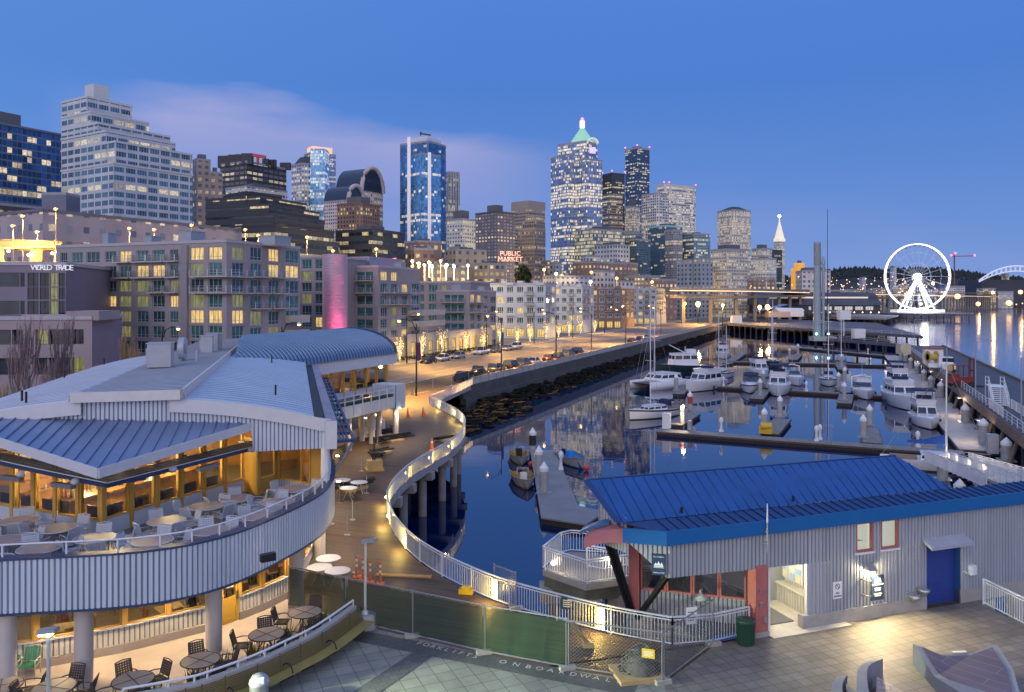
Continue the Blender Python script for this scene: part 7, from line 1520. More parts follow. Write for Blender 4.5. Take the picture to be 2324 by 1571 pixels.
oc=thing('viewing_deck',OCT[0],"small octagonal concrete viewing deck over the water left of the office",'deck');b=MB();b.prism([(q.x,q.y)for q in OCT],-.3,0,0,1);b.build('slab',[concrete,MATS["pavement"]],oc)
b=MB();b.prism(inset([(q.x,q.y)for q in OCT],.97),-.85,-.3);b.build('beam',mat("mossy_concrete",(.15,.16,.12),.85,var=.4,vs=1),oc)
for f in(0,1,2,5):q=OCT[f]+(sum(OCT,V(0,0,0))/7-OCT[f])*.22;b=MB();b.tube((q.x,q.y,-6),(q.x,q.y,-1.4),.3,.3,10);b.box(q.x,q.y,-1.15,1.3,1.1,.7);b.build('pile',pm,oc)
railing('railing',[OCT[3],OCT[2],OCT[1],OCT[0],OCT[6],OCT[5],OCT[4]],"white railing around the octagonal viewing deck",pitch=.15)
railing('railing',[P(1332,1288),P(1372,1296),P(1425,1285)],"inner white railing curving across the octagonal viewing deck",pitch=.14)
q=P(1256,1278,.55);b=MB();b.ball(q,.12,6);o=b.build('lamp',lamp_mat("deck_bulb",(1,.75,.38),5),oc);light('lamp_light',q+V(.3,0,.1),45,(1,.78,.42),.12,oc);light('lamp_light',P(1385,1275,.9),60,(1,.8,.5),.15,oc)
# columns, far piers, shed, wheel, arch, hills
q=PD(1855,765,290);ct=thing('steel_column',V(q.x,q.y,-5),"pair of tall grey steel columns rising from the far pier, one with a lattice top",'column');cm=mat("column_steel",(.27,.34,.41),.42,.3,var=.12,vs=.3)
b=MB();b.tube((q.x,q.y,-1),(q.x,q.y,ZY(603,290)),1.55,1.25,20);b.build('shaft',cm,ct);b=MB()
for k in range(20):
 for s in(1,-1):pts=[V(q.x+1.2*math.cos(k*.6283/2+s*j*.25),q.y+1.2*math.sin(k*.6283/2+s*j*.25),ZY(603,290)+j*.72)for j in range(13)];b.path(pts,.06,4)
b.build('lattice_top',steel,ct);b=MB();b.tube((q.x,q.y,ZY(603,290)),(q.x,q.y,ZY(553,290)),1.05,1.05,16);b.build('core',mat("core_green",(.30,.42,.42),.5),ct)
x2=XZ(1868.5,289);b=MB();b.tube((x2,289,-1),(x2,289,ZY(600,289)),.55,.5,14);b.tube((x2,289,ZY(600,289)),(x2,289,ZY(582,289)),.75,.3,12);b.build('side_shaft',cm,ct);b=MB();[b.bar((q.x,288.5,ZY(y,289)),(x2,288.5,ZY(y,289)),.25)for y in(728,732)];b.build('tie',steel,ct)
x3=XZ(1878,286);b=MB();b.tube((x3,286,-1),(x3,286,ZY(474,286)),.14,.08,6);tag(b.build('mast',black_metal),"very tall thin dark mast right of the steel columns","mast")
b=MB();b.box(q.x+2,q.y,-1.6,8.4,5,1.6);b.build('cap_slab',concrete,ct);b=MB();[b.tube((q.x-1+3*k,q.y-1,-5),(q.x-1+3*k,q.y-1,-2),.5,.5,8)for k in range(3)];b.build('foundation',dark_wood,ct)
for xx,dd in((1853,286),(1880,285)):p=PD(xx,758,dd);b=MB();b.ball(p,.4,6);b.build('marker_lamp',lamp_mat("cyan_lamp",(.3,.9,1),10),ct)
def timber_pier(label,poly,zt=0.0,row=None,deckm=None,th=.9):
 t=thing('far_pier',V(*poly[0][:2],0),label,'pier');b=MB();b.prism([(p[0],p[1])for p in poly],zt-th,zt);b.build('deck',deckm or mat("far_deck",(.095,.10,.125),.8,var=.3,vs=.1),t)
 for a,c in row or[]:
  n=max(2,int((Vector(c)-Vector(a)).length/5.5))
  for k in range(n):p=Vector(a).lerp(Vector(c),(k+.5)/n);b=MB();b.tube((p.x,p.y+.4,-6),(p.x,p.y+.4,zt-th),.35,.35,6);b.build('pile',dark_wood,t)
  b=MB();a3,c3=V(a[0],a[1],zt),V(c[0],c[1],zt);[b.bar(a3+V(0,0,h),c3+V(0,0,h),.1)for h in(.55,1.1)];[b.bar(a3.lerp(c3,k/n),a3.lerp(c3,k/n)+V(0,0,1.1),.1)for k in range(n+1)];b.build('railing',MATS["rail_grey"],t)
 return t
fp=[P(1650,735),P(2097,763),P(1990,733),P(1680,721)]
timber_pier("broad dark empty timber pier across the far end of the marina",fp,0,[(fp[0],fp[1])])
a,c=P(1880,768),P(2055,782);timber_pier("narrow trestle joining the steel columns to the outer pier",[a,c,c+V(1,4,0),a+V(1,4,0)],0,[(a,c)])
f2=[P(1640,717),P(2010,724),P(2060,712),P(1680,705)]
timber_pier("farther aquarium pier deck with lamps and people space",[(p.x,p.y)for p in f2],0.3,[((f2[0].x,f2[0].y),(f2[1].x,f2[1].y))],MATS["pavement"])
d_=545;t=thing('pier_shed',PD(1860,712,d_),"huge dark gabled pier shed with rows of white windows below the far highway",'shed');X0,X1=XZ(1730,d_),XZ(1998,d_);z0,z1,z2=ZY(713,d_),ZY(693,d_),ZY(663,d_);shm=mat("shed_dark",(.055,.055,.075),.7,var=.2,vs=.1)
b=MB();b.box((X0+X1)/2,d_+15,(z0+z1)/2,X1-X0,30,z1-z0);b.build('walls',shm,t);b=MB();ys=[(d_-1,z1),(d_+8,z1+4.4),(d_+8,z1+6.4),(d_+16,z2),(d_+26,z1+5),(d_+31,z1)];b.loft([[V(X0-2,y,z)for y,z in ys],[V(X1+2,y,z)for y,z in ys]],0,False);b.build('roof',mat("shed_roof",(.07,.075,.10),.7,var=.2,vs=.1),t)
for k in range(40):
 xx=X0+6+k*(X1-X0-10)/40
 b=MB();b.box(xx,d_+7.9,z1+5.3,1.7,.2,1.1);b.build('clerestory_window',lamp_mat("clerestory",(1,.7,.4),.4),t)
 if k>14 and k%4:b=MB();b.box(xx,d_-.1,(z0+z1)/2+1.0,1.5,.2,2.4);b.build('window',mat("shed_window",(.6,.6,.62),.4,emit=(1,.9,.75),es=.25),t)
text('lettering',"SEATTLE AQUARIUM",1.9,V((X0+X1)/2+12,d_-1.2,z0+1.5),V(1,0,0),whitecap,t,ext=.05)
for k in range(9):q=V(X0+34+k*5.6,d_-3,z0+1.2);b=MB();b.ball(q,.42,5);t2=b.build('pier_lamp',lamp_mat("pier_white",(1,.82,.5),4));tag(t2,"bright white lamp in the row along the dark pier shed",'lamp','lamps along the pier shed')
t=thing('event_tent',PD(1790,716,470),"white peaked event tent on the farther pier",'tent');q=PD(1790,718,470);b=MB();b.box(q.x,q.y,q.z+1.6,15,8,3.4);b.build('walls',whitecap,t);b=MB();b.loft([[V(q.x-8,q.y-4.3,q.z+3.3),V(q.x-8,q.y+4.3,q.z+3.3),V(q.x-8,q.y,q.z+5.2)],[V(q.x+8,q.y-4.3,q.z+3.3),V(q.x+8,q.y+4.3,q.z+3.3),V(q.x+8,q.y,q.z+4.8)]],0,False);b.build('roof',whitecap,t)
t=thing('pier_pavilion',PD(1760,715,440),"angular canopy pavilion with orange lamps left of the white tent",'pavilion');q=PD(1752,720,440);b=MB();b.box(q.x+3,q.y,q.z+1.5,12,7,3);b.build('walls',MATS["hotel_precast"],t);b=MB();b.loft([[V(q.x-9,q.y-4,q.z+3.2),V(q.x+8,q.y-4,q.z+7)],[V(q.x-9,q.y+5,q.z+3.6),V(q.x+8,q.y+5,q.z+7.4)]],0,False,False,False);b.build('canopy',slate_roof,t)
q=P(1670,735);b=MB();b.box(q.x+1,q.y+3,2.2,5,4,4);tag(b.build('pier_hut',whitecap),"little white hut at the left corner of the empty far pier","hut")
for x,y,lb in((1915,715,"white equipment box at the end of the trestle crane"),(1948,757,"white equipment box on the trestle behind the small mast")):q=PD(x,y,290);b=MB();b.box(q.x,q.y,q.z,4,3,3.4);b.bar((q.x,q.y,q.z-1.7),(q.x,q.y,-.5),.3);tag(b.build('equipment_box',whitecap),lb,"box")
wd_=640;q=PD(2082,627.6,wd_);RW=73.5*wd_/FPX;wh=thing('ferris_wheel',V(q.x,q.y,0),"big white lit ferris wheel with glowing rim on the far pier",'ferris wheel');rimm=lamp_mat("rim_white",(1,.84,.98),2.2)
for s in(-1.2,1.2):b=MB();pts=[q+V(RW*math.cos(6.2832*k/72),s,RW*math.sin(6.2832*k/72))for k in range(73)];b.path(pts,.30,6);b.build('rim',rimm,wh)
b=MB()
for k in range(21):
 a_=6.2832*k/21
 for s in(-1,1):b.bar(q+V(0,s*1.5,0),q+V(RW*math.cos(a_),s*1.2,RW*math.sin(a_)),.10)
for f in(.42,.74):b.path([q+V(RW*f*math.cos(6.2832*k/48),0,RW*f*math.sin(6.2832*k/48))for k in range(49)],.10,4)
b.build('spokes',mat("spoke_white",(.55,.6,.72),.5),wh)
b=MB();b.tube(q+V(0,-2.6,0),q+V(0,2.6,0),2.1,2.1,16);b.build('hub',lamp_mat("hub_white",(1,.95,.97),9),wh)
gb=MB();gb.lathe(0,0,[(.2,-1.5),(.6,-1.2),(.6,-.4),(.2,-.2)],8);g0=gb.build('gondola',mat("gondola",(.12,.14,.2),.3),wh,None);gm=g0.data
for k in range(42):
 g=g0 if k==0 else g0.copy();
 if k:col.objects.link(g);g.parent=wh
 a_=6.2832*k/42;g.location=q+V(RW*.955*math.cos(a_),0,RW*.955*math.sin(a_)+.6)-wloc(wh)
 if k==0:
  for v in gm.vertices:v.co+=wloc(wh)
for x in(2040,2052,2106,2122):
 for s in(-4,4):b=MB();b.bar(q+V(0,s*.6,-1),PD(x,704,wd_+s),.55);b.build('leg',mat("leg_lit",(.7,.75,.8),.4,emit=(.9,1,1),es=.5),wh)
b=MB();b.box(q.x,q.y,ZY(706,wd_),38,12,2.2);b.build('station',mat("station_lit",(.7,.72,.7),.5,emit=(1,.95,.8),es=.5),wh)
light('wheel_light',q+V(0,-12,-20),60000,(.95,.97,1),2,wh)
a,c=PD(2040,716,625),PD(2156,716,625);timber_pier("dark timber pier carrying the ferris wheel",[(a.x,618),(c.x,618),(c.x,660),(a.x,660)],ZY(712,625),[((a.x,618),(c.x,618))],None,1.5);a=PD(2150,720,640);c=PD(2198,716,640);timber_pier("low pier extension right of the ferris wheel",[(a.x,634),(c.x,634),(c.x,660),(a.x,660)],ZY(713,640),[((a.x,634),(c.x,634))],None,1.2)
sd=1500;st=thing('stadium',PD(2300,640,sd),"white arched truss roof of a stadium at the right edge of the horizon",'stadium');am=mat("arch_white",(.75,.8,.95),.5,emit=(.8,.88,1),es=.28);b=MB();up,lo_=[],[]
for k in range(33):f=k/32;xx=2222+170*f;h=1-(2*f-1)**2;up.append(PD(xx,637-33*h,sd));lo_.append(PD(xx,640-24*h,sd))
b.path(up,1.6,5);b.path(lo_,1.2,5);[b.bar(up[k],lo_[k+1 if k%2 else k-1 if k else 0],1.0)for k in range(0,32)];b.build('arch_truss',am,st);b=MB();p0,p1=PD(2228,638,sd+30),PD(2395,638,sd+30);b.obox(V(p0.x,p0.y,0),p1-p0-V(0,0,p1.z-p0.z),V(0,80,0),(0,0,ZY(634,sd)));b.build('stand',mat("stand_dark",(.06,.065,.09),.7),st)
cr=thing('tower_crane',PD(2165,640,1300),"thin tower crane with red lights right of the wheel",'crane');b=MB();b.bar(PD(2166,660,1300),PD(2166,578,1300),1.6);b.build('tower',mat("crane_brown",(.25,.1,.1),.6),cr);b=MB();b.bar(PD(2158,582,1300),PD(2213,581,1300),1.3);b.build('jib',MATS["crane_brown"],cr)
for x,y in((2159,580),(2168,575),(2212,580)):b=MB();b.ball(PD(x,y,1299),1.8,5);b.build('beacon',redb,cr)
prof=[(1560,652),(1700,648),(1760,634),(1850,622),(1905,616),(1960,613),(2010,617),(2080,612),(2130,615),(2180,620),(2240,628),(2330,636),(2600,640),(3200,650)]
hd=2600;b=MB();vs=[]
for x,y in prof:vs+=[V(XZ(x,hd-900),hd-900,1),V(XZ(x,hd-300),hd-300,(ZY(y,hd))*.72),V(XZ(x,hd),hd,ZY(y,hd)),V(XZ(x,hd+900),hd+900,ZY(y,hd)*.9)]
b.mesh(vs,[(4*i+j,4*i+4+j,4*i+5+j,4*i+1+j)for i in range(len(prof)-1)for j in range(3)],0,True);o=b.build('hills',mat("far_hill",(.035,.045,.05),.9,var=.4,vs=.01),loc=(0,0,0));o['kind']='structure'
b=MB();rng=random.Random(4)
for k in range(900):
 i=rng.randrange(2,len(prof)-2);f=rng.random();x=prof[i][0]+(prof[i+1][0]-prof[i][0])*f;y=prof[i][1]+(prof[i+1][1]-prof[i][1])*f;back=rng.random()**2;d=hd-500*back;q=V(XZ(x,d),d,ZY(y,hd)*(1-.38*back));r=5+6*rng.random()
 n=6;top=q+V(0,0,r*(1+.8*rng.random()));ring=[q+V(r*.7*math.cos(6.28*j/n)*(.7+.6*rng.random()),r*.5*math.sin(6.28*j/n),r*.4*rng.random())for j in range(n)];b.mesh(ring+[top,q],[(j,(j+1)%n,n)for j in range(n)]+[((j+1)%n,j,n+1)for j in range(n)])
o=b.build('far_woods',mat("far_trees",(.02,.03,.03),.9,var=.5,vs=.02),loc=(0,0,0));o['kind']='stuff';tag(o,"dark far-off wood along the ridge behind the wheel","woods")
sh=MB();sh.prism([(XZ(1640,580),580),(XZ(1990,700),700),(XZ(2165,740),740),(XZ(2185,1450),1450),(XZ(2420,1500),1500),(2600,2600),(300,2600)],WATER-1,-2.5);o=sh.build('far_shore',MATS["city_ground"],loc=(0,0,0));o['kind']='structure'
b=MB();rng=random.Random(8)
for k in range(420):
 x=1530+860*rng.random();d=640+1500*rng.random()if x>2150 else 500+1600*rng.random();y=662+26*rng.random()**2 if x>2130 else 628+40*rng.random();
 if x>2150:d=1510+600*rng.random();y=664+28*rng.random()
 b.ball(PD(x,y,d),d*.0005*(.6+rng.random()),3)
o=b.build('harbour_lights',lamp_mat("harbour_light",(1,.52,.12),3));o['kind']='stuff';tag(o,"countless small amber harbour lights along the far shore","lights")
for k,(x,w,y)in enumerate(((2010,60,657),(1950,70,660),(2190,90,652),(2260,60,657),(2300,70,664),(2130,50,660),(2060,40,650),(2035,14,606),(1965,16,632),(2290,12,624))):d=1150+60*k;block("low harbour building in the row of dark sheds behind the wheel",x-w/2,x,x+w/2,y,d,f_market if k%3==0 else f_lowwhite,name='harbour_building',plant=0,group='harbour buildings behind the wheel',zb=-3,ang=80)
for i,(x,y,d,pw)in enumerate(((2253,664,1030,1),(2316,663,1040,1),(2173,673,1010,1),(2117,643,1015,0),(1553,689,430,1),(1584,690,420,1),(1640,693,380,1),(1724,697,420,1),(1742,697,440,1),(2090,690,660,0),(2220,690,1005,1),(2290,688,1005,1),(2340,690,1005,1))):
 q=PD(x,y,d);t=thing('harbour_lamp',V(q.x,q.y,0),"big amber floodlamp glaring on the far waterfront",'lamp post','amber floodlamps on the far waterfront');b=MB();b.ball(q,d*.0019*(1.0+.35*(i%3)),8);b.build('lamp',lamp_mat("flood_amber",(1,.48,.08),4),t);b=MB();b.tube((q.x,q.y,-3),(q.x,q.y,q.z),.25,.2,6);b.build('pole',black_metal,t)
 if pw:light('lamp_light',q+V(0,-2,-1),18000 if d<600 else 60000,SODIUM,.8,t)
 # the street: cars, lamps, trees
def car(t,p,label,c,kind=0,rz=0,light_on=False):
 r=thing('parked_car',(0,0,0),label,'car','cars parked along the street');L,B,H=((4.6,1.8,1.42),(4.8,1.9,1.75),(5.6,2.0,1.85))[kind];m=mat("car_"+c[0],c[1],.25,.3,var=.0)
 def sec(x,w,z0,z1,k=.94):return[V(x,-w/2,z0),V(x,-w/2*1.0,z0+(z1-z0)*.6),V(x,-w/2*k,z1),V(x,w/2*k,z1),V(x,w/2,z0+(z1-z0)*.6),V(x,w/2,z0)]
 hb=H*.58;b=MB();b.loft([sec(-L/2,B*.86,.45,hb*.92),sec(-L/2+.2,B,.3,hb),sec(L*.15,B,.28,hb),sec(L/2-.5,B*.97,.28,hb*.86),sec(L/2,B*.82,.4,hb*.66)]);bd=b.build('body',m,r)
 x0,x1=((-L*.36,L*.2),(-L*.46,L*.2),(-L*.08,L*.2))[kind];w=B*.9
 lo=[V(x0,-w/2,hb-.02),V(x1,-w/2,hb-.02),V(x1,w/2,hb-.02),V(x0,w/2,hb-.02)];hi=[V(x0+(.6,.25,.2)[kind],-w*.4,H),V(x1-.75,-w*.4,H),V(x1-.75,w*.4,H),V(x0+(.6,.25,.2)[kind],w*.4,H)]
 b=MB();b.loft([lo,hi],0,False);b.build('glasshouse',dkglass,r);b=MB();b.loft([[v+V(0,0,-.03)for v in hi],[v+V(0,0,.04)for v in hi]],0,False);[b.bar(lo[i]*1.005,hi[i]*1.005,.07)for i in range(4)];b.build('roof',m,r)
 for sx in(-L*.31,L*.31):
  for s in(-1,1):b=MB();b.tube((sx,s*(B/2-.22),.33),(sx,s*(B/2+.01),.33),.33,.33,12);wl=b.build('wheel',blk,r);b=MB();b.tube((sx,s*(B/2-.05),.33),(sx,s*(B/2+.02),.33),.19,.19,8);b.build('rim',steel,wl)
 for s in(-1,1):b=MB();b.box(L/2-.12,s*B*.34,hb*.66,.22,.3,.14);b.build('headlight',lamp_mat("car_head",(1,.95,.8),.5),bd);b=MB();b.box(-L/2+.06,s*B*.38,hb*.78,.12,.26,.16);b.build('tail_light',mat("car_tail",(.35,.02,.02),.3,emit=(1,.05,.03),es=.25),bd)
 r.location=ST(t,p,-.02);r.rotation_euler=(0,0,rz)
def tpx(x,p):
 k=(x-CX)/FPX;o=S0-W*p;return(k*o.y-o.x)/(U.x-k*U.y)
WH,BK,GY,SV,PU,RD=('white',(.62,.62,.6)),('black',(.012,.012,.016)),('grey',(.10,.105,.115)),('silver',(.36,.36,.37)),('violet',(.05,.04,.16)),('wine',(.15,.02,.025))
fl,nl=ANG_U+math.pi,ANG_U
for x,c,k,lb in((972,BK,0,"black car, nearest in the row parked before the lit shop windows"),(1004,WH,0,"white saloon second in the row before the lit shop windows"),(1041,SV,0,"silver saloon third in the row before the lit shop windows"),(1093,WH,2,"white pickup truck parked before the pavement of lit trees"),(1122,GY,0,"grey car right behind the white pickup truck"),(1150,SV,0,"silver car between the grey one and a white one farther along"),(1171,WH,1,"white off-roader last of the clear row before the condos")):car(tpx(x,25.2),25.2,lb,c,k,fl)
for x,c,k,lb in((1052,PU,0,"violet hatchback, first car behind the balustrade"),(1084,BK,2,"black pickup truck behind the balustrade, second from the fence"),(1128,GY,1,"dark grey off-roader behind the balustrade after the black pickup"),(1161,BK,1,"black off-roader in the middle of the balustrade row"),(1189,GY,1,"grey off-roader ahead of the black one in the balustrade row"),(1213,WH,0,"white saloon in the balustrade row"),(1247,RD,0,"wine red car in the balustrade row"),(1268,BK,0,"small black car past the wine red one"),(1290,GY,1,"grey car farther along the balustrade"),(1312,BK,1,"black van shape far along the balustrade"),(1434,BK,0,"first of the distant dark cars near the pier hut"),(1452,PU,0,"distant violet car near the pier hut"),(1470,WH,0,"distant white car near the pier hut")):car(tpx(x,4.3),4.3,lb,c,k,nl)
car(-18,8,"dark car half hidden behind the green fence by the boardwalk",BK,0,nl)
def street_lamp(t,p,lb,side,H=9.5,banner=None,pw=5200,sd=1):
 q=ST(t,p);r=thing('street_lamp',q,lb,'street lamp','tall lamps along the street');b=MB();b.tube(q,(q.x,q.y,H),.13,.08,8);b.build('pole',black_metal,r);n=W*side
 e=q+n*2.6+V(0,0,H+.5);b=MB();b.path([V(q.x,q.y,H-1),q+n*.6+V(0,0,H+.2),q+n*1.6+V(0,0,H+.6),e],.06,5);b.build('arm',black_metal,r)
 b=MB();b.lathe(e.x,e.y,[(.32,e.z-.15),(.28,e.z+.05),(.08,e.z+.15)],10);h=b.build('lamp_head',mat("lamp_head_grey",(.4,.42,.44),.5),r);b=MB();b.ball((e.x,e.y,e.z-.18),.22,6,0,.6);b.build('lens',lamp_mat("sodium_lens",(1,.45,.07),22),h);light('lamp_light',(e.x,e.y,e.z-.6),pw,SODIUM,.35,r,'SPOT',142)
 if banner:b=MB();b.obox(V(q.x,q.y,4.6)+U*.1,U*.9,W*.03,(0,0,2.4));b.build('banner',mat("banner_"+banner[0],banner[1],.8,var=.5,vs=3),r)
for i,(x,lb,bn)in enumerate(((945,"tall street lamp with a purple banner nearest the boardwalk fence",("purple",(.22,.04,.18))),(1138,"tall street lamp with a blue banner behind the parked off-roaders",("blue",(.03,.16,.4))),(1262,"third tall street lamp along the balustrade",None),(1342,"tall street lamp beside the distant dark cars",None),(1420,"far street lamp with a pinkish banner near the pier hut",("pink",(.4,.12,.16))),(1500,"last tall lamp before the street bends under the highway",None))):street_lamp(tpx(x,3.2 if i else 1.5),3.2 if i else 1.5,lb,-1,9.5,bn,42000)
for x,lb in((923,"tall lamp on the far pavement before the magenta hotel"),(1104,"tall lamp on the far pavement before the third hotel"),(1212,"tall lamp on the far pavement before the first white condominium"),(1300,"tall lamp on the far pavement by the brown condominium"),(1372,"tall lamp on the far pavement at the grey condominium"),(1460,"distant lamp on the far pavement beyond the condominiums")):street_lamp(tpx(x,28),28,lb,1,9.5,None,14000)
for x,y,lb in((368,752,"orange lit lamp pole in front of the first hotel's left half"),(640,742,"curved street lamp in front of the first hotel's right corner"),(102,830,"street lamp among the bare trees at the left")):d=100;q=PD(x,y,d);street_lamp((V(q.x,d,0)-S0).dot(U),-(V(q.x,d,0)-S0).dot(W),lb,1,q.z,None,1300)
for i,(x,y,d)in enumerate(((52,490,172),(30,512,168),(127,474,176),(85,526,176),(294,518,190),(350,521,192),(435,511,200),(557,521,205),(586,534,208),(697,538,215),(756,569,222),(854,565,228),(1128,617,300),(1000,592,285),(936,604,250),(951,605,255),(1012,605,280),(1342,618,330),(1480,640,330))):
 if x>1100:d*=1.5
 q=PD(x,y,d);t=thing('highway_lamp',V(q.x,q.y,0),"amber highway lamp on a tall pole glowing above the hotel roofs",'street lamp','amber lamps along the highway');b=MB();b.tube((q.x,q.y,q.z-12),(q.x,q.y,q.z),.09,.06,6);b.build('pole',lampp,t);b=MB();b.box(q.x,q.y,q.z,d*.004,.3,.2);b.ball((q.x,q.y-.3,q.z-.1),d*.0019,6);b.build('lens',lamp_mat("amber_lens",(1,.42,.06),3.2),t);light('lamp_light',(q.x,q.y-1,q.z-.8),14000,SODIUM,.5,t,'SPOT',150)
for i,(x,y,d,c)in enumerate(((936,593,262,0),(950,598,262,1),(963,602,264,1),(974,596,266,0),(981,605,268,0),(1013,602,275,0),(1030,604,278,0),(1062,603,285,0),(1150,604,300,1),(1235,612,300,1),(1262,622,295,1),(1400,632,300,1),(1560,640,380,0),(1625,650,390,1),(1340,640,285,1))):
 if x>1140:d*=1.55
 q=PD(x,y,d);b=MB();b.ball(q,d*.0020,6);b.tube((q.x,q.y+.5,q.z-5),(q.x,q.y+.5,q.z),.08,n=5);tag(b.build('market_lamp',lamp_mat("globe_%d"%c,((1,.88,.6),(1,.5,.08))[c],(3,2.6)[c])),"glowing globe lamp among the lights around the market hill",'lamp','globe lamps around the market');light('market_glow',q+V(0,-2,0),15000,(1,.72,.34),.5,None)if i%2==0 else None
def bare_tree(q,H,label,seed,m,spread=.16,n=26,lights=0,group=None,name='bare_tree'):
 r_=random.Random(seed);t=thing(name,q,label,'tree',group);b=MB();b.tube(q-V(0,0,.2),q+V(0,0,H*.28),H*.017,H*.012,7);b.build('trunk',m,t);b=MB();tips=[]
 for k in range(n):
  a=6.283*r_.random();z0=H*(.12+.5*r_.random()**1.3);l=(H-z0)*(.55+.45*r_.random());sp=H*spread*(.3+.7*r_.random())*(1 if not lights else math.sin(2.9*min(1,.2+z0/H)))
  p0=q+V(0,0,z0);p1=p0+V(math.cos(a)*sp*.7,math.sin(a)*sp*.7,l*.4);p2=p0+V(math.cos(a)*sp,math.sin(a)*sp,l);b.path([p0,p1,p2],H*.0036,4);tips+=[(p0,p1),(p1,p2)]
  for j in range(5):f=r_.random();s=p1.lerp(p2,f);e=s+V((r_.random()-.5)*H*.07,(r_.random()-.5)*H*.07,H*(.06+.1*r_.random()));b.path([s,e],H*.002,3)
 b.tube(q+V(0,0,H*.28),q+V(0,0,H*.9),H*.012,H*.003,6);b.build('crown',m,t)
 if lights:
  b=MB();tips.append((q+V(0,0,.5),q+V(0,0,H*.6)))
  for k in range(lights):s,e=tips[r_.randrange(len(tips))]if k%5 else tips[-1];p=s.lerp(e,r_.random())+V(r_.random()-.5,r_.random()-.5,0)*.3;b.mesh([p+V(.075,0,0),p-V(.075,0,0),p+V(0,.075,0),p-V(0,.075,0),p+V(0,0,.08),p-V(0,0,.08)],[(0,2,4),(2,1,4),(1,3,4),(3,0,4),(2,0,5),(1,2,5),(3,1,5),(0,3,5)])
  o=b.build('fairy_lights',lamp_mat("fairy",(1,.70,.22),1.7),t);light('tree_glow',q+V(0,-1.2,H*.55),200,(1,.72,.3),1.0,t)
bark=mat("bark_grey",(.22,.17,.15),.9,var=.2);barkp=mat("bark_mauve",(.24,.17,.18),.9,var=.2)
for i,x in enumerate((907,958,1004,1058,1097,1135,1174,1203,1240,1268,1292,1318,1350)):bare_tree(ST(tpx(x,30.5),30.5),5.6+(i%3)*.5,"street tree wound with warm fairy lights, %s"%("first from the restaurant roof","second, before the shop podium","third, before the shop podium","fourth, near the end of the podium","fifth, before the third hotel","sixth, at the third hotel's corner","seventh, before the white condominium","eighth, by the white condominium's entrance","ninth, between two white condominiums","tenth, before the second white condominium","eleventh, before the brown condominium","twelfth, at the brown condominium","last in the row, at the grey condominium")[i],i,bark,.2,22,210,'trees wound with fairy lights','lit_tree')
for i,(x,y,d,h)in enumerate(((8,890,66,5.5),(62,890,78,10.5),(140,885,82,10.5),(112,895,74,7),(286,842,96,8.2),(306,845,94,6.6),(40,880,84,8),(590,790,112,5.5))):q=PD(x,y,d);q.z=min(q.z,.2);bare_tree(q,h,"bare upright winter tree, %s"%("cut by the left edge","tall, before the mauve wing's left half","tall, before the mauve wing's right bay","small, between two taller ones","lit orange, before the first hotel","shorter, lit orange, right beside its taller neighbour","behind the leftmost tall one","slim, at the first hotel's right end")[i],40+i,barkp if i not in(4,5,0)else mat("bark_warm",(.36,.25,.14),.9,var=.2),.14,34)
q=PD(1187,640,300);t=thing('evergreen_tree',V(q.x,q.y,0),"dark bushy evergreen standing among the market lights",'tree');b=MB();b.tube((q.x,q.y,0),(q.x,q.y,q.z),.4,.2,6);b.build('trunk',bark,t);b=MB();rng=random.Random(6)
for k in range(700):
 a,e,rr=6.283*rng.random(),rng.random(),rng.random()**.5;p=q+V(math.cos(a)*rr*3.3*math.sin(.4+2.5*e),math.sin(a)*rr*3,-1.5+e*7.5);s=.35+.4*rng.random();d1=V(rng.random()-.5,rng.random()-.5,rng.random()-.5).normalized()*s;d2=d1.cross(V(rng.random(),.3,rng.random())).normalized()*s;b.face([p+d1,p+d2,p-d1,p-d2])
b.build('crown',mat("evergreen",(.03,.05,.025),.9,var=.4,vs=.8),t)
b=MB();rng=random.Random(9)
for k in range(900):t_=20+70*rng.random();p=ST(t_,31.5+1.2*rng.random(),.2+.7*rng.random());s=.25;d1=V(rng.random()-.5,rng.random()-.5,rng.random()-.5).normalized()*s;d2=d1.cross(V(rng.random(),.3,1)).normalized()*s;b.face([p+d1,p+d2,p-d1,p-d2])
o=b.build('hedge',mat("hedge_green",(.06,.07,.03),.9,var=.4,vs=1));tag(o,"low clipped hedge along the pavement before the shop podium","hedge");railing('pavement_railing',[ST(8,28.6,.1),ST(118,28.6,.1)],"low dark railing along the far pavement behind the parked cars",.95,3.0,0,black_metal,midrail=2)
# furniture of the terraces and plaza
def patio_chair(name,frame,web,label,group):
 t=thing(name,(0,0,0),label,'chair',group);b=MB()
 for s in(-.26,.26):b.path([V(s,-.25,0),V(s*1.05,-.27,.42),V(s*1.05,-.27,.64),V(s*1.1,.05,.64),V(s,.24,.60)],.018,5);b.path([V(s,.30,0),V(s,.22,.42),V(s*.95,.36,.92)],.018,5);b.bar(V(s,-.25,.42),V(s,.24,.42),.03)
 b.path([V(-.25,.36,.92),V(0,.38,.95),V(.25,.36,.92)],.018,5);b.build('frame',frame,t)
 for nm,o,u,v in(('seat',V(-.25,-.25,.43),V(.5,0,0),V(0,.48,-.01)),('back',V(-.245,.235,.48),V(.49,0,0),V(0,.125,.42))):
  b=MB();n=u.cross(v).normalized()*.012
  for k in range(6):b.obox(o+u*(k/6+.03),u*.105,v,n);b.obox(o+v*(k/6+.03)+n*1.2,u,v*.105,n)
  b.build(nm,web,t)
 return t
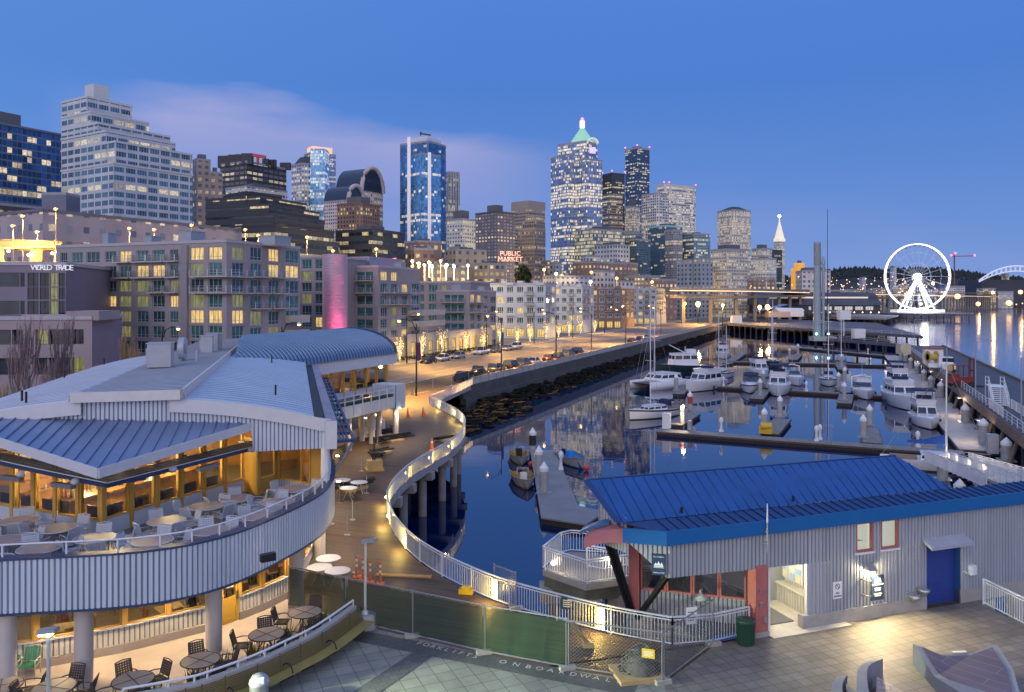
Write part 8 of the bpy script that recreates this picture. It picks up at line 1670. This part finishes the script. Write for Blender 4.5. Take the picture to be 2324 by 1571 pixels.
def round_table(name,top,frame,label,group,r=.6,h=.72,wheel=False):
 t=thing(name,(0,0,0),label,'table',group);b=MB();b.lathe(0,0,[(.001,h),(r,h),(r,h+.025),(.001,h+.025)],24,0,False);b.build('table_top',top,t);b=MB();b.path([V(r*math.cos(6.283*k/24),r*math.sin(6.283*k/24),h+.012)for k in range(25)],.022,5)
 if wheel:[b.bar(V(0,0,h+.028),V(r*math.cos(a),r*math.sin(a),h+.028),.03,.012)for a in(.4,1.97,3.54,5.11)]
 b.build('rim',frame,t);b=MB();[b.path([V(.08*math.cos(a),.08*math.sin(a),h),V(.2*math.cos(a),.2*math.sin(a),.35),V(.42*math.cos(a),.42*math.sin(a),0)],.02,5)for a in(.8,2.37,3.94,5.51)];b.build('legs',frame,t);return t
whf=mat("patio_white",(.46,.50,.57),.5,var=.05);dkf=mat("patio_bronze",(.055,.045,.04),.5,var=.1);ctop=mat("table_stone",(.30,.24,.23),.5,var=.2,vs=3);gtop=mat("table_glass_tan",(.40,.33,.26),.25,var=.08)
UC0=patio_chair('patio_chair',whf,whf,"white strap patio chair set around a table on the upper deck",'white chairs on the upper deck');LC0=patio_chair('patio_chair',dkf,dkf,"dark woven strap chair at a round table on the lower terrace",'dark chairs on the lower terrace')
UT0=round_table('patio_table',ctop,whf,"",'round tables on the upper deck',.68);LT0=round_table('patio_table',gtop,dkf,"",'round tables on the lower terrace',.62,.72,True)
used={}
def put(o,q,rz,lab=None):
 c=o if o.name not in used else copy_tree(o);used[o.name]=1;c.location=q;c.rotation_euler=(0,0,rz)
 if lab:c['label']=lab
 return c
rng=random.Random(21)
def dining(T,Cc,q,labs,angs,d=.88):
 put(T,q,rng.random(),labs)
 for a in angs:put(Cc,q+V(math.cos(a)*d,math.sin(a)*d,0),a-math.pi/2+(rng.random()-.5)*.5)
for x,y,an,lb in((44,1182,(.3,1.9,3.6,5.2),"round stone table at the left end of the upper deck"),(127,1200,(1.2,3.1,4.6,5.8),"round stone table before the left windows of the upper deck"),(216,1222,(.4,1.8,4.2,5.2),"round stone table below the corner post of the upper deck"),(10,1228,(1.0,2.5,4.4),"round stone table cut by the left edge beside the parapet"),(90,1245,(4.4,.6,2.4),"round stone table near the rail at the left part of the deck"),(378,1183,(2.3,4.2,5.4,.8),"round stone table reflecting window light before the right windows"),(345,1228,(.6,1.7,2.9),"round stone table near the rail in the middle of the deck"),(468,1150,(1.3,3.1,4.4,5.9),"round stone table beneath the third right window"),(478,1205,(1.2,2.1),"round stone table by the rail under the flat flood light"),(537,1132,(.5,1.9,3.7,4.8),"round stone table before the yellow deck door"),(630,1140,(1.7,3.0,5.0),"pinkish round table beside the rail near the deck door"),(668,1110,(2.6,4.2,5.2,.9),"largest pinkish table below the neon window"),(590,1172,(1.5,2.4),"pinkish table half hidden by the rail post")):dining(UT0,UC0,P(x,y,FL+.72)-V(0,0,.72),lb,an)
for x,y,an,lb in((302,1545,(2.2,1.0,5.4,3.9),"round glass topped table on the terrace below the second column"),(455,1500,(2.0,.5,5.6),"round glass topped table on the terrace beside the bench wall rail"),(605,1441,(1.9,3.4,.2,5.5),"round glass topped table before the yellow terrace door"),(692,1391,(1.5,3.3,5.3),"round glass topped table in the terrace corner by the green fence"),(122,1562,(1.5,3.2,.3),"round glass topped table behind the bright lamp post"),(2,1558,(.5,5.5),"round glass topped table cut by the left edge")):dining(LT0,LC0,P(x,y,.72)-V(0,0,.71),lb,an,.84)
gch=patio_chair('stacked_chair',mat("frame_beige",(.55,.5,.42),.5,var=.05),mat("strap_green",(.03,.20,.12),.6,var=.1),"green strap armchair leaning by the kneewall, left one",'green chairs');put(gch,P(28,1532),.5);put(gch,P(66,1538),.2,"green woven armchair by the kneewall, right one")
bt=thing('curved_bench',BWs[4],"long curved timber slat bench built against the concrete terrace wall",'bench');BB=BWs[:19];off=[]
for i,q in enumerate(BB):a,c=BB[max(i-1,0)],BB[min(i+1,len(BB)-1)];d=(c-a).normalized();n=V(-d.y,d.x,0);off.append(n)
b=MB();b.loft([[q-n*.18+V(0,0,0),q-n*.18+V(0,0,.97),q+n*.04+V(0,0,.97),q+n*.12+V(0,0,0)]for q,n in zip(BB,off)],0,False);b.build('wall',mat("bench_concrete",(.40,.40,.39),.75,var=.15,vs=1),bt)
slat=mat("bench_slat",(.30,.24,.07),.55,var=.2,vs=3);slatd=mat("bench_slat_back",(.17,.135,.05),.6,var=.2,vs=3)
for nm,N_,f,mm in(('back_rest',9,lambda n,k:n*(.17+.02*(8-k))+V(0,0,.44+.055*k),slatd),('seat',8,lambda n,k:n*(.26+.07*k)+V(0,0,.43),slat)):
 b=MB()
 for k in range(N_):b.loft([[q+f(n,k)+e for e in(V(0,0,0),n*(.055 if nm=='seat' else.02),n*(.055 if nm=='seat' else.02)+V(0,0,.03 if nm=='seat' else.042),V(0,0,.03 if nm=='seat' else.042))]for q,n in zip(BB,off)],0,False)
 b.build(nm,mm,bt)
for i in range(1,len(BB)-1,2):
 q,n=BB[i],off[i];b=MB();b.bar(q+n*.2+V(0,0,.05),q+n*.75+V(0,0,.38),.06);b.bar(q+n*.16+V(0,0,.4),q+n*.14+V(0,0,.95),.03);b.build('bracket',black_metal,bt)
 if i%4==3:d=V(n.y,-n.x,0);b=MB();b.path([q+n*(.5+.24*math.cos(t))+V(0,0,.46+.26*math.sin(t))for t in[math.pi*j/8 for j in range(9)]],.025,6);b.build('armrest',black_metal,bt)
b=MB();b.path([q-n*.1+V(0,0,1.16)for q,n in zip(BB,off)],.04,8);[b.bar(q-n*.1+V(0,0,.95),q-n*.1+V(0,0,1.15),.05)for q,n in list(zip(BB,off))[::2]];b.build('handrail',white_metal,bt)
rng=random.Random(12)
for i,(x,y,lb)in enumerate(((738,1395,"spiky plant with a bronze stalk in the terrace corner planting"),(648,1432,"clump of grassy plants beside the second terrace table"),(505,1497,"clump of rusty leaves at the third terrace table"),(572,1470,"yellow green tuft planted along the bench wall"),(440,1528,"low clump planted along the bench wall near the bin"))):
 q=P(x,y,.3);q.z=0;t=thing('terrace_plant',q,lb,'plant');b=MB();cc=((.20,.20,.03),(.10,.12,.04),(.18,.08,.03))[i%3]
 for k in range(60):a=6.283*rng.random();r=.15+.35*rng.random();w=V(-math.sin(a),math.cos(a),0)*.025;s=q+V(rng.random()-.5,rng.random()-.5,0)*.3;e=s+V(math.cos(a)*r,math.sin(a)*r,.3+.35*rng.random());b.face([s-w,s+w,e])
 b.build('foliage',mat("plant_%d"%(i%3),cc,.8,var=.3,vs=4),t)
q=P(829,1424);t=thing('plaza_lamp',q,"pale steel lamp post rising from a round concrete base at the bench end",'lamp post');b=MB();b.lathe(q.x,q.y,[(.42,0),(.40,.5),(.36,.52),(.05,.53)],20);b.build('base',concrete,t);b=MB();b.tube((q.x,q.y,.5),(q.x,q.y,3.3),.055,.045,10);b.lathe(q.x,q.y,[(.13,.52),(.12,.64),(.06,.66)],12);b.build('pole',mat("pole_pale",(.55,.62,.62),.4,.3,var=.05),t);b=MB();b.bar((q.x-.12,q.y,3.33),(q.x+.42,q.y-.1,3.42),.2,.13);b.build('lamp_head',steel,t)
q=PD(105,1440,22.3);t=thing('plaza_lamp',V(q.x,q.y,0),"steel lamp post with a glaring white head in front of the terrace",'lamp post');b=MB();b.tube((q.x+.06,q.y,0),(q.x+.06,q.y,q.z),.055,.05,10);b.build('pole',MATS["pole_pale"],t);b=MB();b.bar(q+V(-.2,0,.08),q+V(.3,0,.14),.28,.1);h=b.build('lamp_head',steel,t);b=MB();b.box(q.x,q.y-.02,q.z+.01,.34,.2,.05);b.build('lens',lamp_mat("lens_green_white",(.86,1,.88),12),h);l=light('lamp_light',q+V(.25,-.25,-.12),19000,(.88,1,.62),.12,t,'SPOT',42);l.rotation_euler=V(13.6,2.6,-3.2).to_track_quat('-Z','Y').to_euler()
def slat_bin(x,y,lb):
 q=P(x,y);t=thing('litter_bin',q,lb,'bin');b=MB();[b.bar(q+V(.28*math.cos(a),.28*math.sin(a),.03),q+V(.31*math.cos(a),.31*math.sin(a),.85),.06,.02)for a in[6.283*k/22 for k in range(22)]];b.tube(q+V(0,0,.03),q+V(0,0,.8),.25,.27,14);b.build('basket',mat("bin_green",(.012,.05,.035),.5),t);b=MB();b.lathe(q.x,q.y,[(.33,.82),(.36,.9),(.3,.94),(.14,.96)],18);b.build('rim',MATS["bin_green"],t);b=MB();b.tube(q+V(0,0,.955),q+V(0,0,.965),.13,.13,12);b.build('opening',blk,t)
slat_bin(1692,1462,"dark green slatted litter bin beside the salmon office pillar")
q=P(588,1612);t=thing('litter_bin',q,"grey domed steel litter bin at the near end of the bench",'bin');b=MB();b.tube(q,q+V(0,0,.85),.29,.29,18);b.build('drum',steel,t);b=MB();b.lathe(q.x,q.y,[(.32,.85),(.30,.95),(.2,1.08),(.02,1.13)],18);b.build('dome',steel,t);b=MB();b.box(q.x+.08,q.y-.22,1.0,.26,.12,.16,.3);b.build('flap',mat("flap_pale",(.6,.63,.68),.4),t)
scr=mat("green_screen",(.012,.045,.022),.85,var=.3,vs=1.2);N=scr.node_tree.nodes;tr_=N.new('ShaderNodeBsdfTransparent');mx_=N.new('ShaderNodeMixShader');mx_.inputs[0].default_value=.64;scr.node_tree.links.new(tr_.outputs[0],mx_.inputs[1]);scr.node_tree.links.new(N['Principled BSDF'].outputs[0],mx_.inputs[2]);scr.node_tree.links.new(mx_.outputs[0],N['Material Output'].inputs[0])
def fence_panel(a,c,lb,screen=True,h=1.75):
 d=(c-a);L=d.length;d=d/L;t=thing('fence_panel',a,lb,'fence panel','temporary fence panels');b=MB();zz=V(0,0,1);[b.tube(p+zz*.02,p+zz*(h+.05),.025,.025,6)for p in(a+d*.04,c-d*.04)];[b.bar(a+zz*z,c+zz*z,.035)for z in(.12,h)];b.build('frame',steel,t);b=MB()
 if screen:
  n=14;rg=random.Random(int(L*100));top=[a+d*(L*k/n)+zz*(h-.04-.05*abs(math.sin(k*1.7)))+V(d.y,-d.x,0)*.03*rg.random()for k in range(n+1)];bot=[a+d*(L*k/n)+zz*(.14+.05*rg.random())+V(d.y,-d.x,0)*.05*rg.random()for k in range(n+1)]
  for k in range(n):b.face([bot[k],bot[k+1],top[k+1],top[k]])
  b.build('green_screen',scr,t)
 else:
  s=.13;k=-h
  while k<L:
   for sg in(0,1):
    x0,x1=max(k,0),min(k+h,L)
    if x1>x0:z0,z1=x0-k,x1-k;f=(lambda z:h-z)if sg else(lambda z:z);b.bar(a+d*x0+zz*(.1+f(z0)*.93),a+d*x1+zz*(.1+f(z1)*.93),.0045)
   k+=s
  b.build('chain_link',steel,t)
 b=MB();b.box(c.x,c.y,.07,.55,.2,.14,.3);b.build('foot_block',concrete,t)
FL_=("green screened fence panel at the restaurant column","green screened fence panel behind the bench lamp","green screened fence panel left of centre","green screened fence panel ending at the chain link")
for k in range(4):fence_panel(FENCE[k],FENCE[k+1],FL_[k])
fence_panel(FENCE[4],FENCE[5],"open chain link fence panel before the rope pile",False,1.7);fence_panel(FENCE[5],FENCE[6],"chain link panel turned towards the office railing",False,1.7);fence_panel(P(1120,1362),P(1172,1384),"short chain link wing panel across the white railing",False,1.5)
sfs=[ST(-20.5+6*k,2.3,0)for k in range(6)]
for k in range(5):fence_panel(sfs[k],sfs[k+1],"green screened panel of the fence between boardwalk and street, %s"%("behind the balcony box","second from the balcony","in the middle","fourth from the balcony","at the balustrade end")[k])
lt=mat("paint_letters",(.5,.5,.48),.7,var=.35,vs=6);word=thing('painted_lettering',FENCE[2],"white painted words FORKLIFTS ON BOARDWALK on the paving by the fence",'lettering')
for s,i0,f0,i1,f1 in(("FORKLIFTS",2,.18,3,-.05),("ON",3,.28,3,.44),("BOARDWALK",3,.58,5,-.42)):
 a=FENCE[i0].lerp(FENCE[i0+1],f0);c=FENCE[i1].lerp(FENCE[min(i1+1,5)],f1)if f1>=0 else FENCE[i1].lerp(FENCE[i1-1],-f1);d=(c-a);nn3=V(d.y,-d.x,0).normalized()*.34
 for k,ch in enumerate(s):text('letter',ch,.36,a+d*(k/max(1,len(s)-1))+nn3+V(0,0,.022),d,lt,word,(-d.y,d.x,0),.001)
blackm=mat("black_timber",(.018,.018,.02),.6,var=.3,vs=3);ply=mat("plywood",(.46,.33,.16),.7,var=.2,vs=2)
rng=random.Random(31)
for x,y,L,n,lb in((800,1112,2.6,9,"pile of folded black umbrellas and timbers on pallets, nearest on the boardwalk"),(892,1002,4.5,7,"long stack of black planks on trestles on the boardwalk"),(868,990,2.8,8,"low pile of black slatted boards against the restaurant kerb"),(862,1030,2.0,5,"small black pile below the long stack of planks"),(1010,1000,3.0,4,"black planks leaning by the curved railing")):
 q=P(x,y);t=thing('timber_stack',q,lb,'stack');b=MB()
 for k in range(n):a=.9+(rng.random()-.5)*.25;b.box(q.x+(k%3-1)*.3+.2*rng.random(),q.y+.3*rng.random()+(k%3)*.2,.25+.14*(k//3),L*(.7+.3*rng.random()),.24,.1,a)
 b.build('boards',blackm,t);b=MB();b.box(q.x,q.y+.1,.1,1.6,1.3,.16,.9);b.build('pallet',ply,t)
q=P(850,1068);t=thing('crate',q,"open plywood crate with tools standing on a pallet on the boardwalk",'crate');b=MB();b.box(q.x,q.y,.1,1.3,1.1,.16,.3);b.box(q.x,q.y,.48,1.1,.9,.6,.3);b.build('box',ply,t);b=MB();[b.bar(q+V(.3*rng.random()-.2,.2*rng.random(),.75),q+V(.5*rng.random()-.3,.3*rng.random(),1.1),.06)for k in range(7)];b.build('tools',blackm,t)
q=P(857,1035);t=thing('cart',q,"black trolley with an upright handle on the boardwalk above the crate",'trolley');b=MB();b.box(q.x,q.y,.25,1.2,.7,.1,.5);b.bar(q+V(-.3,.3,.2),q+V(-.4,.4,1.5),.07);b.build('frame',blackm,t);b=MB();[b.tube(q+V(s,-.3,.14),q+V(s,-.2,.14),.14,.14,8)for s in(-.4,.4)];b.build('wheel',blk,t)
q=P(822,990);b=MB();b.obox(q,V(2.0,.9,0),V(-.4,.8,0),(0,0,1.35));tag(b.build('white_locker',whitecap),"white rolling locker by the restaurant's lower windows","locker")
q=P(893,985);b=MB();b.lathe(q.x,q.y,[(.28,0),(.34,.85),(.36,.9)],12);tag(b.build('round_bin',mat("bin_grey",(.2,.22,.23),.6)),"round grey rubbish bin beyond the plank stacks","bin")
for i,(x,y)in enumerate(((770,1142),(800,1180),(806,1300),(857,1010),(752,1190),(820,1070),(832,1120),(788,1215))):q=P(x,y);b=MB();b.tube(q,q+V(0,0,1.15),.03,.03,6);b.tube(q,q+V(0,0,.04),.16,.16,10);tag(b.build('stanchion',pilem),"slim grey stanchion post standing on the boardwalk",'post','stanchions on the boardwalk')
org=mat("cone_orange",(.75,.16,.03),.6);wst=mat("cone_white",(.8,.8,.78),.5)
for i,(x,y,lb)in enumerate(((809,1311,"leftmost of four orange striped posts on the boardwalk"),(824,1316,"second of four orange striped posts on the boardwalk"),(840,1322,"third of four orange striped posts on the boardwalk"),(863,1326,"rightmost of four orange striped posts on the boardwalk"))):q=P(x,y);t=thing('delineator',q,lb,'post');b=MB();b.tube(q,q+V(0,0,1.0),.055,.05,8);b.box(q.x,q.y,.03,.35,.35,.06);b.build('post',org,t);b=MB();[b.tube(q+V(0,0,z),q+V(0,0,z+.12),.058,.057,8)for z in(.5,.75)];b.build('band',wst,t)
for x,y,lb in((925,946,"left traffic cone on the far boardwalk by the corrugated box"),(961,944,"right traffic cone on the far boardwalk nearer the railing"),(980,1022,"traffic cone beside the curved railing near the leaning planks")):q=P(x,y);t=thing('traffic_cone',q,lb,'cone');b=MB();b.lathe(q.x,q.y,[(.2,.04),(.05,1.0),(.03,1.0)],10);b.box(q.x,q.y,.02,.5,.5,.05);b.build('body',org,t);b=MB();b.lathe(q.x,q.y,[(.115,.58),(.09,.76)],10);b.build('band',wst,t)
WT0=round_table('cafe_table',whf,whf,"bare white metal cafe table on the boardwalk beside the restaurant columns",'white cafe tables on the boardwalk',.55)
for x,y in((725,1288),(745,1268),(766,1296),(790,1108),(815,1095),(776,1090)):put(WT0,P(x,y,.72)-V(0,0,.72),0)
b=MB();q=P(916,1308);b.box(q.x,q.y,.03,2.6,.3,.05,-.12);tag(b.build('plank',mat("plank_orange",(.50,.27,.08),.7)),"single orange plank lying on the boardwalk","plank")
q=P(1058,1348);t=thing('safety_box',q,"yellow equipment box by the railing on the boardwalk",'box');b=MB();b.box(q.x,q.y,.12,.6,.32,.2,-.2);b.box(q.x,q.y+.03,.28,.35,.2,.12,-.2);b.build('body',mat("box_bright_yellow",(.65,.45,.03),.5),t)
q=P(1452,1530);b=MB();rng=random.Random(17)
for k in range(36):a,r,z=6.28*rng.random(),.45+.25*rng.random(),.1+.75*rng.random();s=1.0-z*.55;b.path([q+V(r*s*math.cos(a+t*2.6)*1.15,r*s*math.sin(a+t*2.6)*.9,z+.1*math.sin(t*5+k))for t in[j/9*1.6 for j in range(10)]],.03,5)
b.lathe(q.x,q.y,[(.62,0),(.55,.45),(.3,.8),(.02,.85)],10);tag(b.build('rope_heap',mat("old_rope",(.10,.10,.10),.9,var=.4,vs=6)),"heap of tangled grey rope on a pallet behind the chain link fence","rope")
b=MB();b.box(q.x-.1,q.y-.1,.08,1.6,1.3,.14,.2);tag(b.build('pallet',ply),"wooden pallet under the heap of rope","pallet")
b=MB();a,c=FENCE[4]+V(.15,.1,1.6),P(1335,1462,.1);b.bar(a,c,.1);b.box(c.x,c.y,.1,.4,.3,.18);tag(b.build('timber_brace',ply),"diagonal timber brace holding the green fence end","brace")
for a,c,z,w,h,m,lb in((FENCE[5]-V(.75,.3,0),V(.95,-.33,0),1.05,.42,.3,MATS["box_bright_yellow"],"small yellow warning sign on the chain link fence"),(P(1556,1462),V(1,.25,0),.75,.42,.62,wst,"white construction notice tied to the bent railing"),(P(1275,1412),V(.95,-.3,0),.55,.5,.5,mat("sign_dark_green",(.02,.06,.05),.6),"dark green notice board on the white railing")):
 d=c.normalized();n=V(d.y,-d.x,0);b=MB();b.obox(a+n*.06+V(0,0,z),d*w,n*.02,(0,0,h));t=b.build('notice',m);tag(t,lb,'sign');b=MB();[b.obox(a+n*.082+d*(w*.12)+V(0,0,z+h*(.2+.16*k)),d*w*(.76 if k%2 else.6),n*.003,(0,0,h*.06))for k in range(4)];b.build('text_lines',swhite if m is not wst else MATS["sign_dark"],t)
cs=mat("sculpt_concrete",(.22,.235,.27),.75,var=.2,vs=1.2,bump=.1);tri=[V(10.65,28.3,0),V(14.6,27.6,0),V(16.2,23.6,0),V(13.2,25.2,0)]
def px_at(x,y,z):return P(x,y,z)
t=thing('sculptural_bench',px_at(2200,1520,0),"large concave triangular concrete seat with a purple tiled top on the plaza",'bench');q=[px_at(2072,1460,.75),px_at(2130,1486,.62),px_at(2200,1484,.62),px_at(2262,1462,.85),px_at(2300,1520,.7),px_at(2322,1600,.55),px_at(2210,1590,.35),px_at(2120,1535,.42)]
b=MB();n=len(q);b.face(q);[b.face([q[(k+1)%n],q[k],V(q[k].x,q[k].y,0),V(q[(k+1)%n].x,q[(k+1)%n].y,0)][::-1])for k in range(n)];b.build('body',cs,t);cc=sum(q,V(0,0,0))/n;b=MB();b.face([p.lerp(cc,.16)+V(0,0,.015)for p in q]);b.build('tiled_top',brick_mat("purple_tiles",(.125,.10,.14),(.105,.088,.12),(.22,.2,.22),3,.45,.012,R(55),.5,.3),t)
t=thing('sculptural_bench',px_at(1960,1560,0),"curved concrete arm seat with a pale scale patterned top on the plaza",'bench');pts=[px_at(1995,1497,.8),px_at(1962,1515,.8),px_at(1960,1560,.8),px_at(1975,1620,.75)];pts=smooth(pts,4);b=MB();b.loft([[p+V(-.2,0,-p.z),p+V(-.2,.0,0),p+V(.16,.06,0),p+V(.16,.06,-p.z)]for p in pts],0,False);b.build('arm',cs,t)
b=MB();q=[px_at(1990,1535,.42),px_at(2060,1575,.42),px_at(2110,1640,.42),px_at(1985,1640,.42)];b.prism([(p.x,p.y)for p in q],0,.42);b.build('scale_top',brick_mat("scale_tiles",(.42,.34,.28),(.36,.29,.24),(.22,.18,.15),.4,.3,.02,.3,.6,.3),t)
t=thing('sculptural_bench',px_at(1925,1600,0),"small rounded concrete nub seat left of the curved arm seat",'bench');pts=smooth([px_at(1912,1535,.5),px_at(1900,1560,.5),px_at(1910,1600,.5),px_at(1940,1640,.45)],4);b=MB();b.loft([[p+V(-.18,0,-p.z),p+V(-.18,0,0),p+V(.2,.1,0),p+V(.2,.1,-p.z)]for p in pts],0,False);b.build('arm',cs,t);b=MB();q=[px_at(1918,1550,.3),px_at(1962,1580,.3),px_at(1985,1640,.3),px_at(1935,1640,.3)];b.prism([(p.x,p.y)for p in q],0,.3);b.build('seat',cs,t)
for o,x,y,z in((0,2177,1479,.66),(0,1935,1597,.55)):q=px_at(x,y,z);b=MB();b.box(q.x,q.y,q.z,.5,.1,.012,.1);tag(b.build('tape_strip',wst),"white reflective strip on the %s concrete seat"%("triangular" if x>2000 else "rounded nub"),"strip")
for x,y,w in((75,1372,1.2),(345,1368,1.2)):q=PD(x,y,27.0 if x>200 else 25.9);t=thing('patio_heater',q,"grey bar heater hanging under the deck soffit, %s one"%("left" if x<200 else "right"),'heater');b=MB();b.bar(q-V(w/2,.08,0),q+V(w/2,.25,0),.22,.16);b.build('housing',MATS["heater_grey"],t);b=MB();[b.bar(q+V(s,.1,.05),V(q.x+s,q.y+.1,2.62),.02)for s in(-.4,.4)];b.build('hanger',steel,t)
IT0=thing('dining_table',(0,0,0),"",'table','dining tables inside the ground floor');b=MB();b.box(0,0,.73,.9,.9,.05);b.build('table_top',ply,IT0);b=MB();b.tube((0,0,0),(0,0,.72),.05);b.box(0,0,.03,.5,.5,.05);b.build('pedestal',blk,IT0)
IC0=thing('dining_chair',(0,0,0),"wooden dining chair inside the lit ground floor windows",'chair','dining chairs inside the ground floor');b=MB();b.box(0,0,.45,.42,.42,.05);b.build('seat',warm_wood,IC0);b=MB();b.box(0,.2,.78,.42,.04,.5);b.build('back',warm_wood,IC0);b=MB();[b.bar((sx*.18,sy*.18,0),(sx*.18,sy*.18,.45),.04)for sx in(-1,1)for sy in(-1,1)];b.build('legs',blk,IC0)
for x,y,lb in((-19,28.2,"square wooden table inside the far left ground floor window"),(-16.2,28.8,"square wooden table inside behind the bright lamp"),(-13.2,30.6,"square wooden table where the white shirted person sits"),(-11.6,33.2,"square wooden table inside right of the yellow terrace door"),(-11.2,36,"square wooden table in the farthest curved window")):
 put(IT0,V(x,y,.06),rng.random(),lb)
 for a in(.5,2.2,4.0,5.4):put(IC0,V(x+.75*math.cos(a),y+.75*math.sin(a),.06),a-math.pi/2)
def skin(name,m,vs,es,rad,parent,sub=1):
 me=bpy.data.meshes.new(name);me.from_pydata([Vector(v)for v in vs],es,[]);o=bpy.data.objects.new(name,me);col.objects.link(o);o.parent=parent
 o.modifiers.new("s",'SKIN')
 for k,r in enumerate(rad):me.skin_vertices[0].data[k].radius=(r,r)
 me.skin_vertices[0].data[0].use_root=True;md=o.modifiers.new("d",'SUBSURF');md.levels=md.render_levels=sub;me.materials.append(m);return o
pp=thing('person',V(-12.5,31.05,.06),"seated person in a white shirt and dark waistcoat behind the terrace window",'person');pp.rotation_euler=(0,0,.4)
vs=[(0,0,.5),(0,0,.75),(0,.02,1.0),(0,.02,1.12),(-.2,.02,1.02),(-.26,-.12,.78),(-.14,-.34,.78),(.2,.02,1.02),(.26,-.12,.78),(.14,-.34,.78),(-.1,-.02,.5),(-.12,-.42,.5),(-.12,-.42,.08),(.1,-.02,.5),(.12,-.42,.5),(.12,-.42,.08),(0,0,1.2)]
skin('body',mat("person_shirt",(.66,.64,.6),.8,var=.05),vs,[(0,1),(1,2),(2,3),(3,16),(2,4),(4,5),(5,6),(2,7),(7,8),(8,9),(0,10),(10,11),(11,12),(0,13),(13,14),(14,15)],[.15,.14,.14,.06,.07,.05,.04,.07,.05,.04,.09,.08,.05,.09,.08,.05,.05],pp)
b=MB();b.ball((0,-.02,1.31),.105,8,0,1.2);b.box(0,-.13,1.30,.025,.04,.04);b.build('head',mat("skin_tone",(.45,.27,.19),.6,var=.05),pp).location=(0,0,0);b=MB();b.ball((0,.015,1.35),.112,8,0,1.05);h=b.build('hair',mat("hair_dark",(.03,.02,.018),.8),pp);b=MB();b.lathe(0,.02,[(.16,.62),(.19,.85),(.17,1.02)],12);v_=b.build('waistcoat',mat("waistcoat_navy",(.03,.03,.045),.8),pp)
for o in pp.children:
 if o.name.startswith(('head','hair','waistcoat')):
  for v in o.data.vertices:v.co+=wloc(pp)
